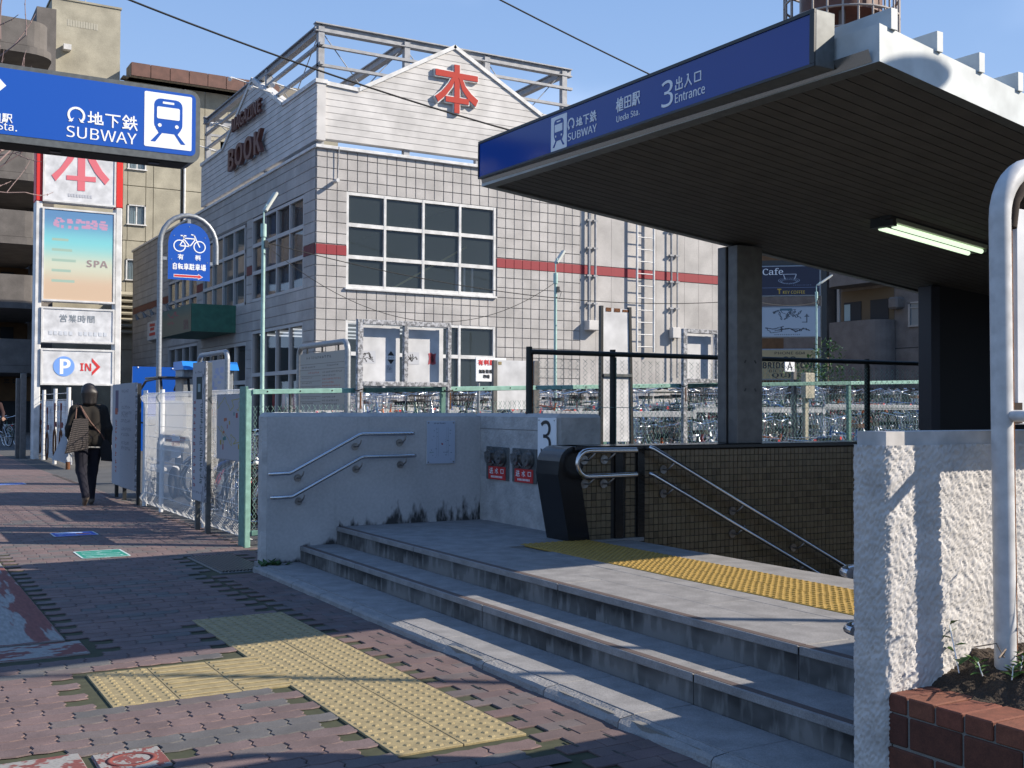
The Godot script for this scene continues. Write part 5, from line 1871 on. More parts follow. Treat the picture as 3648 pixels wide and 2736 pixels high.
func street_fence() -> void:
	var f := thing("white_mesh_fence", "white welded wire fence between the pavement and the bicycle park", "fence")
	wire_panel(f, -11.0, -12.75, 3.33)
	wire_panel(f, -12.82, -14.9, 3.33)
	wire_panel(f, -14.97, -15.9, 3.33)
	for z in [-12.78, -14.93, -15.95]:
		obj("post", B.new().rod(Vector3(3.36, -0.05, z), Vector3(3.36, 1.6, z), 0.03, 10), M.mesh_white, f)
	# boards fixed to the fence, seen from the street side
	var bf := Transform3D(Basis(Vector3(0, 0, 1), Vector3.UP, Vector3(-1, 0, 0)), Vector3.ZERO)
	var grey := Color(0.62, 0.62, 0.64)
	var tb := blank(64, 512, grey)
	im_column(tb, 6, 140, 12, 26, Color(0.5, 0.16, 0.18), 360)
	im_column(tb, 40, 150, 16, 20, Color(0.13, 0.2, 0.18), 300)
	tb.fill_rect(Rect2i(20, 52, 30, 84), Color(0.12, 0.18, 0.17))
	tb.fill_rect(Rect2i(27, 78, 14, 30), Color(0.55, 0.6, 0.6))
	glyph_rows(tb, 14, 30, 40, 1, 9, 9, Color(0.15, 0.2, 0.2))
	glyph_rows(tb, 4, 478, 56, 1, 9, 9, Color(0.3, 0.3, 0.32))
	for k in 16:
		tb.fill_rect(Rect2i(int(rnd(50, 62)), int(rnd(0, 500)), 2, int(rnd(6, 40))), Color(0.28, 0.29, 0.3))
	var wd := blank(160, 256, Color(0.6, 0.6, 0.62))
	for k in 5:
		glyph_rows(wd, 14, [14, 54, 74, 108, 142][k], 110, 2 if k > 0 else 1, 13, 9, Color(0.36, 0.36, 0.38))
	for k in 40:
		wd.fill_rect(Rect2i(int(rnd(0, 156)), int(rnd(0, 250)), int(rnd(2, 14)), 1), Color(0.5, 0.5, 0.52))
	var nb := blank(64, 256, grey)
	nb.fill_rect(Rect2i(24, 14, 24, 56), Color(0.35, 0.3, 0.38))
	nb.fill_rect(Rect2i(22, 60, 20, 16), Color(0.6, 0.3, 0.22))
	im_column(nb, 24, 90, 14, 20, Color(0.62, 0.28, 0.22), 140)
	var mp := blank(160, 176, Color(0.58, 0.58, 0.6))
	scribble(mp, 4, 4, 150, 40, 8, Color(0.6, 0.56, 0.3), 2)
	scribble(mp, 4, 60, 150, 90, 9, Color(0.58, 0.54, 0.3), 2)
	for k in 12:
		mp.fill_rect(Rect2i(int(rnd(8, 140)), int(rnd(8, 150)), int(rnd(4, 12)), int(rnd(4, 16))), [Color(0.6, 0.35, 0.25), Color(0.55, 0.2, 0.22), Color(0.2, 0.4, 0.4), Color(0.58, 0.5, 0.2)][k % 4])
	for k in 20:
		mp.fill_rect(Rect2i(146, 6 + k * 8, 8, 4), Color(0.35, 0.35, 0.37))
	var list := [
		["tall_notice_board", "tall narrow white board with red and black vertical writing on the mesh fence", 3.19, -12.64, -12.1, 0.335, 1.87, tb, [-12.6, -12.16]],
		["wide_notice_board", "broad weathered grey notice board at the far end of the mesh fence", 3.25, -17.08, -16.0, 0.195, 1.71, wd, [-17.0, -16.05]],
		["slim_notice_board", "slim grey board with a column of red print beside the broad weathered board", 3.26, -17.73, -17.1, 0.2, 1.705, nb, [-17.65]],
		["map_board", "grey street map board hung on the mesh fence by the green post", 3.27, -11.93, -10.96, 0.822, 1.51, mp, []]]
	for q in list:
		var o := thing(q[0], q[1], "notice board")
		var zc: float = (q[3] + q[4]) / 2
		obj("board", B.new().bev(Vector3(q[2], (q[5] + q[6]) / 2, zc), Vector3(0.025, q[6] - q[5], q[4] - q[3]), 0.004), M.old_white, o)
		obj("printed_face", B.new().quad(Vector3(q[2] - 0.0145, q[5] + 0.01, q[3] + 0.01), Vector3(q[2] - 0.0145, q[5] + 0.01, q[4] - 0.01), Vector3(q[2] - 0.0145, q[6] - 0.01, q[4] - 0.01), Vector3(q[2] - 0.0145, q[6] - 0.01, q[3] + 0.01)), printed(q[0], q[7], 0.8), o)
		for z in q[8]:
			obj("post", B.new().box(Vector3(q[2] + 0.045, q[6] / 2 - 0.02, z), Vector3(0.05, q[6] + 0.02, 0.05)), M.frame_dark if q[0] != "tall_notice_board" else M.frame_grey, o)

func im_column(im: Image, x: int, y: int, size: int, step: int, c: Color, length: int) -> void:
	for k in length / step:
		for a in 4:
			im.fill_rect(Rect2i(x + int(rnd(0, size * 0.4)), y + k * step + int(rnd(0, size)), int(size * rnd(0.4, 0.9)), maxi(2, size / 6)), c)
		im.fill_rect(Rect2i(x + int(rnd(0, size * 0.8)), y + k * step, maxi(2, size / 6), size), c)

func chain_link(b: B, x0: float, x1: float, y0: float, y1: float, z: float, cell: float, tall: float, slope: float, r: float) -> void:
	# diamond mesh in the plane z: every wire zigzags between its neighbours
	var n := int((x1 - x0) / cell)
	var m := int((y1 - y0) / tall)
	for k in n:
		var p := PackedVector3Array()
		for a in m * 2 + 1:
			var x := x0 + cell * (k + 0.5) + (cell * 0.53 if a % 2 == 0 else -cell * 0.03) - cell * 0.25 + cell * (0.0 if k % 2 == 0 else 0.0)
			p.append(Vector3(x, y0 + tall * 0.5 * a + slope * (x - x0), z + (r if a % 2 == 0 else -r)))
		b.tube(p, r, 3)
		p = PackedVector3Array()
		for a in m * 2 + 1:
			var x := x0 + cell * (k + 0.5) + (-cell * 0.53 if a % 2 == 0 else cell * 0.03) + cell * 0.25
			p.append(Vector3(x, y0 + tall * 0.5 * a + slope * (x - x0), z + (-r if a % 2 == 0 else r)))
		b.tube(p, r, 3)

func green_fence() -> void:
	var f := thing("mint_green_fence", "mint green framed mesh fence along the near edge of the bicycle park", "fence")
	var z := -10.8
	var sl := 0.0255
	var Y := func(x: float) -> float: return 1.548 + (x - 3.24) * sl
	var q := Basis(Vector3(0, 0, 1), atan(sl))
	var cuts := [3.3, 4.34, 5.41, 7.54, 8.6, 11.6, 14.6]
	for k in cuts.size() - 1:
		var xc: float = (cuts[k] + cuts[k + 1]) / 2
		var m: Material = M.mint if not k in [1, 4] else M.mint_dark
		var rail := obj("top_rail", B.new().bev(Vector3(xc, Y.call(xc) - 0.024, z), Vector3(cuts[k + 1] - cuts[k], 0.05, 0.03), 0.004, q), m, f)
		var b := B.new()
		for e in maxi(2, int((cuts[k + 1] - cuts[k]) / 0.34)):
			var x: float = cuts[k] + 0.15 + e * 0.34
			b.ball(Vector3(x, Y.call(x) - 0.022, z + 0.016), Vector3(0.008, 0.008, 0.006), 6, 4)
		obj("bolts", b, M.rust_dark, rail)
		obj("bottom_rail", B.new().bev(Vector3(xc, Y.call(xc) - 1.42, z), Vector3(cuts[k + 1] - cuts[k], 0.05, 0.03), 0.004, q), M.mint_dark, f)
	for x in [3.265, 5.41, 7.545, 11.6, 14.6]:
		obj("post", B.new().bev(Vector3(x, (Y.call(x) + lot_y(x) - 0.1) / 2, z - 0.02), Vector3(0.055, Y.call(x) - lot_y(x) + 0.1, 0.045), 0.004), M.mint if x < 4 else M.mint_dark, f)
	# return of the fence along the pavement
	obj("post_face", B.new().bev(Vector3(3.245, 0.78, -10.9), Vector3(0.03, 1.6, 0.2), 0.004), M.mint_dark, f)
	var b := B.new()
	chain_link(b, 3.3, 14.6, 0.12, 1.5, z - 0.004, 0.062, 0.115, sl, 0.0026)
	stuff(obj("diamond_mesh", b, M.mesh_green, f))
	var c := thing("chain_link_fence", "tall chain link fence with a dark top rail behind the tiled stair wall", "fence")
	z = -8.38
	obj("top_rail", B.new().rod(Vector3(5.05, 1.875, z), Vector3(15, 1.9, z), 0.024, 10), M.rail_dark, c)
	for x in [5.05, 5.95, 9.28, 12.6]:
		b = B.new()
		b.rod(Vector3(x, 0.3 if x > 5.2 else 1.3, z - 0.02), Vector3(x, 1.92, z - 0.02), 0.028, 10)
		obj("post", b, M.rail_dark, c)
		obj("rusty_strip", B.new().box(Vector3(x + 0.03, 1.1 if x > 5.2 else 1.6, z - 0.02), Vector3(0.008, 1.5 if x > 5.2 else 0.55, 0.03)), M.mint if x < 6 and x > 5.2 else M.rust, c)
	b = B.new()
	chain_link(b, 5.1, 15.0, 0.84, 1.87, z, 0.082, 0.082, 0.0, 0.0022)
	stuff(obj("chain_mesh", b, M.mesh_green, c))
	obj("tension_wire", B.new().rod(Vector3(5.1, 1.385, z + 0.004), Vector3(15, 1.405, z + 0.004), 0.003, 4), M.mesh_green, c)
	# far boundary of the bicycle park, against the bookstore
	var h := thing("far_park_fence", "dark railed wire fence at the back of the bicycle park below the bookstore", "fence")
	z = -25.2
	obj("top_rail", B.new().rod(Vector3(8.5, 1.72, z), Vector3(23.5, 1.88, z), 0.03, 6), M.rail_dark, h)
	for k in 11:
		obj("post", B.new().rod(Vector3(8.6 + k * 1.5, 0.1, z), Vector3(8.6 + k * 1.5, 1.73 + k * 0.016, z), 0.028, 6), M.rail_dark, h)
	b = B.new()
	chain_link(b, 8.5, 23.5, 0.3, 1.6, z, 0.1, 0.13, 0.0105, 0.0035)
	stuff(obj("wire_mesh", b, M.mesh_white, h))
	var lw := thing("low_white_wall", "low white concrete wall under the wire fence by the bookstore", "wall")
	obj("wall_body", B.new().bev(Vector3(16.0, 0.7, -25.6), Vector3(15.4, 1.1, 0.16), 0.02), M.white_paint, lw)

func notice_boards() -> void:
	var lay := [[4.365, 5.452, 1.60, 2.29, "white wooden double notice board with two graffiti stickers, tied to the green fence", true], [8.63, 9.72, 1.70, 2.36, "white wooden double notice board with bare panels, left of the canopy pillar", false]]
	for k in 2:
		var q: Array = lay[k]
		var o := thing("wooden_notice_board", q[4], "notice board", Vector3.ZERO, 0, "white wooden notice boards on the green fence")
		var z := -10.72
		for x in [q[0] + 0.035, q[1] - 0.022]:
			obj("post", B.new().bev(Vector3(x, q[3] / 2 + 0.1, z), Vector3(0.065 if x < q[0] + 0.1 else 0.045, q[3] - 0.2, 0.05), 0.004), M.old_white, o)
		var mx: float = lerpf(q[0], q[1], 0.508)
		obj("middle_post", B.new().bev(Vector3(mx, (q[2] + q[3]) / 2, z + 0.002), Vector3(0.05, q[3] - q[2], 0.052), 0.004), M.old_white, o)
		for y in [q[3] - 0.026, q[2] + 0.024]:
			obj("crossbar", B.new().bev(Vector3((q[0] + q[1]) / 2 + 0.01, y, z + 0.004), Vector3(q[1] - q[0] - 0.11, 0.05, 0.05), 0.004), M.old_white, o)
		for e in 2:
			var x0: float = q[0] + 0.07 if e == 0 else mx + 0.025
			var x1: float = mx - 0.025 if e == 0 else q[1] - 0.045
			obj("panel", B.new().mm(Vector3(x0, q[2] + 0.05, z - 0.085), Vector3(x1, q[3] - 0.052, z - 0.1)), M.white_sheet, o)
		for x in [q[0] + 0.03, q[1] - 0.02]:
			b_wire(o, Vector3(x, 1.56 + k * 0.1, z))
			obj("rust_run", B.new().box(Vector3(x + 0.01, 1.45 + k * 0.1, z + 0.0265), Vector3(0.016, 0.17, 0.003)), M.rust, o)
		if q[5]:
			for e in 2:
				var im := blank(96, 64, Color(0.72, 0.73, 0.76))
				scribble(im, 6, 6, 76, 44, 22, Color(0.05, 0.05, 0.06), 2)
				scribble(im, 4, 24, 80, 34, 8, Color(0.05, 0.05, 0.06), 2)
				var s := thing("graffiti_sticker", ["scrawled sticker on the first panel of the notice board", "scrawled sticker beside the pink one on the notice board"][e], "sticker")
				sheet(s, Vector3(4.515 + e * 0.505, 1.905, z - 0.083), 0.2, 0.13, printed("graffiti_%d" % e, im, 0.7))
			var d := thing("diamond_sticker", "black and white diamond sticker on the first notice panel", "sticker")
			obj("diamond", B.new().prism(poly([4.79, 1.835, 4.845, 1.905, 4.79, 1.975, 4.735, 1.905]), 0, 0.002, Transform3D(Basis(), Vector3(0, 0, z - 0.084))), M.print_black, d)
			obj("band", B.new().box(Vector3(4.79, 1.905, z - 0.081), Vector3(0.104, 0.04, 0.002)), M.print_white, d)
			words(d, "lettering", "SHIT", 4.752, 1.894, 0.076, 0.022, Transform3D(Basis(), Vector3(0, 0, z - 0.0798)), M.print_black, 0.001)
			var im3 := blank(48, 48, Color(0.7, 0.71, 0.73))
			scribble(im3, 4, 4, 38, 30, 9, Color(0.3, 0.3, 0.32), 1)
			var s3 := thing("small_sticker", "small grey scribbled sticker below the diamond one", "sticker")
			sheet(s3, Vector3(4.775, 1.785, z - 0.083), 0.07, 0.08, printed("small_graffiti", im3, 0.7))
			var im4 := blank(48, 64, Color(0.55, 0.2, 0.22))
			scribble(im4, 6, 6, 36, 50, 16, Color(0.16, 0.05, 0.06), 2)
			var pk := thing("pink_sticker", "jagged pink sticker on the second notice panel", "sticker")
			obj("sticker", B.new().prism(poly([5.225, 1.84, 5.25, 1.85, 5.28, 1.838, 5.318, 1.85, 5.312, 1.9, 5.32, 1.965, 5.285, 1.955, 5.26, 1.972, 5.228, 1.96, 5.238, 1.91]), 0, 0.002, Transform3D(Basis(), Vector3(0, 0, z - 0.084))), tint("sticker_pink", "print_red", L(0.4, 0.09, 0.11)), pk)
			sheet(pk, Vector3(5.272, 1.905, z - 0.081), 0.055, 0.1, printed("pink_print", im4, 0.7))
	# tall white sheet between two dark posts
	var w := thing("tall_blank_sign", "tall blank white sheet between dark posts, rust at its top edge", "sign")
	obj("sheet", B.new().mm(Vector3(7.215, 1.0, -10.39), Vector3(7.60, 2.52, -10.41)), M.white_sheet, w)
	for x in [7.205, 7.625]:
		obj("post", B.new().box(Vector3(x, 1.28, -10.4), Vector3(0.035, 2.53, 0.045), Basis(Vector3(0, 0, 1), 0.0 if x < 7.3 else 0.022)), M.frame_dark, w)
	obj("crossbar", B.new().bev(Vector3(7.42, 1.755, -10.375), Vector3(0.4, 0.035, 0.02), 0.003), M.frame_grey, w)
	for k in 3:
		obj("rust_patch", B.new().box(Vector3(7.3 + k * 0.12, 2.5 + rnd(-0.006, 0.006), -10.388), Vector3(rnd(0.04, 0.09), rnd(0.02, 0.045), 0.004)), M.rust, w)
	# small printed sign and a blank one in front of it
	var s2 := thing("parking_notice_sign", "small white sign with red and black characters behind the blank white one", "sign")
	obj("plate", B.new().bev(Vector3(7.22, 1.888, -13.0), Vector3(0.46, 0.32, 0.015), 0.002), M.print_white, s2)
	var fz := Transform3D(Basis(), Vector3(0, 0, -12.9915))
	var b := B.new()
	for k in 3:
		ink(b, ["有", "料", "駐"][k], 7.02 + k * 0.088, 1.945, 0.078, 0.075, fz, 0.14)
	obj("red_lettering", b, M.print_red, s2)
	b = B.new()
	for k in 4:
		ink(b, ["無", "断", "駐", "輪"][k], 7.035 + k * 0.052, 1.838, 0.046, 0.052, fz, 0.13)
	for k in 2:
		ink(b, ["即", "時"][k], 7.1 + k * 0.052, 1.77, 0.046, 0.052, fz, 0.13)
	obj("black_lettering", b, M.print_black, s2)
	obj("post", B.new().rod(Vector3(7.05, 0.05, -13.03), Vector3(7.05, 1.95, -13.03), 0.02, 8), M.galvanised, s2)
	var bl := thing("blank_white_sign", "blank white board on a grey post with a small yellow sticker", "sign")
	obj("board", B.new().mm(Vector3(7.0, 1.36, -12.49), Vector3(7.52, 1.995, -12.51)), M.white_sheet, bl)
	obj("post", B.new().box(Vector3(6.985, 0.95, -12.48), Vector3(0.055, 2.08, 0.05)), M.pillar, bl)
	obj("yellow_sticker", B.new().bev(Vector3(7.07, 1.955, -12.488), Vector3(0.05, 0.04, 0.003), 0.001), M.tactile, bl)
	var gp := thing("grey_round_top_post", "grey post with a rounded top behind the chain link fence", "post")
	obj("post", B.new().prism(round_rect(7.29, -0.1, 7.372, 1.978, 0.038, 5), -12.05, -12.0), M.pillar, gp)

func b_wire(o: Node, at: Vector3) -> void:
	var p := PackedVector3Array()
	for a in 10:
		var an := TAU * a / 10
		p.append(at + Vector3(0.05 * cos(an), 0.01 * sin(an * 2), 0.045 * sin(an)))
	obj("tie_wire", B.new().tube(p, 0.005, 4, 0.005, true), M.rust_dark, o)

func sheet(parent: Node, c: Vector3, w: float, h: float, m: Material) -> void:
	var x := Vector3(w / 2, 0, 0)
	var y := Vector3(0, h / 2, 0)
	obj("paper", B.new().quad(c - x - y, c + x - y, c + x + y, c - x + y), m, parent)

# ---------------------------------------------------------------- roadside pylon
func pylon() -> void:
	var o := thing("bookstore_pylon", "tall white roadside pylon sign with red shoulders and four framed panels", "sign")
	var z := -34.0
	for k in 2:
		var x: float = [4.16, 6.34][k]
		obj("post", B.new().bev(Vector3(x, 3.4, z - 0.2), Vector3(0.18, 7.6, 0.5), 0.02), M.white_paint, o)
		obj("red_shoulder", B.new().bev(Vector3(x, 8.6, z - 0.2), Vector3(0.185, 2.8, 0.51), 0.02), tint("pylon_red", "print_red", L(0.6, 0.02, 0.015)), o)
	var cells := [[7.2, 10.2], [4.36, 7.04], [3.18, 4.2], [1.97, 3.015]]
	for c in cells:
		obj("panel_box", B.new().bev(Vector3(5.24, (c[0] + c[1]) / 2, z - 0.12), Vector3(1.98, c[1] - c[0], 0.4), 0.025), M.white_sheet, o)
		var b := B.new()
		b.box(Vector3(5.24, c[1] - 0.03, z + 0.09), Vector3(1.98, 0.05, 0.03))
		b.box(Vector3(5.24, c[0] + 0.03, z + 0.09), Vector3(1.98, 0.05, 0.03))
		b.box(Vector3(4.27, (c[0] + c[1]) / 2, z + 0.089), Vector3(0.05, c[1] - c[0], 0.03))
		b.box(Vector3(6.21, (c[0] + c[1]) / 2, z + 0.089), Vector3(0.05, c[1] - c[0], 0.03))
		obj("panel_frame", b, M.white_paint, o)
	var f := Transform3D(Basis(), Vector3(0, 0, z + 0.085))
	var b := B.new()
	var k := 0
	for p in [poly([5.17, 9.5, 5.375, 9.5, 5.375, 7.59, 5.17, 7.59]), poly([4.4, 8.95, 6.1, 8.95, 6.1, 8.75, 4.4, 8.75]), poly([4.87, 8.0, 5.67, 8.03, 5.67, 7.88, 4.87, 7.87]),
		poly([5.0, 8.8, 5.2, 8.8, 5.02, 8.42, 4.8, 8.1, 4.58, 7.8, 4.47, 7.96, 4.7, 8.2, 4.88, 8.5]), poly([5.34, 8.8, 5.55, 8.8, 5.68, 8.5, 5.85, 8.22, 6.05, 8.0, 5.93, 7.83, 5.65, 8.15, 5.48, 8.45])]:
		b.prism(p, 0, 0.004 + 0.0012 * k, f)
		k += 1
	obj("big_character", b, M.print_pink, o)
	b = B.new()
	for q in 9:
		b.box(Vector3(4.95 + q * 0.075, 7.44, z + 0.087), Vector3(0.05, 0.09, 0.004))
	obj("small_lettering", b, mt("soft_grey", L(0.45, 0.46, 0.5), 0.6), o)
	var im := blank(128, 176, Color.WHITE)
	for y in 176:
		var t := y / 176.0
		var c := Color(0.36, 0.52, 0.68).lerp(Color(0.48, 0.76, 0.78), smoothstep(0.05, 0.36, t)).lerp(Color(0.76, 0.78, 0.7), smoothstep(0.32, 0.62, t)).lerp(Color(0.78, 0.68, 0.58), smoothstep(0.6, 0.85, t))
		im.fill_rect(Rect2i(0, y, 128, 1), c)
	for q in 40:
		im.fill_rect(Rect2i(int(rnd(16, 112)), int(rnd(16, 32)), int(rnd(5, 12)), int(rnd(3, 8))), Color(0.72, 0.55, 0.66))
	for q in 5:
		im.fill_rect(Rect2i(14, 56 + q * 20, 30 + (q * 7) % 16, 5), Color(0.6, 0.7, 0.64))
	var pf := obj("printed_poster", B.new().quad(Vector3(4.3, 4.4, z + 0.083), Vector3(6.18, 4.4, z + 0.083), Vector3(6.18, 7.0, z + 0.083), Vector3(4.3, 7.0, z + 0.083)), printed("pylon_poster", im, 0.4), o)
	words(o, "lettering", "SPA", 5.45, 5.4, 0.58, 0.2, f, mt("spa_letter", L(0.28, 0.22, 0.22), 0.6), 0.004, "Droid Sans", 700)
	b = B.new()
	for q in 4:
		ink(b, ["営", "業", "時", "間"][q], 4.73 + q * 0.25, 3.78, 0.22, 0.22, f, 0.07)
	obj("lettering", b, M.print_grey, o)
	b = B.new()
	for q in 12:
		if q != 5:
			b.box(Vector3(4.5 + q * 0.135, 3.46, z + 0.0865), Vector3(0.09, 0.11, 0.003))
	obj("faded_hours", b, mt("pale_grey", L(0.52, 0.55, 0.6), 0.6), o)
	obj("blue_disc", B.new().prism(disc(4.867, 2.51, 0.287, 32), 0, 0.004, f), M.print_blue, o)
	words(o, "lettering", "P", 4.755, 2.29, 0.29, 0.43, Transform3D(Basis(), Vector3(0, 0, z + 0.0895)), M.print_white, 0.004, "Droid Sans", 700)
	words(o, "lettering", "IN", 5.31, 2.39, 0.3, 0.22, f, M.print_red, 0.004, "Droid Sans", 700)
	obj("arrow_head", B.new().prism(poly([5.625, 2.765, 5.86, 2.51, 5.63, 2.26, 5.63, 2.36, 5.76, 2.51, 5.625, 2.66]), 0, 0.004, f), M.print_red, o)
	o.scale = Vector3(0.912, 0.912, 0.912)
	o.position.y = 0.121
	# white mesh panels with bicycle racks in front of it, along the pavement
	var g := thing("white_gate_panels", "white wire gate panels backed with sheets beside the parking entrance", "fence")
	var zs := [-25.6, -28.0, -30.4, -32.9]
	for q in 4:
		obj("post", B.new().rod(Vector3(3.78 + q * 0.06, 0.0, zs[q]), Vector3(3.78 + q * 0.06, 1.78, zs[q]), 0.045, 10), M.white_paint, g)
		if q < 3:
			obj("white_sheet", B.new().mm(Vector3(3.86 + q * 0.06, 0.1, zs[q] - 0.1), Vector3(3.88 + q * 0.06, 1.5, zs[q + 1] + 0.1)), M.white_sheet, g)
			b = B.new()
			for e in 12:
				b.rod(Vector3(3.79 + q * 0.06, 0.12 + e * 0.14, zs[q]), Vector3(3.84 + q * 0.06, 0.12 + e * 0.14, zs[q + 1]), 0.006, 4)
			obj("cross_wires", b, M.mesh_white, g)
	obj("rusty_foot", B.new().rod(Vector3(3.78, -0.05, -25.6), Vector3(3.78, 0.3, -25.6), 0.047, 10), M.rust, g)
	var rack := thing("wheel_rack", "rust red wheel rack hoop and plate leaning on the first gate panel", "bicycle rack", Vector3(3.80, 0, -26.6), 0, "rust red wheel racks on the white gate")
	b = B.new()
	var ring := PackedVector3Array()
	for a in 12:
		ring.append(Vector3(-0.03, 0.5 + 0.34 * sin(TAU * a / 12), 0.2 * cos(TAU * a / 12)))
	b.tube(ring, 0.02, 5, 0.02, true)
	obj("hoop", b, M.rust, rack)
	b = B.new()
	b.rod(Vector3(-0.03, 0.84, 0), Vector3(-0.03, 1.3, 0), 0.014, 5)
	obj("stem", b, M.rust, rack)
	b = B.new()
	b.box(Vector3(-0.03, 1.36, 0), Vector3(0.02, 0.16, 0.16))
	b.box(Vector3(-0.03, 0.95, 0.1), Vector3(0.02, 0.12, 0.3))
	obj("plate", b, M.worn_paint, rack)
	var said := ["rust red wheel rack hoop on the second gate panel, near its front post", "rust red wheel rack hoop on the second gate panel, near its rear post", "rust red wheel rack hoop on the furthest gate panel beside the pylon"]
	for q in 3:
		var r := dup(rack, "wheel_rack", Vector3(3.82 + q * 0.06, -0.1 * (q % 2), -27.7 - q * 1.7), 0, said[q])
	var fp := thing("weathered_timber_post", "two weathered grey timber posts standing before the pylon's left edge", "post")
	obj("timber", B.new().bev(Vector3(3.55, 1.1, -31.6), Vector3(0.14, 2.25, 0.14), 0.01), M.pillar, fp)
	obj("timber", B.new().bev(Vector3(3.44, 1.05, -31.8), Vector3(0.1, 2.1, 0.1), 0.01), M.pillar, fp)

# ---------------------------------------------------------------- bicycle park
func park_lamp(called: String, label: String, x: float, y0: float, z: float, top: float, arm: Vector3, proto: Node3D = null) -> Node3D:
	var o := thing(called, label, "lamp post", Vector3(x, y0, z), 0, "mint lamp posts in the bicycle park")
	var h := top - y0
	obj("pole", B.new().rod(Vector3.ZERO, Vector3(0, h - 0.2, 0), 0.03, 10, 0.026), M.mint_pale, o)
	var b := B.new()
	b.rod(Vector3(0, h - 0.22, 0), Vector3(0, h - 0.04, 0), 0.04, 10)
	obj("sleeve", b, M.mint_pale, o)
	obj("neck", B.new().tube(pts([Vector3(0, h - 0.05, 0), Vector3(0, h + 0.12, 0), arm * 0.25 + Vector3(0, h + 0.16, 0)]), 0.011, 8), M.mint_pale, o)
	var u := arm.normalized()
	var s := u.cross(Vector3.UP).normalized()
	b = B.new()
	b.bev(Vector3(0, h + 0.12, 0) + arm * 0.55, Vector3(arm.length(), 0.045, 0.085), 0.012, Basis(u, s.cross(u), s))
	var head := obj("lamp_head", b, M.lamp_grey, o)
	obj("lens", B.new().box(Vector3(0, h + 0.096, 0) + arm * 0.55, Vector3(arm.length() * 0.86, 0.01, 0.06), Basis(u, s.cross(u), s)), M.white_sheet, head)
	b = B.new()
	b.box(Vector3(0.03, h - 0.32, 0.02), Vector3(0.05, 0.1, 0.05))
	b.tube(pts([Vector3(0.02, h - 0.28, 0.03), Vector3(0.09, h - 0.36, 0.04), Vector3(0.06, h - 0.48, 0.03), Vector3(0, h - 0.45, 0.03)]), 0.006, 4)
	obj("cable_clamp", b, M.frame_dark, o)
	return o

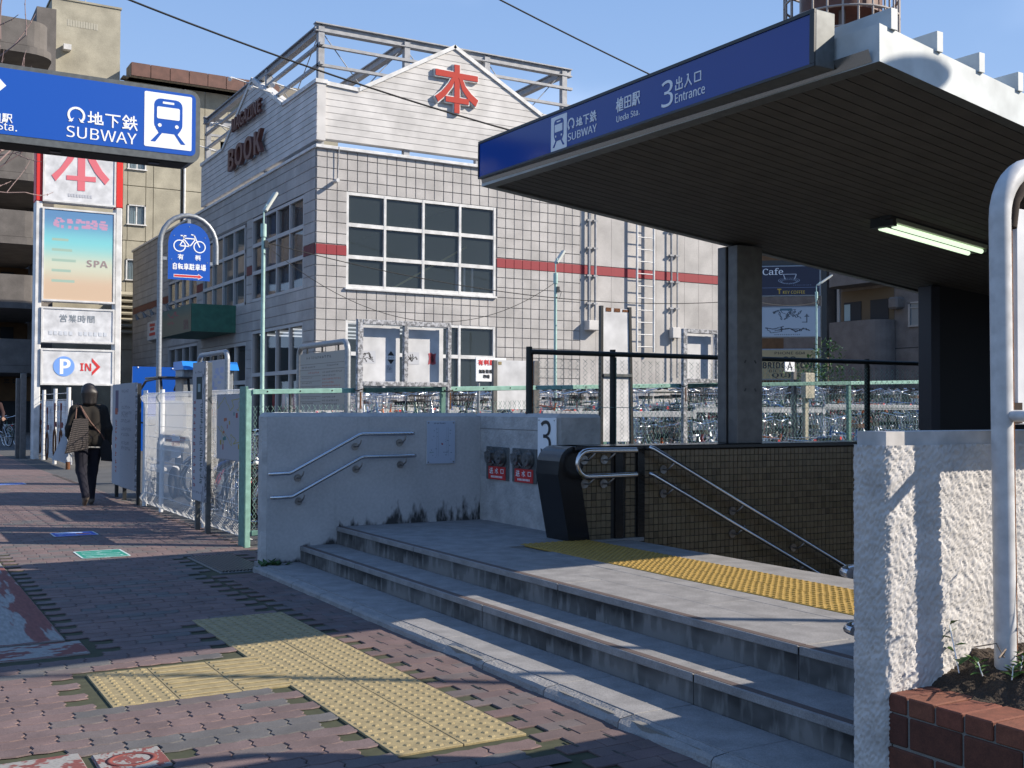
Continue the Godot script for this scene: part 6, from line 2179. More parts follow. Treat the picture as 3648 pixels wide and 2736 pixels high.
func lot_furniture() -> void:
	mt("mint_pale", L(0.42, 0.62, 0.56), 0.45, 0, "blotch", 1.0)
	mt("lamp_grey", L(0.42, 0.44, 0.4), 0.5)
	park_lamp("park_lamp_post", "mint lamp post nearest the pavement, before the bookstore corner", 4.72, 0.03, -15.0, 3.95, Vector3(0.2, 0.3, -0.1))
	park_lamp("park_lamp_post", "mint lamp post in front of the long red stripe of the bookstore", 10.14, 0.17, -16.0, 3.72, Vector3(0.22, 0.24, -0.1))
	park_lamp("park_lamp_post", "mint lamp post before the shaded apartment block, beside the shop sign post", 22.36, 0.26, -22.0, 4.62, Vector3(0.46, 0.3, 0.1))
	# hooped bicycle park sign
	var o := thing("bicycle_park_sign", "blue arched bicycle park sign hanging in a tall galvanised hoop", "sign")
	var z := -18.0
	var p := PackedVector3Array([Vector3(3.99, 0, z), Vector3(3.99, 3.9, z)])
	for a in 13:
		var an := PI - PI * a / 12.0
		p.append(Vector3(4.435 + 0.445 * cos(an), 3.97 + 0.47 * sin(an), z))
	p.append(Vector3(4.88, 3.68, z))
	obj("hoop", B.new().tube(p, 0.042, 12), M.galvanised, o)
	var pl := PackedVector2Array([Vector2(4.11, 3.403), Vector2(4.775, 3.403)])
	for a in 13:
		var an := PI * a / 12.0
		pl.append(Vector2(4.4425 + 0.3325 * cos(an), 3.985 + 0.333 * sin(an)))
	obj("panel", B.new().prism(pl, -0.012, 0.0, T(0, 0, z + 0.02)), M.blue_bright, o)
	var b := B.new()
	b.box(Vector3(4.06, 3.73, z), Vector3(0.12, 0.05, 0.02))
	b.box(Vector3(4.82, 3.69, z), Vector3(0.12, 0.05, 0.02))
	b.box(Vector3(4.44, 4.36, z), Vector3(0.05, 0.12, 0.02))
	obj("clip", b, M.galvanised, o)
	var f := T(0, 0, z + 0.0205)
	b = B.new()
	for c in [Vector2(4.288, 3.945), Vector2(4.605, 3.945)]:
		var last := Vector2.ZERO
		for a in 25:
			var an := TAU * a / 24
			var q: Vector2 = c + 0.09 * Vector2(cos(an), sin(an))
			if a:
				bar(b, last, q, 0.017, f, 0.003 + 0.0003 * (a % 3))
			last = q
	for q in [[4.288, 3.945, 4.36, 4.07], [4.36, 4.07, 4.535, 4.07], [4.36, 4.05, 4.45, 3.945], [4.288, 3.945, 4.45, 3.945], [4.45, 3.945, 4.535, 4.06], [4.515, 4.13, 4.605, 3.945], [4.515, 4.13, 4.475, 4.135], [4.36, 4.07, 4.345, 4.11], [4.31, 4.11, 4.385, 4.11]]:
		bar(b, Vector2(q[0], q[1]), Vector2(q[2], q[3]), 0.018, f, 0.0042)
	ink(b, "有", 4.262, 3.725, 0.09, 0.09, f, 0.13)
	ink(b, "料", 4.535, 3.725, 0.09, 0.09, f, 0.13)
	for k in 6:
		ink(b, ["自", "転", "車", "駐", "車", "場"][k], 4.174 + k * 0.0905, 3.565, 0.082, 0.105, f, 0.15)
	obj("lettering", b, M.print_white, o)
	b = B.new()
	b.prism(poly([4.2, 3.487, 4.585, 3.487, 4.585, 3.51, 4.665, 3.462, 4.585, 3.418, 4.585, 3.44, 4.2, 3.44]), 0, 0.002, f)
	obj("arrow_outline", b, M.print_white, o)
	obj("arrow", B.new().prism(poly([4.207, 3.48, 4.592, 3.48, 4.592, 3.498, 4.65, 3.463, 4.592, 3.43, 4.592, 3.448, 4.207, 3.448]), 0.002, 0.0035, f), M.print_red, o)
	b = B.new()
	for q in [[4.44, 4.26], [4.2, 4.1], [4.69, 4.1], [4.16, 3.72], [4.73, 3.7]]:
		b.ball(Vector3(q[0], q[1], z + 0.022), Vector3(0.009, 0.009, 0.005), 6, 4)
	obj("rivets", b, M.galvanised, o)
	# rules board, framed by a bent pipe, facing the street
	var bf := Transform3D(Basis(Vector3(0, 0, 1), Vector3.UP, Vector3(-1, 0, 0)), Vector3.ZERO)
	var info := blank(192, 200, Color(0.62, 0.61, 0.58))
	var dk := Color(0.3, 0.29, 0.28)
	glyph_rows(info, 30, 12, 150, 1, 12, 9, Color(0.2, 0.2, 0.2))
	for y in [38, 58]:
		info.fill_rect(Rect2i(0, y, 192, 1), dk)
	glyph_rows(info, 120, 44, 60, 1, 10, 6, dk)
	glyph_rows(info, 8, 46, 60, 1, 10, 6, dk)
	glyph_rows(info, 102, 66, 84, 2, 12, 6, dk)
	glyph_rows(info, 102, 90, 84, 4, 12, 6, Color(0.6, 0.3, 0.26))
	glyph_rows(info, 102, 140, 84, 4, 12, 6, dk)
	glyph_rows(info, 40, 66, 54, 1, 12, 6, Color(0.6, 0.3, 0.26))
	for k in 6:
		info.fill_rect(Rect2i(2, 80 + k * 18, 92, 1), dk)
		glyph_rows(info, 10, 84 + k * 18, 74, 1, 12, 5, dk if k % 2 else Color(0.45, 0.4, 0.38))
	var im2 := blank(160, 128, Color(0.66, 0.66, 0.68))
	for k in 30:
		im2.fill_rect(Rect2i(int(rnd(10, 140)), int(rnd(8, 50)), int(rnd(6, 24)), int(rnd(3, 10))), Color(0.58, 0.61, 0.72))
	glyph_rows(im2, 16, 62, 130, 2, 16, 12, Color(0.66, 0.36, 0.36))
	glyph_rows(im2, 14, 104, 120, 2, 12, 7, Color(0.45, 0.46, 0.5))
	for q in [["park_rules_board", "grey rules board covered in small writing, in a bent pipe frame behind the stained wall", 4.9, -14.0, -12.3, 2.16, 1.34, info], ["price_board", "white price board in a bent pipe frame behind the mesh fence", 4.3, -16.72, -15.23, 2.14, 0.9, im2]]:
		var s := thing(q[0], q[1], "notice board")
		p = PackedVector3Array([Vector3(q[2], 0.0, q[3]), Vector3(q[2], q[5] - 0.12, q[3])])
		for a in 4:
			var an := PI / 2 * (a + 1) / 4.0
			p.append(Vector3(q[2], q[5] - 0.12 + 0.12 * sin(an), q[3] + 0.12 - 0.12 * cos(an)))
		for a in 5:
			var an := PI / 2 * a / 4.0
			p.append(Vector3(q[2], q[5] - 0.12 + 0.12 * cos(an), q[4] - 0.12 + 0.12 * sin(an)))
		p.append(Vector3(q[2], 0.0, q[4]))
		obj("pipe_frame", B.new().tube(p, 0.036, 10), M.galvanised, s)
		var za: float = q[3] + 0.07
		var zb: float = q[4] - 0.07
		obj("board", B.new().mm(Vector3(q[2] - 0.01, q[6], za), Vector3(q[2] + 0.01, q[5] - 0.1, zb)), M.old_white, s)
		obj("printed_face", B.new().quad(Vector3(q[2] - 0.0125, q[6], za), Vector3(q[2] - 0.0125, q[6], zb), Vector3(q[2] - 0.0125, q[5] - 0.1, zb), Vector3(q[2] - 0.0125, q[5] - 0.1, za)), printed(q[0], q[7], 0.7), s)
		for k in 3:
			obj("hanger", B.new().rod(Vector3(q[2], q[5] - 0.12, lerpf(za, zb, 0.15 + 0.35 * k)), Vector3(q[2], q[5] - 0.02, lerpf(za, zb, 0.15 + 0.35 * k)), 0.012, 6), M.frame_dark, s)
	var bb := thing("blue_board", "plain dark blue hoarding with white corner fixings behind the mesh fence", "board")
	obj("board", B.new().mm(Vector3(3.99, 0.6, -20), Vector3(4.78, 2.07, -20.03)), M.blue_sign, bb)
	b = B.new()
	for q in [[4.08, 2.055], [4.67, 2.045], [4.76, 1.96]]:
		b.ball(Vector3(q[0], q[1], -19.995), Vector3(0.014, 0.014, 0.01), 8, 4)
	obj("fixings", b, M.print_white, bb)
	for x in [4.02, 4.75]:
		obj("post", B.new().box(Vector3(x, 0.9, -20.06), Vector3(0.05, 2.0, 0.05)), M.galvanised, bb)
	var tk := thing("payment_machine", "grey payment machine with a bright blue hood beside the blue hoarding", "ticket machine")
	obj("cabinet", B.new().bev(Vector3(4.5, 1.0, -17.2), Vector3(0.78, 1.9, 0.45), 0.02), M.galvanised, tk)
	b = B.new()
	b.prism(poly([-0.22, 1.93, 0.42, 1.93, 0.3, 2.06, -0.22, 2.06]), -0.42, 0.42, Transform3D(Basis(Vector3(0, 0, 1), Vector3.UP, Vector3(-1, 0, 0)), Vector3(4.5, 0, -17.2)))
	obj("hood", b, mt("hood_blue", L(0.02, 0.2, 0.6), 0.4), tk)
	# delivery scooter with a white box
	var sc := thing("delivery_scooter", "white delivery scooter with a top box and dark canopy, parked behind the mesh fence", "scooter", Vector3(3.93, 0.015, -16.9))
	b = B.new()
	b.bev(Vector3(0, 1.2, 0.0), Vector3(0.36, 0.5, 0.5), 0.06)
	obj("top_box", b, M.print_white, sc)
	b = B.new()
	b.bev(Vector3(0, 0.78, 0.0), Vector3(0.28, 0.3, 0.62), 0.08)
	b.bev(Vector3(0, 0.86, -0.75), Vector3(0.4, 0.7, 0.12), 0.05)
	b.bev(Vector3(0, 0.42, -0.4), Vector3(0.3, 0.1, 0.7), 0.03)
	b.bev(Vector3(0, 0.98, -0.35), Vector3(0.26, 0.08, 0.4), 0.035)
	obj("bodywork", b, M.print_white, sc)
	for k in 2:
		var w := obj("wheel", wheel_mesh(0.24, 0.045), M.rubber, sc)
		w.position = Vector3(0, 0.24, 0.25 - k * 1.15)
		w.rotation.y = PI / 2
	b = B.new()
	b.box(Vector3(0.1, 0.88, 0.315), Vector3(0.08, 0.06, 0.02))
	b.box(Vector3(-0.1, 0.88, 0.315), Vector3(0.08, 0.06, 0.02))
	obj("indicator", b, M.amber, sc)
	obj("tail_lamp", B.new().bev(Vector3(0, 0.82, 0.32), Vector3(0.12, 0.07, 0.03), 0.01), M.print_red, sc)
	obj("number_plate", B.new().box(Vector3(0, 0.66, 0.325), Vector3(0.14, 0.1, 0.01)), M.print_white, sc)
	b = B.new()
	b.tube(pts([Vector3(-0.26, 1.62, -0.9), Vector3(-0.24, 1.75, -0.6), Vector3(-0.2, 1.78, 0.2), Vector3(-0.2, 1.5, 0.3)]), 0.02, 6)
	b.tube(pts([Vector3(0.26, 1.62, -0.9), Vector3(0.24, 1.75, -0.6), Vector3(0.2, 1.78, 0.2), Vector3(0.2, 1.5, 0.3)]), 0.02, 6)
	b.bev(Vector3(0, 1.79, -0.2), Vector3(0.5, 0.03, 0.9), 0.01)
	obj("canopy_frame", b, M.frame_dark, sc)
	b = B.new()
	b.tube(pts([Vector3(-0.33, 1.12, -0.62), Vector3(-0.1, 1.08, -0.7), Vector3(0.1, 1.08, -0.7), Vector3(0.33, 1.12, -0.62)]), 0.014, 6)
	obj("handlebar", b, M.frame_dark, sc)
	# pale lettered sign A
	var a2 := thing("letter_plate", "small white plate with a black letter A on a grey post", "sign")
	obj("plate", B.new().bev(Vector3(11.655, 2.008, -12.0), Vector3(0.19, 0.165, 0.012), 0.002), M.print_white, a2)
	words(a2, "lettering", "A", 11.605, 1.95, 0.1, 0.115, T(0, 0, -11.993), M.print_black)
	obj("post", B.new().box(Vector3(11.79, 1.0, -12.05), Vector3(0.06, 1.95, 0.05)), M.pillar, a2)
	var cr := thing("cream_box_post", "cream painted box on the rack post below the letter plate", "box")
	obj("box", B.new().bev(Vector3(11.92, 1.72, -11.9), Vector3(0.2, 0.38, 0.1), 0.01), M.cream, cr)
	obj("leg", B.new().box(Vector3(11.92, 0.9, -11.95), Vector3(0.07, 1.3, 0.06)), M.cream, cr)
	# steel racks for the upper rows of bicycles
	for q in [[6.0, 24.0, -14.6], [6.0, 24.0, -18.6]]:
		var r := thing("bicycle_rack", ["galvanised two level bicycle rack, front row of the park", "galvanised two level bicycle rack, rear row of the park"][0 if q[2] > -16 else 1], "bicycle rack")
		for k in 6:
			var x0: float = q[0] + k * 3.0
			var y := lot_y(x0) + 1.14
			obj("beam", B.new().bev(Vector3(x0 + 1.49, y, q[2]), Vector3(2.96, 0.1, 0.06), 0.006), M.beam_grey, r)
			obj("upright", B.new().box(Vector3(x0, y / 2, q[2]), Vector3(0.07, y, 0.07)), M.beam_grey, r)
			obj("tray", B.new().box(Vector3(x0 + 1.49, lot_y(x0) + 0.44, q[2] - 1.1), Vector3(2.9, 0.04, 1.7)), M.beam_grey, r)

func wheel_mesh(r: float, fat: float, spoked := true) -> B:
	# tyre in the x-y plane
	var b := B.new()
	var p := PackedVector3Array()
	for a in 20:
		p.append(Vector3((r - fat) * cos(TAU * a / 20), (r - fat) * sin(TAU * a / 20), 0))
	b.tube(p, fat, 5, fat, true)
	return b

func make_bicycle(label: String, frame: Material, basket: Material, kind: int) -> Node3D:
	var o := thing("bicycle", label, "bicycle", Vector3.ZERO, 0, "bicycles in the bicycle park")
	for k in 2:
		var w := obj("wheel", wheel_mesh(0.335, 0.018), M.rubber, o)
		w.position = Vector3(0.54 if k == 0 else -0.54, 0.335, 0)
		var b := B.new()
		var p := PackedVector3Array()
		for a in 20:
			p.append(Vector3(0.302 * cos(TAU * a / 20), 0.302 * sin(TAU * a / 20), 0))
		b.tube(p, 0.012, 4, 0.012, true)
		obj("rim", b, M.chrome, w)
		b = B.new()
		for a in 12:
			b.rod(Vector3(0.02 * cos(TAU * a / 12 + 1), 0.02 * sin(TAU * a / 12 + 1), 0.02 * (1 if a % 2 else -1)), Vector3(0.3 * cos(TAU * a / 12), 0.3 * sin(TAU * a / 12), 0), 0.0022, 3)
		b.rod(Vector3(0, 0, -0.05), Vector3(0, 0, 0.05), 0.022, 6)
		obj("spokes", b, M.chrome, w)
		b = B.new()
		p = PackedVector3Array()
		for a in 8:
			var an := deg_to_rad((40 if k == 0 else 20) + a * 18)
			p.append(w.position + Vector3(0.365 * cos(an), 0.365 * sin(an), 0))
		b.tube(p, 0.022, 4)
		obj("mudguard", b, M.steel_dull if kind % 2 == 0 else frame, o)
	var b := B.new()
	var head := Vector3(0.36, 0.78, 0)
	b.rod(head + Vector3(-0.035, 0.1, 0), head + Vector3(0.03, -0.1, 0), 0.019, 6)
	if kind % 2 == 0:   # step-through
		b.tube(pts([head + Vector3(0.02, -0.06, 0), Vector3(0.18, 0.45, 0), Vector3(-0.02, 0.3, 0)]), 0.019, 6)
		b.tube(pts([head, Vector3(0.12, 0.52, 0), Vector3(-0.12, 0.48, 0)]), 0.015, 6)
	else:
		b.rod(head, Vector3(-0.17, 0.74, 0), 0.016, 6)
		b.rod(head + Vector3(0.02, -0.06, 0), Vector3(-0.02, 0.3, 0), 0.018, 6)
	b.rod(Vector3(-0.02, 0.3, 0), Vector3(-0.2, 0.82, 0), 0.016, 6)
	for s in [-1.0, 1.0]:
		b.rod(Vector3(-0.02, 0.3, 0.03 * s), Vector3(-0.54, 0.335, 0.06 * s), 0.01, 5)
		b.rod(Vector3(-0.17, 0.68, 0.02 * s), Vector3(-0.54, 0.335, 0.06 * s), 0.009, 5)
		b.tube(pts([head + Vector3(0.035, -0.12, 0.03 * s), Vector3(0.45, 0.52, 0.05 * s), Vector3(0.54, 0.335, 0.055 * s)]), 0.011, 5)
	obj("frame", b, frame, o)
	b = B.new()
	var hb := head + Vector3(-0.06, 0.2, 0)
	b.rod(head + Vector3(-0.035, 0.1, 0), hb, 0.012, 6)
	b.tube(pts([hb + Vector3(-0.24, 0.05, -0.28), hb + Vector3(-0.08, 0.07, -0.27), hb + Vector3(0.03, 0.03, -0.16), hb + Vector3(0.02, 0.0, 0), hb + Vector3(0.03, 0.03, 0.16), hb + Vector3(-0.08, 0.07, 0.27), hb + Vector3(-0.24, 0.05, 0.28)]), 0.011, 6)
	obj("handlebar", b, M.chrome, o)
	b = B.new()
	for s in [-1.0, 1.0]:
		b.rod(hb + Vector3(-0.25, 0.05, 0.28 * s), hb + Vector3(-0.13, 0.065, 0.276 * s), 0.018, 6)
	obj("grips", b, M.rubber, o)
	b = B.new()
	b.prism(poly([0.14, 0.0, 0.0, 0.035, -0.1, 0.09, -0.13, 0.0, -0.1, -0.09, 0.0, -0.035]), 0, 0.055, Transform3D(Basis(Vector3(1, 0, 0), Vector3(0, 0, -1), Vector3(0, 1, 0)), Vector3(-0.22, 0.85, 0)))
	obj("saddle", b, M.rubber if kind != 3 else mt("saddle_brown", L(0.2, 0.09, 0.05), 0.6), o)
	b = B.new()
	b.box(Vector3(-0.04, 0.36, 0.045), Vector3(0.34, 0.09, 0.02), Basis(Vector3(0, 0, 1), -0.06))
	b.rod(Vector3(-0.02, 0.3, -0.07), Vector3(-0.02, 0.3, 0.07), 0.01, 5)
	b.rod(Vector3(-0.02, 0.3, 0.07), Vector3(0.08, 0.17, 0.07), 0.009, 5)
	b.rod(Vector3(-0.02, 0.3, -0.07), Vector3(-0.12, 0.43, -0.07), 0.009, 5)
	b.box(Vector3(0.08, 0.17, 0.11), Vector3(0.09, 0.025, 0.08))
	b.box(Vector3(-0.12, 0.43, -0.11), Vector3(0.09, 0.025, 0.08))
	obj("chain_guard", b, M.steel_dull, o)
	b = B.new()
	for s in [-1.0, 0.0, 1.0]:
		b.rod(Vector3(-0.3, 0.74, 0.06 * s), Vector3(-0.74, 0.74, 0.06 * s), 0.006, 4)
	for s in [-1.0, 1.0]:
		b.rod(Vector3(-0.66, 0.74, 0.06 * s), Vector3(-0.54, 0.34, 0.07 * s), 0.006, 4)
	for k in 4:
		b.rod(Vector3(-0.36 - k * 0.11, 0.74, -0.06), Vector3(-0.36 - k * 0.11, 0.74, 0.06), 0.005, 4)
	obj("carrier", b, M.chrome, o)
	obj("reflector", B.new().rod(Vector3(-0.755, 0.7, 0), Vector3(-0.765, 0.7, 0), 0.025, 8), M.print_red, o)
	if basket:
		b = B.new()
		var c := Vector3(0.56, 0.92, 0)
		var thick := 0.0035 if kind != 1 else 0.006
		for row in 4:
			var t := row / 3.0
			var hx := lerpf(0.10, 0.14, t)
			var hz := lerpf(0.13, 0.18, t)
			var y := -0.13 + 0.24 * t
			b.tube(pts([c + Vector3(-hx, y, -hz), c + Vector3(hx, y, -hz), c + Vector3(hx, y, hz), c + Vector3(-hx, y, hz)]), thick * 1.3, 4, thick * 1.3, true)
		for k in 7:
			var u := -1.0 + k / 3.0
			for s in [-1.0, 1.0]:
				b.rod(c + Vector3(0.10 * s, -0.13, 0.13 * u), c + Vector3(0.14 * s, 0.11, 0.18 * u), thick, 3)
				b.rod(c + Vector3(0.10 * u, -0.13, 0.13 * s), c + Vector3(0.14 * u, 0.11, 0.18 * s), thick, 3)
			b.rod(c + Vector3(0.10 * u, -0.13, -0.13), c + Vector3(0.10 * u, -0.13, 0.13), thick, 3)
		obj("basket", b, basket, o)
	obj("head_lamp", B.new().ball(Vector3(0.52, 0.72, 0.0), Vector3(0.035, 0.03, 0.03), 8, 5), M.print_white, o)
	return o

func bicycles() -> void:
	mt("bike_silver", L(0.5, 0.51, 0.53), 0.25, 0.9)
	mt("bike_red", L(0.28, 0.03, 0.035), 0.3)
	mt("bike_black", L(0.02, 0.02, 0.024), 0.3)
	mt("bike_blue", L(0.06, 0.14, 0.36), 0.3)
	mt("bike_green", L(0.05, 0.13, 0.1), 0.3)
	mt("bike_orange", L(0.55, 0.13, 0.03), 0.35)
	mt("basket_black", L(0.02, 0.02, 0.02), 0.5)
	var names := ["silver", "black", "dark red", "blue", "dark green", "orange"]
	var frames := [M.bike_silver, M.bike_black, M.bike_red, M.bike_blue, M.bike_green, M.bike_orange]
	var baskets := [M.chrome, M.basket_black, M.chrome, M.chrome, M.basket_black, null]
	var kinds := [0, 1, 2, 3, 0, 1]
	var proto := []
	var first := [true, true, true, true, true, true]
	for k in 6:
		proto.append(make_bicycle("x", frames[k], baskets[k], kinds[k]))
	var put := func(k: int, at: Vector3, turn: float, where: String) -> void:
		var label: String = names[k] + " city bicycle " + where
		var o: Node3D
		if first[k]:
			o = proto[k]
			o.position = at
			o.rotation.y = turn
			o.set_meta("label", label)
			first[k] = false
		else:
			o = dup(proto[k], "bicycle", at, turn, label, "bicycles in the bicycle park")
		o.rotation.z = rnd(-0.05, 0.05)
	var pick := [0, 0, 1, 0, 2, 1, 0, 3, 4, 0, 1, 2, 0, 5, 0, 1, 3]
	var n := 0
	# along the pavement fence, front wheels towards the street
	for k in 13:
		var z := -11.25 - k * 0.36
		put.call([2, 0, 2, 1, 0, 2, 0, 3, 1, 2, 0, 0, 1][k], Vector3(4.55 + rnd(-0.12, 0.1), 0.02, z), PI + rnd(-0.12, 0.12), "parked nose to the white mesh fence")
	# front rows
	var rows := [[5.4, 16.6, -12.3, 0.0, 0.44, "in the front row behind the green fence"], [6.2, 20.0, -15.6, 0.48, 0.42, "on the upper level of the front rack"], [7.0, 22.0, -17.4, 0.0, 0.55, "on the ground between the two racks"], [7.6, 23.0, -19.6, 0.48, 0.5, "on the upper level of the rear rack"], [9.0, 23.0, -22.6, 0.0, 0.66, "in the last row before the bookstore"]]
	for r in rows:
		var x: float = r[0]
		while x < r[1]:
			if rnd(0, 1) < 0.93:
				put.call(pick[n % 17], Vector3(x + rnd(-0.06, 0.06), lot_y(x) + r[3], r[2] + rnd(-0.15, 0.15)), (PI / 2 if (n / 9) % 2 else -PI / 2) + rnd(-0.14, 0.14), r[5])
				n += 1
			x += r[4] * rnd(0.85, 1.2)
	put.call(5, Vector3(9.0, 0.15, -11.6), 0.9, "leaning just behind the green fence by the tall blank sign")
	put.call(0, Vector3(3.9, 0.0, -40.5), 1.9, "parked at the far end of the pavement by the apartment block")
	put.call(4, Vector3(4.25, 0.0, -41.2), 1.8, "parked behind the far silver one by the apartment block")

# ---------------------------------------------------------------- people
func field(out: B, bones: Array, k: float, cell: float) -> void:
	# smooth union of tapered capsules [a, b, ra, rb, colour], meshed as surface nets
	var lo := Vector3(1e9, 1e9, 1e9)
	var hi := -lo
	for q in bones:
		var r: float = maxf(q[2], q[3]) + k + cell * 2
		lo = lo.min(q[0] - Vector3(r, r, r)).min(q[1] - Vector3(r, r, r))
		hi = hi.max(q[0] + Vector3(r, r, r)).max(q[1] + Vector3(r, r, r))
	var nx := int((hi.x - lo.x) / cell) + 2
	var ny := int((hi.y - lo.y) / cell) + 2
	var nz := int((hi.z - lo.z) / cell) + 2
	var g := PackedFloat32Array()
	g.resize(nx * ny * nz)
	g.fill(1.0)
	for q in bones:
		var a: Vector3 = q[0]
		var ab: Vector3 = q[1] - a
		var l2 := maxf(ab.length_squared(), 1e-8)
		var ra: float = q[2]
		var rb: float = q[3]
		var m := maxf(ra, rb) + k + cell * 1.5
		var p0 := ((a.min(q[1]) - Vector3(m, m, m) - lo) / cell).floor()
		var p1 := ((a.max(q[1]) + Vector3(m, m, m) - lo) / cell).ceil()
		for z in range(maxi(0, int(p0.z)), mini(nz, int(p1.z) + 1)):
			for y in range(maxi(0, int(p0.y)), mini(ny, int(p1.y) + 1)):
				var row := (z * ny + y) * nx
				for x in range(maxi(0, int(p0.x)), mini(nx, int(p1.x) + 1)):
					var d := lo + Vector3(x, y, z) * cell - a
					var t := clampf(d.dot(ab) / l2, 0.0, 1.0)
					var s := (d - ab * t).length() - lerpf(ra, rb, t)
					var o := g[row + x]
					var h := maxf(k - absf(s - o), 0.0) / k
					g[row + x] = minf(s, o) - h * h * k * 0.25
	var id := {}
	var base := out.v.size()
	for z in nz - 1:
		for y in ny - 1:
			for x in nx - 1:
				var c := (z * ny + y) * nx + x
				var v := [g[c], g[c + 1], g[c + nx], g[c + nx + 1], g[c + nx * ny], g[c + nx * ny + 1], g[c + nx * ny + nx], g[c + nx * ny + nx + 1]]
				var neg := 0
				for e in v:
					if e < 0:
						neg += 1
				if neg == 0 or neg == 8:
					continue
				var sum := Vector3.ZERO
				var cnt := 0
				for e in [[0, 1], [2, 3], [4, 5], [6, 7], [0, 2], [1, 3], [4, 6], [5, 7], [0, 4], [1, 5], [2, 6], [3, 7]]:
					if (v[e[0]] < 0) != (v[e[1]] < 0):
						var t: float = v[e[0]] / (v[e[0]] - v[e[1]])
						var pa := Vector3(e[0] & 1, (e[0] >> 1) & 1, e[0] >> 2)
						var pb := Vector3(e[1] & 1, (e[1] >> 1) & 1, e[1] >> 2)
						sum += pa.lerp(pb, t)
						cnt += 1
				var p := lo + (Vector3(x, y, z) + sum / cnt) * cell
				var nn := Vector3(v[1] + v[3] + v[5] + v[7] - v[0] - v[2] - v[4] - v[6], v[2] + v[3] + v[6] + v[7] - v[0] - v[1] - v[4] - v[5], v[4] + v[5] + v[6] + v[7] - v[0] - v[1] - v[2] - v[3]).normalized()
				var best := 1e9
				for q in bones:
					var ab: Vector3 = q[1] - q[0]
					var t := clampf((p - q[0]).dot(ab) / maxf(ab.length_squared(), 1e-8), 0, 1)
					var s: float = (p - q[0] - ab * t).length() - lerpf(q[2], q[3], t)
					if s < best:
						best = s
						out.col = q[4]
				id[c] = out.vert(p, nn)
	out.col = Color.WHITE
	for z in range(1, nz - 1):
		for y in range(1, ny - 1):
			for x in range(1, nx - 1):
				var c := (z * ny + y) * nx + x
				var s0 := g[c] < 0
				for ax in 3:
					var st: int = [1, nx, nx * ny][ax]
					if s0 == (g[c + st] < 0):
						continue
					var u: int = [nx, nx * ny, 1][ax]
					var w: int = [nx * ny, 1, nx][ax]
					var q := [c - u - w, c - w, c, c - u]
					if not (id.has(q[0]) and id.has(q[1]) and id.has(q[2]) and id.has(q[3])):
						continue
					var i0: int = id[q[0]]
					var i1: int = id[q[1]]
					var i2: int = id[q[2]]
					var i3: int = id[q[3]]
					if s0:
						out.i.append_array(PackedInt32Array([i0, i2, i1, i0, i3, i2]))
					else:
						out.i.append_array(PackedInt32Array([i0, i1, i2, i0, i2, i3]))

func pillow(p0: Vector3, p1: Vector3, p2: Vector3, p3: Vector3, fat: float, wob: float) -> B:
	# soft bag between four corners (lower left, lower right, upper right, upper left)
	var b := B.new()
	var nn := (p1 - p0).cross(p3 - p0).normalized()
	var n := 9
	for side in 2:
		var base := b.v.size()
		for a in n + 1:
			for c in n + 1:
				var u := a / float(n)
				var v := c / float(n)
				var p := p0.lerp(p1, u).lerp(p3.lerp(p2, u), v)
				var bulge := pow(sin(PI * u), 0.6) * pow(sin(PI * clampf(v * 0.9 + 0.02, 0, 1)), 0.6) * fat + wob * sin(u * 9 + v * 5) * sin(PI * u)
				b.vert(p + nn * bulge * (1 if side == 0 else -1), nn * (1 if side == 0 else -1), Vector2(u, 1 - v))
		for a in n:
			for c in n:
				var e := base + a * (n + 1) + c
				if side == 0:
					b.i.append_array(PackedInt32Array([e, e + n + 2, e + n + 1, e, e + 1, e + n + 2]))
				else:
					b.i.append_array(PackedInt32Array([e, e + n + 1, e + n + 2, e, e + n + 2, e + 1]))
	return b

func hand(out: B, wrist: Vector3, down: Vector3, inward: Vector3, skin: Color) -> void:
	# relaxed hand hanging from the wrist: palm, four curled fingers of unequal length, thumb from the side of the palm
	var fwd := down.cross(inward).normalized()
	var bones := [[wrist, wrist + down * 0.04, 0.024, 0.026, skin]]
	for k in 4:
		var o := wrist + down * 0.03 + fwd * (k - 1.5) * 0.017
		var kn := wrist + down * 0.085 + fwd * (k - 1.5) * 0.019
		bones.append([o, kn, 0.014, 0.0115, skin])
		var l: float = [0.036, 0.042, 0.04, 0.031][k]
		var m := kn + (down * 0.9 + inward * 0.35).normalized() * l
		var e := m + (down * 0.55 + inward * 0.8).normalized() * l * 0.75
		bones.append([kn, m, 0.0095, 0.0085, skin])
		bones.append([m, e, 0.0085, 0.0075, skin])
	var tb := wrist + down * 0.035 + fwd * 0.03
	var tm := tb + (down * 0.7 + fwd * 0.6 + inward * 0.3).normalized() * 0.04
	bones.append([tb, tm, 0.012, 0.01, skin])
	bones.append([tm, tm + (down * 0.9 + inward * 0.4).normalized() * 0.03, 0.01, 0.008, skin])
	field(out, bones, 0.008, 0.0055)

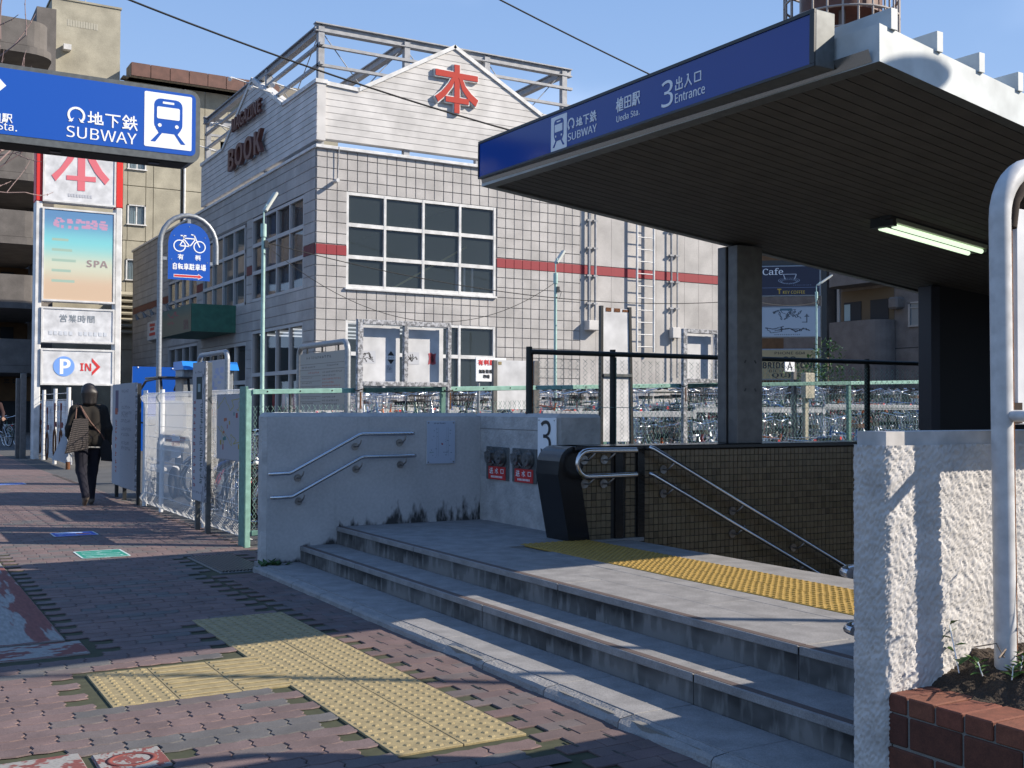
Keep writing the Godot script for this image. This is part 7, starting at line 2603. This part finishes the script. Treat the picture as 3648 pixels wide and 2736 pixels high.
func people() -> void:
	var skin := Color(0.42, 0.26, 0.19)
	var coat := Color(0.022, 0.016, 0.013)
	var jean := Color(0.012, 0.014, 0.026)
	var shoe := Color(0.2, 0.17, 0.14)
	var black := Color(0.012, 0.011, 0.012)
	var o := thing("person", "person in a dark jacket and jeans walking away with a dotted shoulder bag", "person", Vector3(2.68, 0, -16.35))
	var b := B.new()
	field(b, [
		[Vector3(-0.095, 0.87, 0.0), Vector3(-0.1, 0.49, 0.05), 0.105, 0.07, jean], [Vector3(-0.1, 0.49, 0.05), Vector3(-0.07, 0.16, 0.25), 0.07, 0.052, jean],
		[Vector3(0.095, 0.87, 0.0), Vector3(0.07, 0.48, -0.08), 0.105, 0.07, jean], [Vector3(0.07, 0.48, -0.08), Vector3(0.055, 0.1, -0.1), 0.07, 0.054, jean],
		[Vector3(-0.08, 0.94, 0.01), Vector3(0.08, 0.94, 0.01), 0.115, 0.115, jean],
		[Vector3(-0.068, 0.12, 0.24), Vector3(-0.062, 0.035, 0.12), 0.045, 0.036, shoe], [Vector3(0.055, 0.05, -0.08), Vector3(0.065, 0.036, -0.25), 0.045, 0.034, shoe],
		[Vector3(-0.075, 0.9, 0.015), Vector3(-0.075, 1.27, 0.0), 0.13, 0.115, coat], [Vector3(0.075, 0.9, 0.015), Vector3(0.075, 1.27, 0.0), 0.13, 0.115, coat],
		[Vector3(-0.16, 1.33, 0.0), Vector3(0.16, 1.33, 0.0), 0.075, 0.075, coat],
		[Vector3(-0.19, 1.32, 0.0), Vector3(-0.255, 1.07, 0.03), 0.068, 0.055, coat], [Vector3(-0.255, 1.07, 0.03), Vector3(-0.27, 0.84, -0.03), 0.055, 0.042, coat],
		[Vector3(0.19, 1.32, 0.0), Vector3(0.25, 1.07, 0.04), 0.068, 0.057, coat], [Vector3(0.25, 1.07, 0.04), Vector3(0.27, 0.84, 0.0), 0.057, 0.043, coat],
		[Vector3(0, 1.36, 0.0), Vector3(0, 1.46, -0.015), 0.058, 0.052, skin], [Vector3(0, 1.54, -0.02), Vector3(0, 1.58, -0.015), 0.085, 0.09, skin], [Vector3(0, 1.50, -0.06), Vector3(0, 1.52, -0.06), 0.05, 0.05, skin],
		[Vector3(0, 1.545, -0.105), Vector3(0, 1.525, -0.118), 0.012, 0.014, skin], [Vector3(-0.088, 1.54, -0.015), Vector3(-0.09, 1.565, -0.01), 0.014, 0.017, skin], [Vector3(0.088, 1.54, -0.015), Vector3(0.09, 1.565, -0.01), 0.014, 0.017, skin]], 0.035, 0.021)
	hand(b, Vector3(-0.27, 0.83, -0.03), Vector3(0, -1, 0), Vector3(1, 0, 0), skin)
	hand(b, Vector3(0.27, 0.83, 0.0), Vector3(0, -1, 0), Vector3(-1, 0, 0), skin)
	obj("body", b, M.cloth, o)
	b = B.new()
	field(b, [[Vector3(0, 1.575, 0.005), Vector3(0, 1.60, -0.01), 0.104, 0.1, Color.WHITE], [Vector3(-0.05, 1.55, 0.045), Vector3(-0.055, 1.43, 0.06), 0.065, 0.04, Color.WHITE], [Vector3(0.05, 1.55, 0.045), Vector3(0.055, 1.43, 0.06), 0.065, 0.04, Color.WHITE], [Vector3(0, 1.56, 0.05), Vector3(0, 1.42, 0.07), 0.065, 0.04, Color.WHITE]], 0.03, 0.012)
	obj("hair", b, M.hair, o)
	obj("shirt_hem", B.new().tube(pts([Vector3(-0.13, 0.815, 0.15), Vector3(0, 0.81, 0.162), Vector3(0.13, 0.805, 0.15)]), 0.012, 6), M.concrete, o)
	var dots := blank(96, 96, Color(0.075, 0.058, 0.052))
	for a in 16:
		for c in 16:
			dots.fill_rect(Rect2i(a * 6 + (3 if c % 2 else 0), c * 6 + 1, 2, 2), Color(0.55, 0.5, 0.48))
	var bag := thing("shoulder_bag", "big brown dotted tote bag hanging from the walking person's shoulder", "bag")
	obj("bag_body", pillow(Vector3(2.33, 0.73, -16.08), Vector3(2.64, 0.79, -16.1), Vector3(2.64, 1.2, -16.12), Vector3(2.46, 1.2, -16.18), 0.085, 0.012), printed("dotted_cloth", dots, 0.8), bag)
	b = B.new()
	b.tube(pts([Vector3(2.48, 1.2, -16.18), Vector3(2.5, 1.32, -16.25), Vector3(2.52, 1.41, -16.34), Vector3(2.55, 1.36, -16.42)]), 0.011, 5)
	b.tube(pts([Vector3(2.62, 1.2, -16.13), Vector3(2.57, 1.33, -16.24), Vector3(2.53, 1.412, -16.34), Vector3(2.55, 1.36, -16.42)]), 0.011, 5)
	obj("strap", b, mt("strap_brown", L(0.1, 0.05, 0.035), 0.7), bag)
	b = B.new()
	b.tube(pts([Vector3(2.55, 1.38, -16.25), Vector3(2.68, 1.15, -16.2), Vector3(2.83, 0.98, -16.23), Vector3(2.9, 0.85, -16.3)]), 0.014, 5)
	obj("cross_strap", b, M.strap_brown, o)
	(o.get_child(o.get_child_count() - 1) as Node3D).position = -o.position
	var hp := thing("black_shoulder_pouch", "black pouch on the walking person's right hip", "bag")
	obj("pouch", pillow(Vector3(2.83, 0.62, -16.25), Vector3(3.0, 0.6, -16.35), Vector3(2.98, 0.9, -16.36), Vector3(2.82, 0.92, -16.26), 0.06, 0.005), mt("pouch_black", L(black.r, black.g, black.b), 0.6), hp)
	var pb := thing("plastic_carrier_bag", "white plastic carrier bag held low on the walking person's left", "bag")
	obj("bag_body", pillow(Vector3(2.2, 0.64, -16.33), Vector3(2.47, 0.6, -16.3), Vector3(2.45, 0.93, -16.36), Vector3(2.36, 1.0, -16.4), 0.07, 0.02), M.plastic_bag, pb)
	b = B.new()
	b.tube(pts([Vector3(2.37, 0.98, -16.4), Vector3(2.4, 1.06, -16.4), Vector3(2.43, 0.98, -16.4)]), 0.008, 4)
	obj("handle", b, M.plastic_bag, pb)
	# cyclist at the edge of the frame
	var maroon := Color(0.045, 0.022, 0.022)
	var c := thing("person", "person in dark maroon clothes pushing a bicycle at the far end of the pavement", "person", Vector3(3.02, 0, -34.0), PI)
	b = B.new()
	field(b, [
		[Vector3(-0.1, 0.9, 0), Vector3(-0.1, 0.5, -0.05), 0.1, 0.07, maroon], [Vector3(-0.1, 0.5, -0.05), Vector3(-0.1, 0.1, 0.02), 0.068, 0.05, maroon], [Vector3(0.1, 0.9, 0), Vector3(0.11, 0.5, -0.1), 0.1, 0.07, maroon], [Vector3(0.11, 0.5, -0.1), Vector3(0.11, 0.1, -0.14), 0.068, 0.05, maroon],
		[Vector3(-0.1, 0.05, 0.04), Vector3(-0.1, 0.035, -0.14), 0.045, 0.035, shoe], [Vector3(0.11, 0.05, -0.12), Vector3(0.11, 0.035, -0.3), 0.045, 0.035, shoe],
		[Vector3(-0.08, 0.95, 0), Vector3(-0.08, 1.34, 0), 0.12, 0.115, maroon], [Vector3(0.08, 0.95, 0), Vector3(0.08, 1.34, 0), 0.12, 0.115, maroon], [Vector3(-0.17, 1.4, 0), Vector3(0.17, 1.4, 0), 0.075, 0.075, maroon],
		[Vector3(-0.2, 1.4, 0), Vector3(-0.27, 1.17, -0.08), 0.068, 0.055, maroon], [Vector3(-0.27, 1.17, -0.08), Vector3(-0.25, 1.05, -0.32), 0.053, 0.04, maroon], [Vector3(0.2, 1.4, 0), Vector3(0.27, 1.17, -0.08), 0.068, 0.055, maroon], [Vector3(0.27, 1.17, -0.08), Vector3(0.25, 1.05, -0.32), 0.053, 0.04, maroon],
		[Vector3(0, 1.43, 0), Vector3(0, 1.53, -0.02), 0.056, 0.052, skin], [Vector3(0, 1.6, -0.02), Vector3(0, 1.65, -0.015), 0.085, 0.09, skin], [Vector3(0, 1.56, -0.06), Vector3(0, 1.58, -0.06), 0.05, 0.05, skin], [Vector3(0, 1.61, -0.105), Vector3(0, 1.59, -0.12), 0.012, 0.014, skin]], 0.035, 0.024)
	hand(b, Vector3(-0.25, 1.045, -0.33), Vector3(0, -0.35, -0.94), Vector3(0, -0.94, 0.35), skin)
	hand(b, Vector3(0.25, 1.045, -0.33), Vector3(0, -0.35, -0.94), Vector3(0, -0.94, 0.35), skin)
	obj("body", b, M.cloth, c)
	b = B.new()
	field(b, [[Vector3(0, 1.64, 0.01), Vector3(0, 1.68, -0.005), 0.102, 0.098, Color.WHITE], [Vector3(0, 1.62, 0.05), Vector3(0, 1.5, 0.06), 0.07, 0.05, Color.WHITE]], 0.03, 0.014)
	obj("hair", b, M.hair, c)

# ---------------------------------------------------------------- the pier, planter and sign frame on the right
func right_corner() -> void:
	# rough rendered pier: the profile runs from its rear edge round the end to the sunny face
	var n1 := FastNoiseLite.new()
	n1.seed = 31
	n1.frequency = 55.0
	n1.fractal_octaves = 2
	n1.domain_warp_enabled = true
	n1.domain_warp_amplitude = 0.012
	n1.domain_warp_frequency = 30.0
	var n2 := FastNoiseLite.new()
	n2.seed = 32
	n2.frequency = 8.0
	var plan := [Vector2(2.975, -2.705), Vector2(2.925, -2.7), Vector2(2.911, -2.685), Vector2(2.911, -2.588), Vector2(2.918, -2.572), Vector2(2.937, -2.562), Vector2(4.1, -2.562)]
	var px := PackedVector2Array()
	var pn := PackedVector2Array()
	for k in plan.size() - 1:
		var a: Vector2 = plan[k]
		var c: Vector2 = plan[k + 1]
		var m := maxi(1, int(ceil(a.distance_to(c) / 0.0065)))
		var d := (c - a).normalized()
		for q in m:
			px.append(a.lerp(c, q / float(m)))
			pn.append(Vector2(-d.y, d.x))
	var w := thing("rendered_pier", "rough white rendered wall end by the brick planter, sunny on one face", "wall")
	var b := B.new()
	var top := 1.315
	var rows := 205
	var cols := px.size()
	var pos := PackedVector3Array()
	for r in rows:
		var t := r / float(rows - 1)
		var y := -0.1 + t * 1.36
		var inset := 0.0
		if y > top - 0.055:
			var e := clampf((y - (top - 0.055)) / 0.06, 0, 1)
			y = top - 0.055 + 0.05 * sin(e * PI / 2)
			inset = 0.04 * (1 - cos(e * PI / 2))
		for c in cols:
			var p := Vector3(px[c].x, y, px[c].y)
			var nn := Vector3(pn[c].x, 0, pn[c].y)
			var h := absf(n1.get_noise_3d(p.x, p.y * 0.8, p.z))
			var lump := smoothstep(0.03, 0.32, h) * 0.006 + n2.get_noise_3d(p.x, p.y, p.z) * 0.003
			pos.append(p + nn * (lump - inset))
	for r in rows:
		for c in cols:
			var a := pos[r * cols + mini(c + 1, cols - 1)] - pos[r * cols + maxi(c - 1, 0)]
			var d := pos[mini(r + 1, rows - 1) * cols + c] - pos[maxi(r - 1, 0) * cols + c]
			b.vert(pos[r * cols + c], d.cross(a).normalized() * -1.0)
	for r in rows - 1:
		for c in cols - 1:
			var e := r * cols + c
			b.i.append_array(PackedInt32Array([e, e + cols, e + cols + 1, e, e + cols + 1, e + 1]))
	obj("rendered_face", b, mt("pier_render", L(0.60, 0.575, 0.55), 0.95, 0, "blotch", 1.2), w)
	b = B.new()
	b.mm(Vector3(2.935, -0.1, -2.575), Vector3(4.1, 1.306, -2.7))
	b.mm(Vector3(4.1, -0.1, -2.562), Vector3(7.5, 1.31, -2.702))
	obj("wall_core", b, M.pier_render, w)
	# brick planter: a course of bricks on edge above two lying courses
	var pl := thing("brick_planter", "red brick planter edge with a top course of bricks on edge", "planter")
	b = B.new()
	b.mm(Vector3(2.938, -0.1, -2.552), Vector3(3.12, 0.436, -0.6))
	obj("mortar_bed", b, M.grout, pl)
	var bricks := []
	for k in 5:
		b = B.new()
		var v := rnd(0.75, 1.1)
		b.col = Color(0.27 * v, 0.09 * v * rnd(0.9, 1.1), 0.05 * v)
		b.bev(Vector3.ZERO, Vector3(0.2, 0.06, 0.0985), 0.004)
		bricks.append(b.mesh())
	for k in 18:
		obj("brick", bricks[k % 5], M.brick, pl, Transform3D(Basis(Vector3(0, 0, 1), rnd(-0.008, 0.008)), Vector3(3.03 + rnd(-0.002, 0.002), 0.415 + rnd(-0.0015, 0.0015), -2.545 - 0.0 + 0.0 + k * 0.1075 + 0.002)))
	var lying := []
	for k in 4:
		b = B.new()
		var v := rnd(0.6, 1.0)
		b.col = Color(0.22 * v, 0.072 * v, 0.045 * v)
		b.bev(Vector3.ZERO, Vector3(0.06, 0.099, 0.198), 0.004)
		lying.append(b.mesh())
	for r in 4:
		for k in 10:
			obj("brick", lying[int(rnd(0, 3.99))], M.brick, pl, T(2.96 + rnd(-0.0015, 0.0015), 0.331 - r * 0.109, -2.54 + (0.1 if r % 2 else 0.0) + k * 0.2075 - 0.05))
	# soil mound
	b = B.new()
	var sn := FastNoiseLite.new()
	sn.seed = 8
	sn.frequency = 6.0
	sn.fractal_octaves = 4
	var gx := 60
	var gz := 70
	var V := func(a: int, c: int) -> Vector3:
		var x := 3.1 + 1.0 * a / gx
		var z := -2.56 + 1.9 * c / gz
		return Vector3(x, 0.44 + 0.10 * clampf((x - 3.12) * 4, 0, 1) + 0.03 * sn.get_noise_2d(x, z) + 0.012 * sn.get_noise_2d(x * 5, z * 5), z)
	for a in gx:
		for c in gz:
			b.quad(V.call(a, c + 1), V.call(a + 1, c + 1), V.call(a + 1, c), V.call(a, c))
	var soil := obj("soil", b, M.soil)
	soil.set_meta("kind", "stuff")
	soil.set_meta("label", "dark soil with dry stems filling the brick planter")
	# weeds
	var lay := [[3.2, -2.5, 0.2, 7, "small weed sprig against the rendered pier"], [3.33, -2.3, 0.06, 26, "low green weed clump behind the top bricks"], [3.42, -2.18, 0.08, 30, "bright leafy weed clump nearest the frame edge"], [3.22, -2.38, 0.05, 20, "flat weed patch in the planter corner"], [3.5, -2.32, 0.12, 26, "weed clump at the foot of the white pipe"], [3.72, -2.05, 0.55, 60, "leafy shrub out of view in the planter, shadowing the pier"]]  # last entry is out of view, placed to cast leaf shadows
	for q in lay:
		weed(Vector3(q[0], 0.48 + 0.06 * clampf((q[0] - 3.15) * 4, 0, 1), q[1]), q[2], q[3], q[4])
	b = B.new()
	for k in 16:
		var p := Vector3(rnd(3.25, 3.6), 0.56, rnd(-2.45, -2.1))
		b.tube(pts([p, p + Vector3(rnd(-0.06, 0.06), rnd(0.02, 0.05), rnd(-0.05, 0.05)), p + Vector3(rnd(-0.15, 0.15), rnd(0, 0.04), rnd(-0.1, 0.1))]), 0.003, 4)
	var dry := obj("dry_stems", b, M.bark)
	dry.set_meta("kind", "stuff")
	dry.set_meta("label", "dry stems lying on the planter soil")
	# white pipe sign frame
	var s := thing("pipe_sign_frame", "rusty white bent pipe frame holding a pale sign panel, standing in the planter", "sign frame")
	var z := -2.42
	var p := PackedVector3Array([Vector3(3.335, 0.45, z), Vector3(3.333, 0.6, z), Vector3(3.322, 1.4, z), Vector3(3.316, 2.03, z)])
	for a in 8:
		var an := PI - PI / 2 * (a + 1) / 8.0
		p.append(Vector3(3.316 + 0.19 + 0.19 * cos(an), 2.03 + 0.19 * sin(an), z))
	p.append(Vector3(4.1, 2.22, z))
	obj("pipe", B.new().tube(p, 0.036, 14), M.pipe_white, s)
	obj("far_pipe", B.new().tube(pts([Vector3(4.1, 2.22, z), Vector3(4.22, 2.18, z), Vector3(4.26, 2.08, z), Vector3(4.26, 0.45, z)]), 0.036, 12), M.pipe_white, s)
	b = B.new()
	b.tube(pts([Vector3(3.367, 0.55, z + 0.012), Vector3(3.355, 1.4, z + 0.012), Vector3(3.349, 2.03, z + 0.012), Vector3(3.372, 2.1, z + 0.012)]), 0.011, 6)
	obj("rust_streak", b, M.rust, s)
	b = B.new()
	b.tube(pts([Vector3(3.352, 2.0, z + 0.014), Vector3(3.37, 2.09, z + 0.016), Vector3(3.43, 2.155, z + 0.016), Vector3(3.55, 2.18, z + 0.016)]), 0.022, 8, 0.014)
	obj("rust_patch", b, M.rust_dark, s)
	obj("sign_panel", B.new().bev(Vector3(3.8, 1.7, z), Vector3(0.82, 0.74, 0.02), 0.004), M.white_sheet, s)
	b = B.new()
	b.box(Vector3(3.38, 1.37, z + 0.004), Vector3(0.05, 0.07, 0.03))
	obj("lower_clip", b, M.rust_dark, s)
	b = B.new()
	b.rod(Vector3(3.33, 1.36, z), Vector3(3.33, 1.36, z + 1.4), 0.02, 8)  # out of view, casts the diagonal shadow on the pier
	obj("unseen_brace", b, M.pipe_white, s)
	obj("seam", B.new().box(Vector3(3.45, 1.75, z + 0.0115), Vector3(0.004, 0.6, 0.003)), M.rust, s)
	# street lamp beyond the frame whose shadow falls over the steps
	var l := thing("unseen_street_lamp", "tall grey street lamp out of view behind the rendered pier, shadowing the steps", "street lamp", Vector3(8.0, -0.1, -1.4))
	obj("pole", B.new().rod(Vector3(0, 0, 0), Vector3(0, 5.1, 0), 0.05, 10, 0.035), M.galvanised, l)
	obj("arm", B.new().tube(pts([Vector3(0, 5.0, 0), Vector3(-0.05, 5.3, -0.02), Vector3(-0.3, 5.48, -0.1)]), 0.028, 8), M.galvanised, l)
	obj("lamp_head", B.new().ball(Vector3(-0.5, 5.48, -0.15), Vector3(0.28, 0.07, 0.11), 12, 6, Basis(Vector3.UP, 0.3)), M.galvanised, l)

func leaf(b: B, at: Vector3, d: Vector3, size: float) -> void:
	var s := d.cross(Vector3.UP).normalized() * size * 0.22
	var m := at + d * size * 0.5 + Vector3(0, size * 0.12, 0)
	var e := at + d * size
	b.tri(at, m - s, e)
	b.tri(at, e, m + s)

func weed(at: Vector3, h: float, n: int, label: String) -> void:
	var o := thing("weed", label, "plant", at, 0, "weeds in the brick planter")
	var b := B.new()
	var st := B.new()
	var stems := maxi(1, int(n / 9))
	for k in stems:
		var tip := Vector3(rnd(-0.4, 0.4) * h, h * rnd(0.75, 1.1), rnd(-0.4, 0.4) * h)
		var foot := Vector3(rnd(-0.05, 0.05), 0, rnd(-0.05, 0.05)) if stems > 1 else Vector3.ZERO
		st.rod(foot, foot + tip, 0.0025, 4)
		for q in int(n / stems):
			var f := (q + 1.0) / int(n / stems)
			var an := q * 2.4 + k
			var v := rnd(0.7, 1.3)
			b.col = Color(0.07 * v, 0.15 * v, 0.025 * v)
			leaf(b, foot + tip * f, Vector3(cos(an), rnd(-0.1, 0.7), sin(an)).normalized(), rnd(0.025, 0.055) * (1.6 if n < 10 else 1.0))
	obj("leaves", b, M.leaf, o)
	obj("stem", st, M.leaf, o)

# ---------------------------------------------------------------- wires, trees
func branch(b: B, p: Vector3, d: Vector3, l: float, r: float, depth: int) -> void:
	var path := PackedVector3Array([p])
	var q := p
	for k in 4:
		d = (d + Vector3(rnd(-0.16, 0.16), rnd(-0.05, 0.16), rnd(-0.16, 0.16))).normalized()
		q += d * l / 4
		path.append(q)
		if depth > 0 and k > 0:
			var side := d.cross(Vector3(rnd(-1, 1), rnd(-1, 1), rnd(-1, 1))).normalized()
			branch(b, q, (d * 0.75 + side * 0.75 + Vector3(0, 0.15, 0)).normalized(), l * rnd(0.5, 0.68), r * 0.55, depth - 1)
	b.tube(path, r, 5, r * 0.5)
	if depth == 0:
		for k in 3:
			b.ball(path[k + 1], Vector3(0.012, 0.022, 0.012), 5, 3)

func wires_and_trees() -> void:
	var t := thing("bare_tree", "leafless street tree whose twigs reach in at the top of the picture", "tree", Vector3(-0.2, -0.1, -21.0))
	var b := B.new()
	b.rod(Vector3.ZERO, Vector3(0.15, 3.6, 0), 0.14, 10, 0.1)
	obj("trunk", b, M.bark, t)
	b = B.new()
	for k in 5:
		var an := k * 1.26 + 0.15
		branch(b, Vector3(0.15, 3.3 + k * 0.12, 0), Vector3(cos(an) * 0.62, 0.85, sin(an) * 0.62).normalized(), 3.2, 0.055, 3)
	obj("crown", b, mt("twig", L(0.24, 0.17, 0.16), 0.9), t)
	# shrubs behind the fence
	var spots := [[18.0, -17.4, 2.75, 0.4, "tall green shrub before the apartment block, right of the lamp post"], [17.2, -17.2, 2.3, 0.5, "low dark shrub under the shop sign post"], [17.9, -17.0, 2.15, 0.6, "spreading shrub below the tall one by the lamp post"]]
	for q in spots:
		var s := thing("shrub", q[4], "shrub", Vector3(q[0], 0.25, q[1]), 0, "shrubs behind the bicycle park")
		b = B.new()
		for k in 420:
			var d := Vector3(rnd(-1, 1), rnd(-1, 1), rnd(-1, 1))
			if d.length() > 1.0:
				continue
			var v := rnd(0.5, 1.3)
			b.col = Color(0.05 * v, 0.115 * v, 0.03 * v)
			leaf(b, Vector3(0, q[2] - 0.55, 0) + d * Vector3(q[3], 0.5, q[3]), Vector3(rnd(-1, 1), rnd(-0.3, 0.8), rnd(-1, 1)).normalized(), rnd(0.07, 0.14))
		obj("foliage", b, M.leaf, s)
		obj("stem", B.new().rod(Vector3.ZERO, Vector3(0, q[2] - 0.5, 0), 0.03, 6), M.bark, s)
	var cables := [["overhead_cable", "twisted black cable crossing in front of the gable board", [Vector3(1.0, 6.75, -14), Vector3(12.5, 5.15, -14)], 0.0135, 0.35], ["overhead_cable", "thick black cable dropping behind the canopy sign", [Vector3(4.0, 12.0, -20), Vector3(26.0, 6.9, -20)], 0.018, 0.5],
		["lamp_cable", "thin slack wire strung between the two nearer lamp posts", [Vector3(4.75, 3.62, -15), Vector3(10.1, 3.5, -16)], 0.005, 0.85], ["lamp_cable", "thin taut wire passing behind the nearer lamp post towards the stripe", [Vector3(4.75, 3.66, -15), Vector3(14.5, 3.45, -16)], 0.007, 0.35],
		["lamp_cable", "thin wire from the striped wall to the far lamp post", [Vector3(14.5, 3.45, -16), Vector3(22.4, 4.3, -22)], 0.007, 0.1]]
	for q in cables:
		var p := PackedVector3Array()
		for k in 25:
			var f := k / 24.0
			p.append(q[2][0].lerp(q[2][1], f) - Vector3(0, q[4] * 4 * f * (1 - f), 0))
		tag(obj(q[0], B.new().tube(p, q[3], 5), M.rubber), q[1], "cable")
	# weed tuft at the foot of the stained wall
	var gt := thing("wall_weed", "small green tuft at the foot of the stained wall by the fence post", "plant", Vector3(2.97, 0.03, -9.14))
	b = B.new()
	for k in 40:
		var v := rnd(0.5, 1.2)
		b.col = Color(0.05 * v, 0.11 * v, 0.03 * v)
		var an := rnd(0, TAU)
		leaf(b, Vector3(rnd(-0.1, 0.08), 0, rnd(-0.03, 0.06)), Vector3(cos(an), rnd(0.2, 1.1), sin(an)).normalized(), rnd(0.05, 0.11))
	obj("leaves", b, M.leaf, gt)
